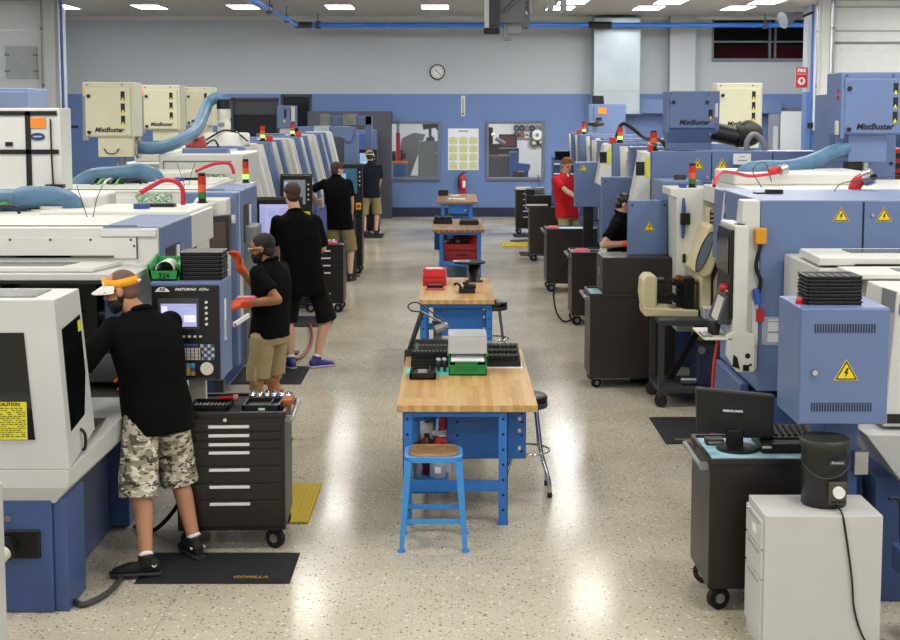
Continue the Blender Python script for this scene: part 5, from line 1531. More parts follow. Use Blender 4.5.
MB().box(0.1, 0.16, 3.85, 3.95, 1.96, 2.0).build('roof_fitting', INKBLUE, t)
MB().box(0.35, 1.55, 2.6, 3.5, 2.05, 2.16).build('roof_box', WHITE, t, bevel=0.02)
MB().box(0.12, 0.26, 0.7, 0.8, 2.05, 2.10).box(0.2, 0.32, 0.72, 0.78, 2.07, 2.12).build('roof_bracket', BLACK, t)
ro = MB().tube([(1.0, 1.3, 2.05), (1.005, 1.3, 2.11), (1.035, 1.3, 2.155), (1.09, 1.3, 2.18)], 0.048, n=14).build('red_elbow', RED, t)
MB().cyl((1.07, 1.3, 2.17), (1.13, 1.27, 2.195), 0.062, n=18).build('valve_body', STEEL, ro)
MB().cyl((1.11, 1.24, 2.19), (1.12, 1.2, 2.19), 0.024, n=10).build('valve_stem', BLACK, ro)
MB().cyl((1.0, 1.3, 2.04), (1.0, 1.3, 2.065), 0.085, n=18).build('flange', RED, ro)
MB().tube([(0.5, 2.2, 2.05), (0.42, 2.2, 2.2), (0.52, 2.2, 2.26), (0.58, 2.2, 2.1)], 0.004, n=5).tube([(0.75, 1.0, 2.05), (0.8, 1.0, 2.14), (0.95, 1.05, 2.17), (1.3, 1.2, 2.2)], 0.004, n=5).build('roof_wires', DGREY, t)
MB().box(1.4, 2.2, 0.6, 0.75, 2.06, 2.075).build('roof_grip', BLACK, t)

# control panel of the second right lathe
t = thing('control_panel', 'white control panel with black face beside the cream comparator', 'control panel', (1.86, 9.0, 0))
MB().prism([(0.0, 1.93), (0.095, 1.93), (0.095, 1.22), (0.15, 1.2), (0.15, 0.95), (0.03, 0.95), (-0.04, 1.06), (-0.04, 1.2), (0.0, 1.22)], 'y', 0.0, 0.06).box(0.0, 0.095, 0.0601, 0.5, 1.22, 1.93).build('case', WHITE, t, bevel=0.01)
fo = MB().box(-0.02, 0.0, 0.02, 0.48, 1.3, 1.9).build('face', BLACK, t, bevel=0.006)
MB().box(-0.026, -0.02, 0.08, 0.48, 1.6, 1.85).build('screen', GLASSDK, fo)
b = MB()
for i in range(3):
    for k in range(4):
        b.cyl((-0.04, 0.1 + k * 0.1, 1.36 + i * 0.06), (-0.02, 0.1 + k * 0.1, 1.36 + i * 0.06), 0.014, n=8)
b.build('knob', STEEL, fo)
MB().cyl((-0.07, 0.12, 1.5), (-0.02, 0.12, 1.5), 0.03, n=12).build('stop_button', RED, fo)
MB().hexa([(-0.09, 0.06, 1.26), (-0.09, 0.42, 1.26), (0.0, 0.42, 1.26), (0.0, 0.06, 1.26), (-0.03, 0.06, 1.46), (-0.03, 0.42, 1.46), (0.0, 0.42, 1.46), (0.0, 0.06, 1.46)]).build('keypad_console', DGREY, fo, bevel=0.006)
MB().hexa([(-0.087, 0.12, 1.28), (-0.087, 0.32, 1.28), (-0.06, 0.32, 1.28), (-0.06, 0.12, 1.28), (-0.042, 0.12, 1.43), (-0.042, 0.32, 1.43), (-0.02, 0.32, 1.43), (-0.02, 0.12, 1.43)]).build('key_sheet', PALLID, fo)
MB().box(-0.19, 0.0, 0.0, 0.46, 1.165, 1.18).build('shelf', PALLID, t, bevel=0.004)
s = MB()
s.cyl((0.1, -0.002, 1.06), (0.1, 0.01, 1.06), 0.018, n=12); s.box(0.07, 0.11, -0.006, 0.01, 0.96, 1.0); s.cyl((0.12, -0.002, 1.0), (0.12, 0.01, 1.0), 0.01, n=8)
s.build('socket', BLACK, t)
MB().hexa([(0.0, -0.004, 0.99), (0.05, -0.004, 0.97), (0.05, 0.01, 0.97), (0.0, 0.01, 0.99), (0.005, -0.004, 1.07), (0.03, -0.004, 1.05), (0.03, 0.01, 1.05), (0.005, 0.01, 1.07)]).build('vent', BLACK, t)
MB().cyl((0.05, 0.1, 1.925), (0.05, 0.1, 1.935), 0.038, n=18).build('cap', BLACK, t)
t = thing('tool_cup', 'black cup of tools on the control panel shelf', 'cup', (1.76, 9.15, 1.181))
MB().lathe([(0.04, 0), (0.045, 0.09), (0.04, 0.1)], n=16).build('cup', BLACK, t)
MB().box(-0.09, -0.03, -0.12, 0.06, 0, 0.012).build('gauge', MGREY, t)
MB().cyl((0.01, 0.0, 0.09), (0.03, 0.0, 0.13), 0.01, n=8).build('tool', STEEL, t)
t = tag(MB().tube([(1.87, 9.5, 1.16), (1.83, 9.48, 0.9), (1.82, 9.48, 0.6), (1.83, 9.5, 0.3), (1.9, 9.55, 0.012)], 0.012, n=8).build('red_hose', mat('orange_red_hose', '#d84028', 0.4)), 'orange-red hose dangling below the white control panel', 'hose')
# ================================================================== mist collectors, hoses


def mist_collector(label, x0, x1, y, z0, z1, paint, d=0.55, mode='cream', side=0.06):
    cx = (x0 + x1) / 2; w = x1 - x0; h = z1 - z0
    t = thing('mist_collector', label, 'mist collector', (cx, y, 0))
    MB().box(-w / 2, w / 2, 0.012, d, z0, z1).build('housing', paint, t, bevel=0.008)
    do = MB().box(-w / 2 + 0.03, w / 2 - (0.03 if mode == 'cream' else 0.05), -0.012, 0.012, z0 + 0.015, z1 - 0.06).build('door', paint, t, bevel=0.006)
    MB().box(-w / 2, -w / 2 + 0.03, -0.004, 0.012, z0 - 0.03, z1 - 0.15).build('hinge_strip', MGREY if mode == 'cream' else paint, t)
    xl = -w / 2 + 0.07
    for zz in ((z0 + 0.05, z1 - 0.15) if mode != 'funnel' else (z1 - 0.12,)):
        MB().cyl((xl, -0.035, zz), (xl, -0.01, zz), 0.02, n=12).build('latch', BLACK, do)
    if mode == 'funnel':
        MB().cyl((w / 2 - 0.14, -0.035, z1 - 0.12), (w / 2 - 0.14, -0.01, z1 - 0.12), 0.02, n=12).build('latch', BLACK, do)
    xr = w / 2 - (0.11 if mode == 'cream' else 0.1)
    ks = (0, 1, 2) if mode != 'funnel' else (0.75,)
    for k in ks:
        zc = z1 - 0.15 - k * 0.13
        a = MB(); a.box(-0.022, 0.022, -0.0135, -0.011, -0.05, 0.05)
        a.prism([(-0.016, -0.042), (0.016, -0.042), (0.0, -0.012)], 'y', -0.0145, -0.012, 1)
        a.box(-0.02, 0.02, -0.0145, -0.012, -0.05, -0.044, 1)
        a.build('warning_label', [INK, YELLOW], do, loc=(xr, 0, zc))
    lettering('MistBuster', 0.072 * min(1.15, w / 0.55), INK, do, (0.02 * w, -0.0135, z0 + 0.075), shear=0.25, bold=0.0022, name='brand_lettering')
    h_ = MB()
    for xx in (-w / 2 + 0.05, w / 2 - 0.12):
        h_.cyl((xx, -0.002, z1 - 0.03), (xx, 0.014, z1 - 0.03), 0.008, n=8)
    h_.build('corner_screw', DGREY, t)
    return t


def plenum(t, x0, x1, z0, z1, paint, d=0.45, pole=True):
    po = MB().box(x0, x1, 0.04, d, z0, z1).build('plenum', paint, t, bevel=0.006)
    if pole:
        MB().cyl(((x0 + x1) / 2 + 0.02, 0.25, 0), ((x0 + x1) / 2 + 0.02, 0.25, z0), 0.045, n=14).build('pole', MGREY, t)
        MB().box((x0 + x1) / 2 - 0.2, (x0 + x1) / 2 + 0.24, 0.05, 0.45, 0, 0.02).build('floor_plate', MGREY, t)
    return po


MC = []
for n, (u0, v0, u1, v1, Y, nv, lb) in enumerate(((82, 82, 134, 137, 14.8, (97, 132, 157), 'cream mist collector nearest of three, blue hose at its side'),
                                               (141, 85, 180, 130, 18.3, (152, 178, 141), 'middle one of the three cream mist collectors at left'),
                                               (184, 87, 213, 126, 21.8, (192, 208, 140), 'rearmost of the three cream mist collectors at left'))):
    xa, z1 = pt(u0, v0, Y); xb, z0 = pt(u1, v1, Y)
    t = mist_collector(lb, xa, xb, Y, z0, z1, CREAM, 0.42)
    t['group'] = 'cream mist collectors at left'
    cx = (xa + xb) / 2
    na, _z = pt(nv[0], v1, Y); nb, zb = pt(nv[1], nv[2], Y)
    po = plenum(t, na - cx, nb - cx, zb, z0, CREAM)
    if n == 0:
        MB().tube([(-0.06, 0.03, zb + 0.09), (-0.02, 0.02, zb + 0.04), (0.06, 0.02, zb + 0.04), (0.1, 0.03, zb + 0.09)], 0.006, n=6).build('pull_wire', BLACK, po)
        MB().cyl((nb - cx, 0.25, zb + 0.1), (nb - cx + 0.03, 0.25, zb + 0.1), 0.125, n=22).build('hose_collar', STEEL, po)
    MB().box(xa - cx + 0.002, xa - cx + 0.05, -0.006, 0.006, z1 - 0.13, z1 - 0.07).build('orange_tag', mat('tag_salmon', '#e0a07a', 0.5), t)
    MB().box(xa - cx - 0.005, xa - cx + 0.06, -0.01, 0.02, z0 - 0.04, z0 + 0.09).build('junction_plate', MGREY, t, bevel=0.005)
    MC.append((cx, Y, z0, zb, nb))

Y = 12.6
xa, z1 = pt(842, 72, Y); xb, z0 = pt(905, 135, Y)
t = mist_collector('blue mist collector at the right edge, blue hose to the lathe roof', xa, xb, Y, z0, z1, BLUE, 0.5, 'blue')
cx = (xa + xb) / 2
xn0, zn = pt(849, 162, Y); xn1 = pt(888, 162, Y)[0]
plenum(t, xn0 - cx, xn1 - cx, zn, z0, BLUE, pole=False)
MB().box(xn0 - cx + 0.02, xn0 - cx + 0.16, 0.1, 0.25, 0, zn).build('post', BLACK, t)
xq, zq = pt(869, 170, Y)
MB().cyl((xq - cx, 0.1, 2.05), (xq - cx, 0.1, zn), 0.04, n=12).build('drain_pipe', STEEL, t)
MB().box(xa - cx - 0.02, xa - cx, 0.04, 0.12, z0 + 0.0, z0 + 0.13).build('switch_plate', PALLID, t, bevel=0.006)
MB().cyl((xa - cx - 0.02, 0.08, z1 - 0.17), (xa - cx, 0.08, z1 - 0.17), 0.016, n=10).cyl((xa - cx - 0.02, 0.08, z1 - 0.23), (xa - cx, 0.08, z1 - 0.23), 0.016, n=10).build('pilot_lamp', LAMPRED, t)

Y = 14.7
xa, z1 = pt(667, 91, Y); xb, z0 = pt(719.5, 129.5, Y)
t = mist_collector('blue mist collector with a funnel base on the third right machine', xa, xb, Y, z0, z1, BLUE, 0.28, 'funnel')
cx = (xa + xb) / 2; w = xb - xa
zb = 2.273
MB().hexa([(-w / 2 + 0.02, 0.1, zb + 0.07), (w / 2 - 0.06, 0.1, zb + 0.07), (w / 2 - 0.06, 0.25, zb + 0.07), (-w / 2 + 0.02, 0.25, zb + 0.07), (-w / 2, 0.0, z0), (w / 2, 0.0, z0), (w / 2, 0.28, z0), (-w / 2, 0.28, z0)]).box(-w / 2 + 0.02, w / 2 - 0.06, 0.1, 0.25, zb, zb + 0.07).build('funnel_base', BLUE, t, bevel=0.006)
MB().box(w / 2 - 0.07, w / 2 - 0.02, -0.005, 0.0, z1 - 0.28, z1 - 0.13).build('switch_plate', PALLID, t, bevel=0.005)
MB().cyl((w / 2 - 0.05, -0.01, z0 + 0.07), (w / 2 - 0.05, 0.01, z0 + 0.07), 0.018, n=10).build('pilot_lamp', LAMPRED, t)
du = MB().cyl((w / 2 - 0.1, 0.14, zb + 0.2), (w / 2 + 0.22, 0.1, zb + 0.13), 0.105, n=22).build('black_elbow', BLACK, t)
MB().tube([(w / 2 + 0.2, 0.1, zb + 0.135), (w / 2 + 0.33, 0.12, zb + 0.14), (w / 2 + 0.4, 0.22, zb + 0.17), (w / 2 + 0.38, 0.36, zb + 0.2)], 0.115, n=20).build('elbow_bend', SOFTBLK, du)
MB().cyl((w / 2 - 0.1, 0.139, zb + 0.2), (w / 2 - 0.07, 0.138, zb + 0.195), 0.115, n=22).build('elbow_clamp', STEEL, du)
Y = 16.8
xa, z1 = pt(717, 83, Y); xb, z0 = pt(766, 130, Y)
t = mist_collector('cream mist collector on the right, behind the funnel-based blue one', xa, xb - 0.05, Y, z0, z1, CREAM, 0.3)
cx = (xa + xb - 0.05) / 2
plenum(t, 0.05, 0.25, pt(750, 148, Y)[1], z0, CREAM)

# hoses
def hose(label, pts, r, name='hose', m=None, ribs=0.02):
    o = MB().tube(pts, r, n=18, sub=12, ribs=ribs).build(name, m or M_HOSE)
    return tag(o, label, 'hose')


def hp(u, v, Y):
    x, z = pt(u, v, Y); return (x, Y, z)


hose('wide blue hose on the nearest left lathe roof, leaving the frame', [(-4.8, 10.4, 2.06), hp(0, 200, 10.25), hp(25, 197.5, 10.2), hp(50, 197.5, 10.2), hp(66, 201, 10.2), hp(73, 208, 10.2), (-2.97 + 0.1, 10.2, 1.97)], 0.085)
hose('wide blue hose arching onto the second left lathe roof', [hp(60, 197, 14.0), hp(72, 190, 14.05), hp(92, 177.5, 14.1), hp(120, 174.5, 14.15), hp(140, 172, 14.2), hp(153, 176.5, 14.22), hp(158.5, 184, 14.22), (-3.03, 14.22, 1.97)], 0.09)
c = MC[0]
hose('blue hose from the cream collector rising over to the white canister', [(c[4] + 0.01, 15.05, c[3] + 0.11), hp(145, 148, 15.07), hp(160, 147.5, 15.15), hp(175, 143, 15.4), hp(189, 135.5, 15.9), hp(197, 129, 16.4), hp(203, 116, 17.0), hp(208, 104, 17.4), hp(214, 98.5, 17.5), hp(220, 98.5, 17.5), hp(224.5, 104, 17.5), (pt(225, 135, 17.5)[0] - 0.01, 17.5, 2.80)], 0.07)
t = thing('hose_valve', 'red valve with black wires under the bend of blue hose', 'valve', hp(197, 145, 16.2))
MB().cyl((-0.12, 0, -0.03), (0.1, 0, 0.04), 0.07, n=14).build('valve_body', mat('faded_red', '#b04a4a', 0.45), t)
MB().tube([(0.1, 0, 0.0), (0.2, 0, 0.06), (0.25, 0, -0.03), (0.15, 0, -0.06)], 0.012, n=6).build('wire', BLACK, t)
t = thing('valve_pedestal', 'white block under the red valve on the third machine hood', 'block', (hp(197, 145, 16.2)[0], 16.2, 2.02))
MB().box(-0.3, 0.3, -0.15, 0.3, 0, hp(197, 145, 16.2)[2] - 2.02 - 0.06).build('block', WHITE, t, bevel=0.015)
hose('wide blue hose from the right blue mist collector to the lathe roof', [hp(846, 148, 12.7), hp(832, 153, 12.6), hp(808, 163, 12.4), hp(785, 168, 12.2), hp(765, 168, 12.0), hp(750, 170, 11.9), hp(743, 175, 11.9), (pt(741, 181, 11.9)[0], 11.9, 2.1)], 0.07)
REDP = [hp(714, 186, 10.6), hp(716, 178, 10.7), hp(722, 172, 10.9), hp(735, 173, 11.2), hp(750, 176, 11.4), hp(770, 174, 11.5)]
tag(MB().tube(REDP, 0.015, n=10).build('red_hose', REDHOSE), 'red hose looping along the second right lathe roof', 'hose')
t = thing('hose_coupling', 'steel and red coupling lying on the blue hose at right', 'coupling', hp(779, 170.5, 11.6))
MB().cyl((-0.09, 0, -0.01), (0.02, 0, 0.01), 0.035, n=14).build('collar', RED, t)
MB().cyl((0.0, -0.03, 0.0), (0.06, -0.01, 0.015), 0.042, n=14).build('nut', STEEL, t)
for lb, P in (('red hose arching over the second left lathe roof', [hp(140, 193, 10.2), hp(152, 186, 10.25), hp(163, 180.5, 10.3), hp(174, 181, 10.3), hp(181, 186, 10.3), hp(183, 194, 10.3), hp(183, 205, 10.3)]),
              ('red hose arching over the third left machine hood', [hp(196, 171, 14.2), hp(205, 167, 14.3), hp(216, 163.5, 14.3), hp(227, 163, 14.3), hp(232, 167, 14.3), hp(234, 174, 14.3)])):
    tag(MB().tube(P, 0.018, n=10).build('red_hose', REDHOSE), lb, 'hose', group='red hoses over the left lathes')
t = tag(MB().tube([hp(747, 152, 14.4), hp(747, 142, 14.4), hp(752, 135, 14.4), hp(758, 136, 14.4), hp(764, 145, 14.4), hp(764, 154, 14.4)], 0.03, n=10).build('conduit_loop', MGREY), 'grey flexible conduit looping up beside the cream right collector', 'conduit')
t = tag(MB().tube([hp(616, 138, 18.0), hp(622, 124, 18.0), hp(632, 128, 17.9), hp(645, 138, 17.6), hp(660, 140, 15.2), hp(668, 150, 14.9)], 0.025, n=8).build('cable', SOFTBLK), 'black cable looping from a signal tower to the funnel-based collector', 'cable')
t = thing('notice_card', 'white notice card hung on the blue cabinet under the conduit loop', 'card', hp(742, 158.5, 14.1))
MB().box(-0.09, 0.09, -0.01, 0.0, -0.06, 0.05).build('card', PAPER, t)
MB().box(-0.03, 0.03, -0.012, -0.01, 0.015, 0.022).box(-0.05, 0.05, -0.012, -0.01, -0.025, -0.015).build('print', MGREY, t)

# white filter cabinet with black straps on the second left lathe
Y = 12.75
xa, z1 = pt(-30, 108, Y); xb, _ = pt(60, 108, Y)
t = thing('filter_cabinet', 'white cabinet with black cross straps and a blue oval badge', 'cabinet', (xb, Y, 1.942))
h = z1 - 1.942; w = xb - xa
MB().box(-w, 0, 0.0, 0.36, 0, h).build('case', WHITE, t, bevel=0.01)
s = MB()
def sb(u0, v0, u1, v1, m=None, y0=-0.012, y1=0.002):
    a, zt = pt(u0, v0, Y); b_, zb_ = pt(u1, v1, Y)
    return (a - xb, b_ - xb, y0, y1, max(zb_ - 1.942, 0), zt - 1.942)
s.box(*sb(-25, 111, 57, 115.5)); s.box(*sb(25, 111, 32.5, 187)); s.box(*sb(0, 149.5, 59, 154))
s.build('black_strap', BLACK, t)
MB().box(*sb(30.5, 118, 46, 128)).build('orange_sticker', mat('sticker_orange', '#e8862a', 0.5), t)
a, zt = pt(38, 136.5, Y)
MB().loft([((a - xb, -0.012, zt - 1.942), (1, 0, 0), (0, 0, 1), 0.066, 0.034), ((a - xb, 0.002, zt - 1.942), (1, 0, 0), (0, 0, 1), 0.066, 0.034)], n=24, sq=2).build('oval_badge', mat('badge_blue', '#243a66', 0.4), t)
MB().loft([((a - xb, -0.0135, zt - 1.942), (1, 0, 0), (0, 0, 1), 0.045, 0.008), ((a - xb, -0.012, zt - 1.942), (1, 0, 0), (0, 0, 1), 0.045, 0.008)], n=16, sq=2).build('badge_script', mat('badge_pale', '#9fb0cc', 0.4), t)
MB().box(*sb(5.5, 142, 13, 146)).build('name_plate', BLACK, t)
MB().tube([hp(51, 119, Y - 0.02)[0:1] and (pt(51, 119, Y)[0] - xb, -0.02, pt(51, 119, Y)[1] - 1.942), (pt(52, 150, Y)[0] - xb, -0.02, pt(52, 150, Y)[1] - 1.942), (pt(53, 170, Y)[0] - xb, -0.02, pt(53, 170, Y)[1] - 1.942), (pt(54, 182, Y)[0] - xb, -0.02, 0.02)], 0.008, n=6).build('cord', BLACK, t)
MB().box(*sb(48, 184, 66, 187.5, y0=-0.1, y1=-0.01)).build('bracket', BLACK, t)
xa, z1 = pt(-30, 88, 16.0); xb, _ = pt(27.5, 88, 16.0)
t = thing('pale_cabinet', 'pale blue cabinet top showing behind the strapped white cabinet', 'cabinet', (xb, 16.0, 0))
MB().box(-1.2, 0, 0, 0.8, 0, z1).build('body', PBLUE, t, bevel=0.01)
MB().box(-1.18, -0.02, -0.015, 0, 0.05, z1 - 0.04).build('door', PBLUE, t, bevel=0.006)

# tall blue cabinet behind the right collector, far blue box, far overhead duct
Y = 13.5
xa, z1 = pt(829, 120, Y); xb, _ = pt(897, 120, Y)
t = thing('tall_blue_cabinet', 'tall blue cabinet behind the right blue mist collector', 'cabinet', (xa, Y, 0))
MB().box(0, xb - xa, 0, 0.55, 0, 2.85).build('body', BLUE, t, bevel=0.01)
MB().box(0.06, xb - xa - 0.02, -0.015, 0, 0.05, 2.5).build('door', BLUE, t, bevel=0.006)
MB().cyl((xb - xa - 0.05, -0.03, 2.17), (xb - xa - 0.05, -0.01, 2.17), 0.015, n=10).build('lock', BLACK, t)
t = thing('red_tool_rack', 'red parts rack at the right frame edge behind the blue cabinet', 'rack', (xb + 0.25, Y + 0.6, 0))
MB().box(-0.15, 0.4, 0, 0.4, 0, 2.3).build('frame', RED, t, bevel=0.01)
for k in range(4):
    MB().box(-0.12, 0.35, -0.02, 0.0, 1.9 + k * 0.1, 1.95 + k * 0.1).build('shelf_slot', BLACK, t)

Y = 27.6
xa, z1 = pt(589, 104, Y); xb, _ = pt(626, 104, Y)
t = thing('blue_control_cabinet', 'far blue cabinet with an orange sticker, black speaker on top', 'cabinet', (xa, Y, 0))
w = xb - xa
MB().box(0, w, 0.02, 0.8, 0, z1).build('body', BLUE, t, bevel=0.01)
MB().box(0.1, w - 0.02, 0, 0.02, 0.2, z1 - 0.03).build('door', BLUE, t, bevel=0.006)
a, za = pt(598, 107.5, Y); b_, zb_ = pt(606.5, 114, Y)
MB().box(a - xa, b_ - xa, -0.006, 0, zb_, za).build('orange_sticker', mat('sticker_orange', '#e8862a'), t)
a, za = pt(599, 119, Y)
MB().box(a - xa - 0.06, a - xa + 0.06, -0.01, 0, za - 0.03, za + 0.03).build('name_plate', BLACK, t)
t = thing('black_speaker', 'black box speaker on top of the far blue cabinet', 'loudspeaker', (pt(599.5, 104, Y)[0], Y + 0.3, z1))
MB().hexa([(-0.1, -0.1, 0), (0.12, -0.1, 0), (0.12, 0.1, 0), (-0.1, 0.1, 0), (-0.12, -0.1, 0.17), (0.1, -0.1, 0.17), (0.1, 0.1, 0.17), (-0.12, 0.1, 0.17)]).build('box', BLACK, t, bevel=0.01)
MB().box(-0.09, 0.09, -0.108, -0.1, 0.02, 0.15).build('grille', SOFTBLK, t)
t = thing('machine_lamp', 'black work lamp on an arm before the far blue cabinet', 'lamp', (pt(596, 145, 26.9)[0], 26.9, 2.1))
zl = pt(596, 124, 26.9)[1] - 2.1
MB().cyl((0, 0, 0), (0, 0, zl), 0.025, n=8).build('arm', MGREY, t)
MB().ball((0, 0, zl), 0.17, 0.1, 0.06).build('lamp_head', BLACK, t)
MB().lathe([(0.1, 0), (0.1, 0.03)], n=16).build('base', BLACK, t)
# small monitors and boxes cluttering the far right machines
for (u0, v0, u1, v1, Y, m, nm, lb, ct) in ((579, 135, 589, 143, 26.5, BLACK, 'small_monitor', 'small black monitor beside the far blue cabinet', 'monitor'),
                                       (583, 148, 597, 158, 25.0, BLUE, 'blue_chute_box', 'small blue box above the man in red', 'box'),
                                       (555, 151, 570, 160, 27.0, BLACK, 'black_console', 'black console left of the man in red', 'console')):
    a, z1 = pt(u0, v0, Y); b_, z0 = pt(u1, v1, Y)
    t = thing(nm, lb, ct, ((a + b_) / 2, Y, 0)); w = b_ - a
    MB().box(-w / 2, w / 2, 0, 0.15, z0, z1).build('case', m, t, bevel=0.01)
    MB().box(-w / 2 + 0.02, w / 2 - 0.02, -0.006, 0, z0 + 0.02, z1 - 0.02).build('face', GLASSDK if m is BLACK else BLUE, t)
    MB().box(-0.04, 0.04, 0.04, 0.12, 0, z0).build('stand', MGREY, t)
a, z1 = pt(553, 155, 28); b_, _ = pt(566, 155, 28)
t = thing('tool_shelf', 'narrow blue and white tool shelf left of the man in red', 'shelf', (a, 28, 0))
MB().box(0, b_ - a + 0.3, 0.0, 0.4, 0, 1.75).build('frame', DBLUE, t, bevel=0.01)
for k in range(3):
    MB().box(0.02, b_ - a + 0.28, -0.1, 0.3, 1.2 + k * 0.2, 1.22 + k * 0.2).build('shelf_board', PAPER, t)

# far left overhead blue ducts with galvanised boxes
t = thing('overhead_duct', 'blue overhead duct with galvanised boxes at the far left', 'duct', (0, 0, 0))
def span(mb, u0, v0, u1, v1, Y, d=0.3, m=0):
    a, zt = pt(u0, v0, Y); b_, zb_ = pt(u1, v1, Y); return mb.box(a, b_, Y, Y + d, zb_, zt, m)
m1 = MB(); span(m1, 298, 126.5, 350, 137, 29.45); m1.build('blue_run', BLUE, t, bevel=0.01)
m1 = MB(); span(m1, 328, 116, 372, 125, 31.0); span(m1, 365, 116, 372, 152, 31.0); m1.build('blue_branch', BLUE, t, bevel=0.01)
a, zt = pt(348, 127, 29.45); b_, zb_ = pt(356, 137, 29.45)
MB().hexa([(a - 0.15, 29.43, zb_), (a + 0.05, 29.43, zb_ - 0.12), (a + 0.05, 29.77, zb_ - 0.12), (a - 0.15, 29.77, zb_), (a - 0.02, 29.43, zt), (b_, 29.43, zt), (b_, 29.77, zt), (a - 0.02, 29.77, zt)]).build('elbow', BLUE, t)
m1 = MB(); span(m1, 314, 126, 329, 139, 29.35, 0.5); m1.build('galvanised_box', GALV, t)
m1 = MB(); span(m1, 320, 114, 330, 126, 30.8, 0.5); span(m1, 343, 114, 356, 125, 30.9, 0.5); m1.build('galvanised_sleeve', mat_mottled('dull_galvanised', [(0.3, '#6f7270'), (0.7, '#9a9c96')], 5, 0.4, 0.4), t)
a, zt = pt(352, 140, 29.1)
MB().box(a - 0.2, a + 0.1, 29.5, 29.8, 0, 2.2).build('support_column', BLUE, t, bevel=0.01)
a, zt = pt(303, 140, 29.1)
MB().box(a - 0.05, a + 0.05, 29.5, 29.7, 0, 2.3).build('support_post', MGREY, t)
a, zt = pt(368, 140, 31.1)
MB().box(a - 0.05, a + 0.05, 31.05, 31.25, 0, 2.3).build('support_post', MGREY, t)
Y = 29.9
xa, z1 = pt(277, 105.5, Y); xb, z0 = pt(296, 128, Y)
t = thing('blue_switch_box', 'blue switch box on a grey stem before the dark far windows', 'electrical box', ((xa + xb) / 2, Y, 0))
w = xb - xa
MB().box(-w / 2, w / 2, 0, 0.3, z0, z1).build('housing', BLUE, t, bevel=0.01)
MB().box(-0.05, 0.0, -0.012, 0, z0 + 0.22, z1 - 0.08).box(w / 2 - 0.12, w / 2 - 0.06, -0.012, 0, z1 - 0.3, z1 - 0.08).build('switch', [BLACK], t)
MB().box(w / 2 - 0.1, w / 2 - 0.02, -0.02, 0, z0 + 0.15, z1 - 0.02).build('white_plate', PALLID, t)
MB().box(-0.07, -0.02, -0.012, 0, z0 + 0.12, z0 + 0.18).build('warning_label', YELLOW, t)
MB().box(-w / 2 + 0.05, w / 2 - 0.08, 0.05, 0.25, 0, z0).build('stem', LGREY, t)
Y = 33.2
a, z1 = pt(355, 130, Y); b_, z0 = pt(376, 175, Y)
t = thing('far_blue_machine', 'blue machine behind the man in the tan cap', 'machine', (a, Y, 0))
MB().box(0, b_ - a, 0, 0.9, 0, z1).build('body', BLUE, t, bevel=0.01)
MB().box(0.05, b_ - a - 0.05, -0.02, 0, 0.9, z1 - 0.1).build('door', mat('deep_blue', '#3f5a96', 0.45), t, bevel=0.01)
# ================================================================== control pendants of the left row


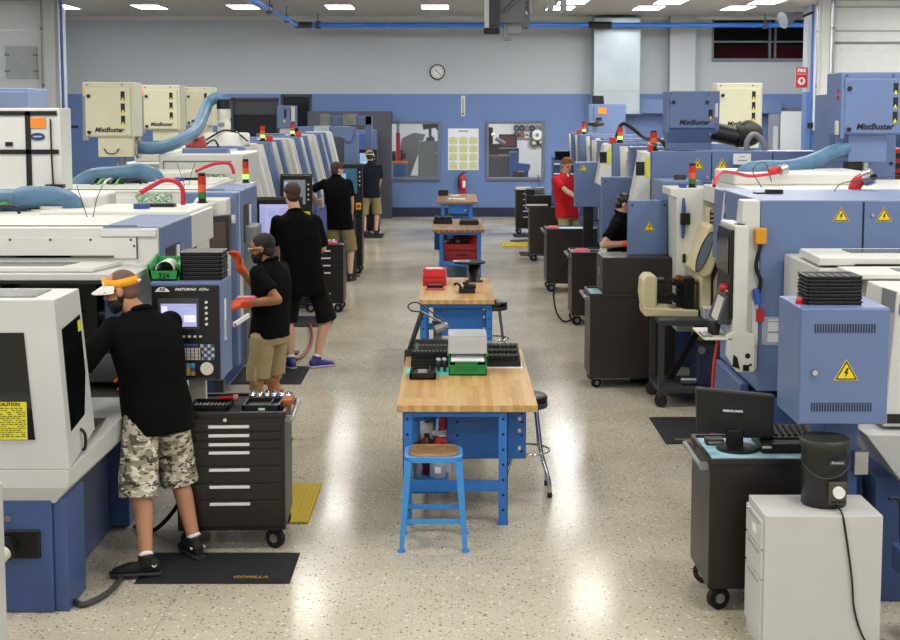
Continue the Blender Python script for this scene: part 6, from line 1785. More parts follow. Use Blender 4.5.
def pendant(label, x0, x1, y, z0, z1, screen, detail, post=True, yaw=0.0, d=0.36, grey=False):
    cx = (x0 + x1) / 2; w = x1 - x0
    t = thing('control_panel', label, 'control panel', (cx, y, 0), yaw)
    case = BLUE if detail else (DGREY if grey else BLACK)
    MB().box(-w / 2, w / 2, 0.012, d, z0, z1).build('case', case, t, bevel=0.008)
    fo = MB().box(-w / 2 + 0.01, w / 2 - 0.01, -0.012, 0.012, z0 + 0.01, z1 - 0.02).build('face', BLACK, t, bevel=0.006)
    if detail:
        h = z1 - z0
        zs_ = lambda q: z1 - q * h
        so = MB().box(-w / 2 + 0.05, w / 2 - 0.13, -0.014, -0.011, zs_(0.47), zs_(0.16)).build('bezel', DGREY, fo)
        MB().box(-w / 2 + 0.065, w / 2 - 0.145, -0.016, -0.013, zs_(0.445), zs_(0.215)).build('screen', screen, fo)
        sw = MB(); x0_ = -w / 2 + 0.07
        sw.box(x0_, x0_ + 0.035, -0.017, -0.0155, zs_(0.42), zs_(0.24), 0); sw.box(x0_ + 0.045, x0_ + 0.125, -0.017, -0.0155, zs_(0.37), zs_(0.25), 1); sw.box(x0_ + 0.135, x0_ + 0.205, -0.017, -0.0155, zs_(0.31), zs_(0.25), 1); sw.box(x0_ + 0.135, x0_ + 0.205, -0.017, -0.0155, zs_(0.40), zs_(0.33), 0); sw.box(x0_ + 0.045, x0_ + 0.205, -0.017, -0.0155, zs_(0.232), zs_(0.222), 1)
        sw.build('screen_window', [mat('screen_pale', '#c9c6ea', 0.2, var=0, emit=0.9), mat('screen_slate', '#8f98c4', 0.2, var=0, emit=0.8)], fo)
        b = MB()
        for k in range(5):
            b.cyl((w / 2 - 0.085, -0.022, zs_(0.20 + k * 0.055)), (w / 2 - 0.085, -0.011, zs_(0.20 + k * 0.055)), 0.009, n=10)
        for k in range(7):
            b.box(-w / 2 + 0.09 + k * 0.034, -w / 2 + 0.107 + k * 0.034, -0.018, -0.011, zs_(0.555), zs_(0.535))
        b.build('round_button', PALLID, fo)
        k_ = MB()
        for i in range(10):
            for j in range(4):
                xq = -w / 2 + 0.075 + i * 0.024; zq = zs_(0.66 + j * 0.032)
                k_.box(xq, xq + 0.019, -0.018, -0.011, zq - 0.016, zq)
        k_.build('keyboard', mat('key_beige', '#c9c6b4', 0.5), fo)
        MB().box(-w / 2 + 0.075, -w / 2 + 0.29, -0.016, -0.011, zs_(0.645), zs_(0.62)).build('key_strip', INKBLUE, fo)
        k_ = MB()
        for i in range(4):
            for j in range(5):
                xq = w / 2 - 0.125 + i * 0.022; zq = zs_(0.625 + j * 0.032)
                k_.box(xq, xq + 0.018, -0.018, -0.011, zq - 0.018, zq, (i + j) % 2)
        k_.build('number_pad', [MATS['key_beige'], INKBLUE], fo)
        k_ = MB(); rr = random.Random(4)
        for i in range(7):
            for j in range(3):
                if (i, j) in ((0, 0), (1, 0), (4, 1)):
                    continue
                xq = -w / 2 + 0.075 + i * 0.028; zq = zs_(0.815 + j * 0.042)
                k_.box(xq, xq + 0.022, -0.019, -0.011, zq - 0.024, zq, rr.randrange(4))
        k_.build('coloured_key', [mat('key_blue', '#3f64b0', 0.5), mat('key_cyan', '#6fb0d0', 0.5), mat('key_amber', '#d2a24a', 0.5), MATS['key_beige']], fo)
        MB().cyl((w / 2 - 0.085, -0.03, zs_(0.865)), (w / 2 - 0.085, -0.011, zs_(0.865)), 0.04, n=24).cyl((w / 2 - 0.085, -0.036, zs_(0.85)), (w / 2 - 0.085, -0.03, zs_(0.85)), 0.01, n=10).build('hand_wheel', CHROME, fo)
        MB().box(-w / 2 + 0.06, w / 2 - 0.04, -0.016, -0.011, zs_(0.985), zs_(0.965)).build('lower_lip', DGREY, fo)
        lettering('FASTURING', 0.021, LETTERWHT, fo, (-w / 2 + 0.215, -0.0135, zs_(0.072)), shear=0.35, stretch=1.15, bold=0.0005, depth=0.0008, name='brand_lettering')
        lettering('FCPro', 0.022, LETTERWHT, fo, (-w / 2 + 0.325, -0.0135, zs_(0.072)), shear=0.35, bold=0.0004, depth=0.0008, name='brand_lettering')
        MB().prism([(-w / 2 + 0.03, zs_(0.095)), (-w / 2 + 0.12, zs_(0.095)), (-w / 2 + 0.105, zs_(0.065)), (-w / 2 + 0.085, zs_(0.05)), (-w / 2 + 0.06, zs_(0.05)), (-w / 2 + 0.045, zs_(0.065))], 'y', -0.0135, -0.011).build('emblem', LETTERWHT, fo)
        lettering('KSI', 0.024, INK, fo, (-w / 2 + 0.075, -0.0138, zs_(0.074)), shear=0.2, bold=0.001, depth=0.0006, name='emblem_lettering')
        MB().box(w / 2 + 0.0, w / 2 + 0.004, 0.12, 0.17, zs_(0.62), zs_(0.2)).build('side_notice', PAPER, t)
        MB().box(w / 2 + 0.0, w / 2 + 0.005, 0.13, 0.16, zs_(0.6), zs_(0.42)).build('side_print', mat('print_tan', '#b8a58a', 0.6), t)
    else:
        MB().box(-w / 2 + 0.05, w / 2 - 0.09, -0.016, -0.011, z0 + (z1 - z0) * 0.42, z1 - 0.08).build('screen', screen, fo)
        zm = z0 + (z1 - z0) * 0.42; hs = z1 - 0.08 - zm
        MB().box(-w / 2 + 0.14, -w / 2 + 0.24, -0.0175, -0.0155, zm + hs * 0.55, zm + hs * 0.8).box(-w / 2 + 0.06, -w / 2 + 0.11, -0.0175, -0.0155, zm + hs * 0.1, zm + hs * 0.92).build('screen_window', MATS['screen_slate'], fo)
        b = MB()
        for k in range(4):
            b.cyl((w / 2 - 0.05, -0.02, z1 - 0.14 - k * 0.07), (w / 2 - 0.05, -0.011, z1 - 0.14 - k * 0.07), 0.012, n=8)
        b.build('round_button', PALLID, fo)
        MB().box(w / 2 - 0.11, w / 2 - 0.03, -0.014, -0.011, z0 + 0.09, z0 + 0.2).build('stop_plate', YELLOW, fo)
        MB().cyl((w / 2 - 0.07, -0.04, z0 + 0.145), (w / 2 - 0.07, -0.012, z0 + 0.145), 0.03, n=14).build('stop_button', RED, fo)
        k_ = MB()
        for i in range(6):
            for j in range(3):
                k_.box(-w / 2 + 0.06 + i * 0.035, -w / 2 + 0.088 + i * 0.035, -0.016, -0.011, z0 + 0.06 + j * 0.04, z0 + 0.09 + j * 0.04)
        k_.build('keyboard', MATS['key_beige'], fo)
    if detail:
        MB().box(-w / 2 - 0.25, -w / 2, 0.2, 0.3, z0 + 0.2, z0 + 0.3).build('support_arm', BLUE, t, bevel=0.01)
        MB().box(-w / 2 + 0.16, w / 2 - 0.16, 0.32, 0.38, z0 - 0.25, z0).build('lower_bracket', PALLID, t)
    elif post:
        MB().box(-0.14, 0.14, 0.013, 0.05, 0.02, z0).build('pedestal', PALLID if detail else DGREY, t, bevel=0.01)
        MB().box(-0.2, 0.2, -0.1, 0.08, 0, 0.02).build('foot_plate', DGREY, t)
    return t


P1X0, P1Z1 = pt(150, 282, 8.22); P1X1, P1Z0 = pt(222, 381, 8.22)
pendant('blue control panel with lilac screen behind the drawer cart, bin and trays on top', P1X0, P1X1, 8.22, P1Z0, P1Z1, M_SCREEN_LILAC, True, d=0.40)
t = thing('tilted_monitor', 'dark tilted monitor behind the stack of black trays', 'monitor', (-1.975, 11.3, 0))
MB().hexa([(-0.09, 0.0, 1.52), (0.125, 0.0, 1.52), (0.125, 0.1, 1.52), (-0.09, 0.1, 1.52), (-0.135, -0.02, 1.81), (0.125, -0.02, 1.83), (0.125, 0.12, 1.83), (-0.135, 0.12, 1.81)]).build('case', DGREY, t, bevel=0.008)
MB().hexa([(-0.05, -0.008, 1.53), (0.1, -0.008, 1.53), (0.1, 0.01, 1.53), (-0.05, 0.01, 1.53), (-0.05, -0.026, 1.77), (0.1, -0.026, 1.77), (0.1, 0.0, 1.77), (-0.05, 0.0, 1.77)]).build('screen', mat('brownish_screen', '#6a605c', 0.12), t)
MB().box(-0.03, 0.05, 0.02, 0.1, 0, 1.52).build('stand', DGREY, t)
xa, z1 = pt(255, 197, 15.05); xb, z0 = pt(303, 262, 15.05)
pendant('black control panel with lilac screen before the tall man in black', xa, xb, 15.05, z0, z1, M_SCREEN_LILAC, False, d=0.055)
xa, z1 = pt(280, 174, 18.66); xb, z0 = pt(312.5, 226, 18.66)
pendant('black control panel with large grey screen, beyond the tall man', xa, xb, 18.66, z0, z1, M_SCREEN_GREY, False, d=0.05)
xa, z1 = pt(331, 163.5, 22.2); xb, z0 = pt(363, 215, 22.2)
pendant('grey control panel with teal screen before the man with bent arm', xa, xb, 22.2, z0, z1, M_SCREEN_TEAL, False, grey=True, d=0.05)
xa, z1 = pt(357.5, 149.5, 30.7); xb, z0 = pt(377, 186, 30.7)
pendant('farthest control panel with bright blue screen, tan-capped man before it', xa, xb, 30.7, z0, z1, M_SCREEN_SKY, False, d=0.2)

# on top of the nearest control panel
t = thing('green_bin', 'green parts bin holding a white paper roll on the control panel', 'bin', (pt(164, 280, 8.28)[0], 8.28, P1Z1))
b = MB()
w = 0.16
b.box(-w / 2, w / 2, 0, 0.2, 0, 0.01); b.box(-w / 2, w / 2, 0.19, 0.2, 0, 0.13)
b.prism([(-w / 2, 0.0), (w / 2, 0.0), (w / 2 + 0.015, 0.04), (w / 2 + 0.015, 0.09), (w / 2, 0.06), (-w / 2, 0.06), (-w / 2 - 0.015, 0.09), (-w / 2 - 0.015, 0.04)], 'y', 0, 0.01)
for sx in (-1, 1):
    b.hexa([(sx * w / 2 - 0.008, 0, 0), (sx * w / 2 + 0.008, 0, 0), (sx * w / 2 + 0.008, 0.2, 0), (sx * w / 2 - 0.008, 0.2, 0), (sx * (w / 2 + 0.015) - 0.008, 0.0, 0.1), (sx * (w / 2 + 0.015) + 0.008, 0.0, 0.1), (sx * (w / 2 + 0.0) + 0.008, 0.2, 0.15), (sx * (w / 2 + 0.0) - 0.008, 0.2, 0.15)])
b.prism([(0.02 * math.cos(q) * 2.6, 0.06 + 0.06 * math.sin(q)) for q in [PI * k / 12 for k in range(13)]], 'y', 0.195, 0.2)
b.build('bin_body', GREEN, t)
lettering('324', 0.045, INK, t, (0.0, -0.001, 0.03), bold=0.001, name='marker_writing')
t = thing('paper_roll', 'white paper roll lying inside the green bin', 'paper roll', (pt(164, 280, 8.28)[0], 8.29, P1Z1 + 0.011))
b = MB(); P = [(0.058 * math.cos(PI * k / 14), 0.052 + 0.055 * math.sin(PI * k / 14)) for k in range(15)]
b.prism(P + [(p[0] * 0.93, 0.052 + (p[1] - 0.052) * 0.93) for p in reversed(P)], 'y', 0.02, 0.18)
b.build('sheet', PAPER, t)
MB().box(-0.058, 0.058, 0.03, 0.17, 0.0, 0.052).build('dark_core', BLACK, t)
TR = None
for k in range(7):
    lb = 'black plastic tray in the stack on the control panel, %s' % ('lowest one', 'second from the bottom', 'third from the bottom', 'middle one', 'third from the top', 'second from the top', 'topmost one')[k]
    loc = (pt(201, 270, 8.32)[0] + random.uniform(-0.003, 0.003), 8.32, P1Z1 + k * 0.0245)
    if TR is None:
        TR = thing('stacking_tray', lb, 'tray', loc, 0, 'black trays stacked on the control panel')
        b = MB(); open_tray(b, -0.125, 0.125, 0, 0.24, 0.001, 0.022, 0.01); b.build('tray', SOFTBLK, TR, bevel=0.002)
        MB().box(-0.13, 0.13, -0.006, 0.246, 0.0185, 0.0235).build('rim', mat('tray_rim', '#2b2b2e', 0.4), TR, bevel=0.002)
        MB().box(-0.11, 0.11, 0.02, 0.22, 0.008, 0.017).build('insert', BLACK, TR)
    else:
        c = copy_tree(TR); c.location = loc; c['label'] = lb
# stack on the nearest electrical box
TR2 = None
for k in range(8):
    lb = 'black plastic tray in the stack on the electrical box, %s' % ('lowest one', 'second from the bottom', 'third from the bottom', 'fourth from the bottom', 'fourth from the top', 'third from the top', 'second from the top', 'topmost one')[k]
    loc = (1.94 + random.uniform(-0.003, 0.003), 6.9, 1.7 + k * 0.0185)
    if TR2 is None:
        TR2 = thing('stacking_tray', lb, 'tray', loc, 0, 'black trays stacked on the electrical box')
        b = MB(); open_tray(b, -0.137, 0.137, 0, 0.2, 0.001, 0.0165, 0.01); b.build('tray', BLACK, TR2, bevel=0.002)
        MB().box(-0.142, 0.142, -0.005, 0.205, 0.012, 0.014).box(-0.142, 0.142, -0.005, 0.004, 0.014, 0.0185).box(-0.142, 0.142, 0.196, 0.205, 0.014, 0.0185).box(-0.142, -0.133, 0.004, 0.196, 0.014, 0.0185).box(0.133, 0.142, 0.004, 0.196, 0.014, 0.0185).build('rim', mat('tray_rim', '#2b2b2e', 0.4), TR2, bevel=0.002)
        g = MB()
        for i in range(6):
            g.box(-0.12 + i * 0.042, -0.095 + i * 0.042, 0.02, 0.18, 0.006, 0.0165)
        g.build('ridge', SOFTBLK, TR2)
    else:
        c = copy_tree(TR2); c.location = loc; c['label'] = lb
t = thing('red_stopper', 'small red stopper beside the tray stack on the electrical box', 'stopper', (1.775, 6.95, 1.7))
MB().ball((0, 0, 0.018), 0.02, 0.02, 0.018).build('cap', mat('cap_red', '#c83a4a', 0.4), t)
MB().lathe([(0.022, 0), (0.022, 0.01)], n=16).build('rim', RED, t)

# ================================================================== roller carts


def cart(label, x0, x1, y0, y1, z1, drawers=None, face='-y', group='dark roller carts', handle=None, liner=None, paint=None, zb=0.13, riser=None, rz=0.0):
    cx, cy = (x0 + x1) / 2, (y0 + y1) / 2; w, d = x1 - x0, y1 - y0
    t = thing('roller_cart', label, 'cart', (cx, cy, 0), rz, group)
    P = paint or CARTBRN
    co = MB().box(-w / 2, w / 2, -d / 2, d / 2, zb, z1 - 0.03).build('body', P, t, bevel=0.006)
    MB().box(-w / 2 - 0.008, w / 2 + 0.008, -d / 2 - 0.008, -d / 2 + 0.012, z1 - 0.035, z1).box(-w / 2 - 0.008, w / 2 + 0.008, d / 2 - 0.012, d / 2 + 0.008, z1 - 0.035, z1).box(-w / 2 - 0.008, -w / 2 + 0.012, -d / 2, d / 2, z1 - 0.035, z1).box(w / 2 - 0.012, w / 2 + 0.008, -d / 2, d / 2, z1 - 0.035, z1).build('top_rim', P, t, bevel=0.004)
    MB().box(-w / 2 + 0.012, w / 2 - 0.012, -d / 2 + 0.012, d / 2 - 0.012, z1 - 0.03, z1 - 0.018).build('top_liner', liner or SOFTBLK, t)
    if drawers:
        za = z1 - 0.065
        tot = za - (zb + 0.02); s = sum(drawers)
        for q in drawers:
            hgt = tot * q / s
            zt = za; zl = za - hgt
            if face == '-y':
                do = MB().box(-w / 2 + 0.02, w / 2 - 0.02, -d / 2 - 0.008, -d / 2, zl + 0.004, zt - 0.004).build('drawer', P, t, bevel=0.003)
                MB().box(-w * 0.2, w * 0.175, -d / 2 - 0.02, -d / 2 - 0.008, zt - 0.03, zt - 0.012).build('drawer_handle', LETTERWHT, do, bevel=0.003)
            else:
                do = MB().box(-w / 2 - 0.008, -w / 2, -d / 2 + 0.02, d / 2 - 0.02, zl + 0.004, zt - 0.004).build('drawer', P, t, bevel=0.003)
                MB().box(-w / 2 - 0.02, -w / 2 - 0.008, -d * 0.3, d * 0.3, zt - 0.03, zt - 0.012).build('drawer_handle', LETTERWHT, do, bevel=0.003)
            za = zl
        if face == '-y':
            MB().cyl((-0.03, -d / 2 - 0.014, z1 - 0.045), (-0.03, -d / 2, z1 - 0.045), 0.012, n=12).build('lock', CHROME, t)
    if handle:
        hx = handle * (w / 2)
        for q in (-d / 2 + 0.03, d / 2 - 0.045):
            MB().box(hx, hx + handle * 0.05, q, q + 0.015, z1 - 0.07, z1 - 0.03).build('handle_bracket', MGREY, t)
        MB().cyl((hx + handle * 0.045, -d / 2 + 0.02, z1 - 0.045), (hx + handle * 0.045, d / 2 - 0.02, z1 - 0.045), 0.014, n=12).build('side_handle', MGREY if handle < 0 else STEEL, t)
    if riser:
        ra, rb, zt = riser
        MB().box(ra - cx, rb - cx, -d / 2, d / 2, z1, zt).build('top_chest', P, t, bevel=0.006)
        MB().box(ra - cx - 0.006, ra - cx, -0.03, 0.03, (z1 + zt) / 2 - 0.02, (z1 + zt) / 2 + 0.06).build('chest_lock', STEEL, t)
    for sx in (-1, 1):
        for sy in (-1, 1):
            X, Yc = sx * (w / 2 - 0.07), sy * (d / 2 - 0.07)
            r = (zb - 0.006) / 2
            ca, sa = math.cos(1.5 + 0.45 * sx * sy), math.sin(1.5 + 0.45 * sx * sy)
            ax = Vector((ca, sa, 0)); c0 = Vector((X, Yc, r))
            wo = MB().cyl(c0 - ax * 0.018, c0 + ax * 0.018, r, n=24).build('caster', SOFTBLK, t, bevel=0.004)
            MB().cyl(c0 - ax * 0.024, c0 + ax * 0.024, r * 0.45, n=14).box(X - 0.03, X + 0.03, Yc - 0.03, Yc + 0.03, zb - 0.012, zb).build('fork', STEEL, wo)
    return t


c1 = cart('black drawer cart with seven white pulls, man in camouflage shorts beside it', -1.69, -1.035, 8.16, 8.74, 0.865, [0.8, 0.8, 0.75, 1.55, 1.55, 1.55, 2.5], paint=BLKPAINT, handle=1, rz=math.radians(2.5))
xb = pt(345, 300, 18.35)[0]
cart('black drawer cart just beyond the tall man in black, tools on top', xb - 0.52, xb, 18.1, 18.6, 0.92, [0.9, 0.9, 0.9, 2.6, 1.2], paint=BLKPAINT)
xb = pt(363.5, 270, 22.8)[0]
cart('black cart beside the man with bent arm, single front wheel showing', xb - 0.55, xb, 22.5, 23.0, 0.95, paint=BLKPAINT)
xb = pt(380, 230, 30.2)[0]
cart('farthest left black cart, right of the man in the tan cap', xb - 0.35, xb, 29.9, 30.4, 0.95, paint=BLKPAINT)
cart('black cart with monitor and blue liner beside the grey filing cabinet', 1.365, 2.05, 7.13, 7.68, 0.845, liner=SHEETBLUE, handle=-1, paint=BLKPAINT)
xa = pt(588, 380, 13.25)[0]; xb = pt(672, 380, 13.25)[0]
xr_ = pt(600.5, 300, 13.25)[0]
cart('tall brown-black cart with raised chest, left of the cream comparator', xa, xb, 13.1, 13.65, 0.93, None, handle=-1, riser=(xr_, xb, 1.28), liner=SHEETBLUE, zb=0.1)
xa = pt(570, 320, 17.2)[0]
cart('dark cart with pink and blue items, man in black standing behind it', xa, xa + 0.65, 17.0, 17.55, 0.93, handle=-1, liner=SHEETBLUE)
xa = pt(545.5, 288, 20.4)[0]
cart('dark cart with pale blue liner in front of the man in red', xa, xa + 0.75, 20.2, 20.8, 0.95, handle=-1, liner=SHEETBLUE)
xa = pt(529, 262, 24.6)[0]
cart('dark cart loaded with black trays, left of the man in red', xa, xa + 0.6, 24.4, 25.0, 0.98, handle=-1)
xa = pt(515.5, 235, 30)[0]
cart('farthest right dark cart with white drawer pulls and pale top', xa, xa + 0.5, 29.8, 30.3, 0.98, [1, 1, 1, 1, 2], handle=-1, liner=PALLID, paint=BLKPAINT)

# on the nearest left cart
t = thing('tool_tray', 'black tray of small tools with a red driver, on drawer cart', 'tray', (-1.52, 8.3, 0.848))
b = MB(); open_tray(b, -0.1, 0.14, 0, 0.2, 0, 0.03, 0.01); b.build('tray', SOFTBLK, t)
g = MB()
for k in range(9):
    g.cyl((-0.08 + k * 0.024, 0.03, 0.018), (-0.075 + k * 0.024, 0.12, 0.018), 0.006, n=6)
g.build('bit', MGREY, t)
t = thing('red_driver', 'red handled driver lying across the small tool tray', 'screwdriver', (-1.44, 8.46, 0.878))
MB().cyl((-0.04, 0, 0.012), (0.06, 0.01, 0.012), 0.012, n=10).build('handle', RED, t)
MB().cyl((0.06, 0.01, 0.012), (0.09, 0.015, 0.012), 0.02, n=10).build('collar', mat('pale_red', '#d88a8a', 0.4), t)
t = thing('open_tray', 'flat black two-pocket tray on the right of the drawer cart', 'tray', (-1.16, 8.24, 0.848))
b = MB(); open_tray(b, -0.13, 0.1, 0, 0.24, 0, 0.045, 0.014); b.box(0.03, 0.04, 0.01, 0.23, 0, 0.04); b.box(-0.12, 0.09, 0.01, 0.23, 0.01, 0.02); b.build('tray', BLACK, t, bevel=0.002)
MB().box(-0.03, 0.01, -0.0015, 0, 0.012, 0.026).build('label', PALLID, t)
t = thing('holder_rack', 'black rack of steel tool holders at the rear of drawer cart', 'rack', (-1.17, 8.5, 0.848))
MB().box(-0.12, 0.16, 0, 0.1, 0, 0.03).build('rack', BLACK, t, bevel=0.004)
MB().box(0.1, 0.165, -0.12, 0.06, 0, 0.045).build('orange_block', mat('rust_orange', '#a8562a', 0.5), t, bevel=0.005)
for k in range(6):
    for j in range(2):
        if j == 1 and k > 4:
            continue
        MB().lathe([(0.012, 0.03), (0.02, 0.032), (0.02, 0.05), (0.012, 0.055), (0.012, 0.07)], (-0.1 + k * 0.046, 0.025 + j * 0.05, 0), 14).build('tool_holder', CHROME, t)
t = tag(MB().box(-1.3, -1.06, 8.21, 8.25, 0.8475, 0.853).build('liner_edge', mat('liner_edge', '#6f9ab8', 0.6)), 'pale blue liner strip showing at the drawer cart front', 'liner')
# on the other left carts
x = pt(333, 240, 18.4)[0]
t = thing('pink_tool_roll', 'pink and white items laid on the cart beyond the tall man', 'tool roll', (x - 0.05, 18.3, 0.902))
MB().box(-0.2, 0.1, 0, 0.2, 0, 0.03).build('cloth', PINK, t, bevel=0.01)
for k in range(5):
    MB().box(-0.18 + k * 0.055, -0.15 + k * 0.055, 0.02, 0.18, 0.03, 0.05).build('tool', (PALLID, STEEL)[k % 2], t)
x = pt(355, 215, 22.8)[0]
t = thing('clamp_arm', 'steel and black clamp on the cart beside the man with bent arm', 'clamp', (x, 22.7, 0.935))
MB().box(-0.12, 0.12, 0, 0.12, 0, 0.05).build('base', BLACK, t, bevel=0.01)
MB().cyl((0, 0.05, 0.05), (0.05, 0.05, 0.2), 0.02, n=10).cyl((0.05, 0.05, 0.2), (0.16, 0.05, 0.24), 0.015, n=10).build('arm', CHROME, t)

# on the right carts
t = thing('cart_monitor', 'black desktop monitor standing on the blue-lined cart', 'monitor', (1.575, 7.4, 0.828))
sc_ = MB().hexa([(-0.215, 0.10, 0.075), (0.19, -0.0, 0.055), (0.19, 0.035, 0.055), (-0.215, 0.135, 0.075), (-0.225, 0.09, 0.325), (0.185, -0.01, 0.305), (0.185, 0.03, 0.305), (-0.225, 0.13, 0.325)]).build('panel', BLACK, t, bevel=0.006)
MB().hexa([(-0.226, 0.09, 0.315), (0.186, -0.012, 0.292), (0.186, 0.0, 0.292), (-0.226, 0.1, 0.315), (-0.226, 0.09, 0.326), (0.186, -0.012, 0.305), (0.186, 0.0, 0.305), (-0.226, 0.1, 0.326)]).build('top_bezel', DGREY, sc_)
rzm = math.atan2(-0.1, 0.405)
lo = lettering('MISSION MARK', 0.016, LETTERWHT, sc_, (-0.03, 0.0375, 0.205), rot=(PI / 2, 0, rzm), bold=0.0009, depth=0.0008, name='screen_text')
lettering('- -  - - -', 0.012, MGREY, sc_, (-0.03, 0.0375, 0.23), rot=(PI / 2, 0, rzm), depth=0.0006, name='screen_text')
MB().box(-0.06, 0.03, 0.03, 0.08, 0.01, 0.1).build('stem', BLACK, t, bevel=0.006)
MB().cyl((-0.01, 0.0, 0), (-0.01, 0.0, 0.015), 0.115, n=30).build('foot', BLACK, t, bevel=0.004)
t = thing('slanted_keyboard_tray', 'black slotted rack behind the monitor on the blue-lined cart', 'rack', (1.84, 7.42, 0.828))
MB().prism([(0.0, 0.0), (0.2, 0.0), (0.2, 0.09), (0.0, 0.06)], 'x', -0.15, 0.17).build('rack', BLACK, t, bevel=0.004)
g = MB()
for k in range(8):
    g.hexa([(-0.13 + k * 0.036, 0.02, 0.06), (-0.115 + k * 0.036, 0.02, 0.06), (-0.115 + k * 0.036, 0.18, 0.086), (-0.13 + k * 0.036, 0.18, 0.086), (-0.13 + k * 0.036, 0.02, 0.075), (-0.115 + k * 0.036, 0.02, 0.075), (-0.115 + k * 0.036, 0.18, 0.1), (-0.13 + k * 0.036, 0.18, 0.1)])
g.build('fin', SOFTBLK, t)
t = thing('black_tray_box', 'black lidded box in front of the slotted rack, on blue liner', 'box', (1.85, 7.3, 0.828))
MB().box(-0.17, 0.14, 0, 0.1, 0, 0.055).build('box', BLACK, t, bevel=0.006)
MB().box(-0.17, -0.12, -0.002, 0, 0.03, 0.042).build('label', PALLID, t)
t = thing('small_meter', 'small black meter behind the monitor foot on the blue liner', 'meter', (1.46, 7.48, 0.828))
MB().box(-0.05, 0.05, 0, 0.08, 0, 0.035).build('case', BLACK, t, bevel=0.005)
MB().box(-0.04, 0.04, -0.002, 0, 0.01, 0.025).build('display', MGREY, t)
for (u, v, Y, z, nm, lb, w, m) in ((581, 251, 17.2, 0.915, 'pink_cloth', 'pink folded cloth on the cart before the half-hidden man', 0.2, PINK), (553, 227, 20.4, 0.935, 'pink_cloth', 'pink folded cloth on the cart in front of the man in red', 0.18, PINK)):
    x = pt(u, v, Y)[0]
    t = thing(nm, lb, 'cloth', (x, Y, z))
    MB().box(-w / 2, w / 2, -0.1, 0.12, 0, 0.02).build('fold', m, t, bevel=0.008)
    MB().box(-w / 2 + 0.03, w / 2 - 0.01, -0.06, 0.1, 0.02, 0.035).build('upper_fold', m, t, bevel=0.008)
x = pt(590, 250, 17.2)[0]
t = thing('pen_case', 'small dark blue case on the cart before the half-hidden man', 'case', (x + 0.05, 17.15, 0.915))
MB().box(-0.06, 0.06, -0.05, 0.05, 0, 0.03).build('case', NAVY, t, bevel=0.006)
MB().box(0.08, 0.2, -0.05, 0.08, 0, 0.06).build('white_block', PALLID, t, bevel=0.01)
x = pt(540, 200, 24.6)[0]
t = thing('tray_stack', 'tall black tray box on the cart left of the man in red', 'tray', (x - 0.05, 24.6, 0.965))
MB().box(-0.2, 0.25, -0.1, 0.3, 0, 0.22).build('case', BLACK, t, bevel=0.01)
MB().box(-0.2, 0.18, -0.115, -0.1, 0.03, 0.06).build('white_edge', PAPER, t)
MB().box(-0.2, -0.05, 0.0, 0.3, 0.22, 0.32).build('upper_box', BLACK, t, bevel=0.01)
t = thing('vise', 'grey bench vise among the black trays beyond the cart', 'vise', (x + 0.0, 24.85, 1.185))
MB().box(-0.06, 0.1, 0, 0.15, 0, 0.12).cyl((0.0, -0.05, 0.08), (0.0, 0.15, 0.08), 0.03, n=10).build('jaw', mat('vise_grey', '#7c8894', 0.35, 0.5), t, bevel=0.01)
MB().cyl((0.03, 0.05, 0.1), (-0.02, 0.05, 0.34), 0.015, n=8).build('handle', STEEL, t)
x = pt(522, 188, 30)[0]
t = thing('white_box', 'low white carton on the farthest right cart', 'box', (x + 0.05, 29.95, 0.962))
MB().box(-0.18, 0.15, 0, 0.25, 0, 0.06).build('carton', PALLID, t, bevel=0.005)
MB().box(-0.18, 0.15, -0.004, 0, 0.045, 0.06).build('lid_edge', mat('tan_edge', '#b9a584', 0.6), t)

# ------------------------------------------------------------------ filing cabinet with heating pot
t = thing('filing_cabinet', 'light grey filing cabinet at the bottom right corner', 'filing cabinet', (1.81, 6.73, 0))
FW, FD, FH = 0.59, 0.375, 0.71
MB().box(-FW / 2 + 0.012, FW / 2, -FD / 2, FD / 2, 0.0, FH).build('body', FILEGREY, t, bevel=0.004)
zt = FH - 0.03
for k, hgt in enumerate((0.15, 0.15, 0.31)):
    do = MB().box(-FW / 2 - 0.002, -FW / 2 + 0.012, -FD / 2 + 0.012, FD / 2 - 0.012, zt - hgt + 0.006, zt - 0.004).build('drawer', FILEGREY, t, bevel=0.003)
    MB().box(-FW / 2 - 0.006, -FW / 2 - 0.001, -0.12, 0.1, zt - 0.03, zt - 0.018).build('finger_pull', mat('pull_grey', '#9da0a0', 0.4), do)
    if k == 0:
        MB().box(-FW / 2 - 0.004, -FW / 2 - 0.001, -0.06, 0.02, zt - 0.10, zt - 0.06).build('white_label', PAPER, do)
    zt -= hgt
MB().cyl((-FW / 2 - 0.006, 0.13, FH - 0.05), (-FW / 2, 0.13, FH - 0.05), 0.01, n=10).build('lock', CHROME, t)
xc, _ = pt(823, 480, 6.78)
t = thing('heating_pot', 'black heating pot with a white dial on the filing cabinet', 'pot', (xc, 6.76, FH))
MB().lathe([(0.108, 0.0), (0.112, 0.01), (0.115, 0.3), (0.117, 0.31)], n=32).build('pot', mat('pot_black', '#17181a', 0.4, var=0.15), t)
MB().lathe([(0.125, 0.30), (0.128, 0.315), (0.125, 0.335), (0.118, 0.34)], n=32).build('rim', mat('pot_rim', '#24281f', 0.45), t)
MB().cyl((0, 0, 0.335), (0, 0, 0.342), 0.116, n=32).build('lid', mat('wax_dark', '#2d2f1e', 0.3), t)
pl = MB().box(-0.012, 0.078, -0.135, -0.112, 0.03, 0.145).build('control_plate', mat('control_plate', '#4e4c40', 0.4, 0.3), t, bevel=0.006)
MB().cyl((0.035, -0.155, 0.095), (0.035, -0.135, 0.095), 0.029, n=22).build('dial', PAPER, pl)
MB().box(0.0, 0.07, -0.1365, -0.135, 0.04, 0.05).build('scale', BLACK, pl)
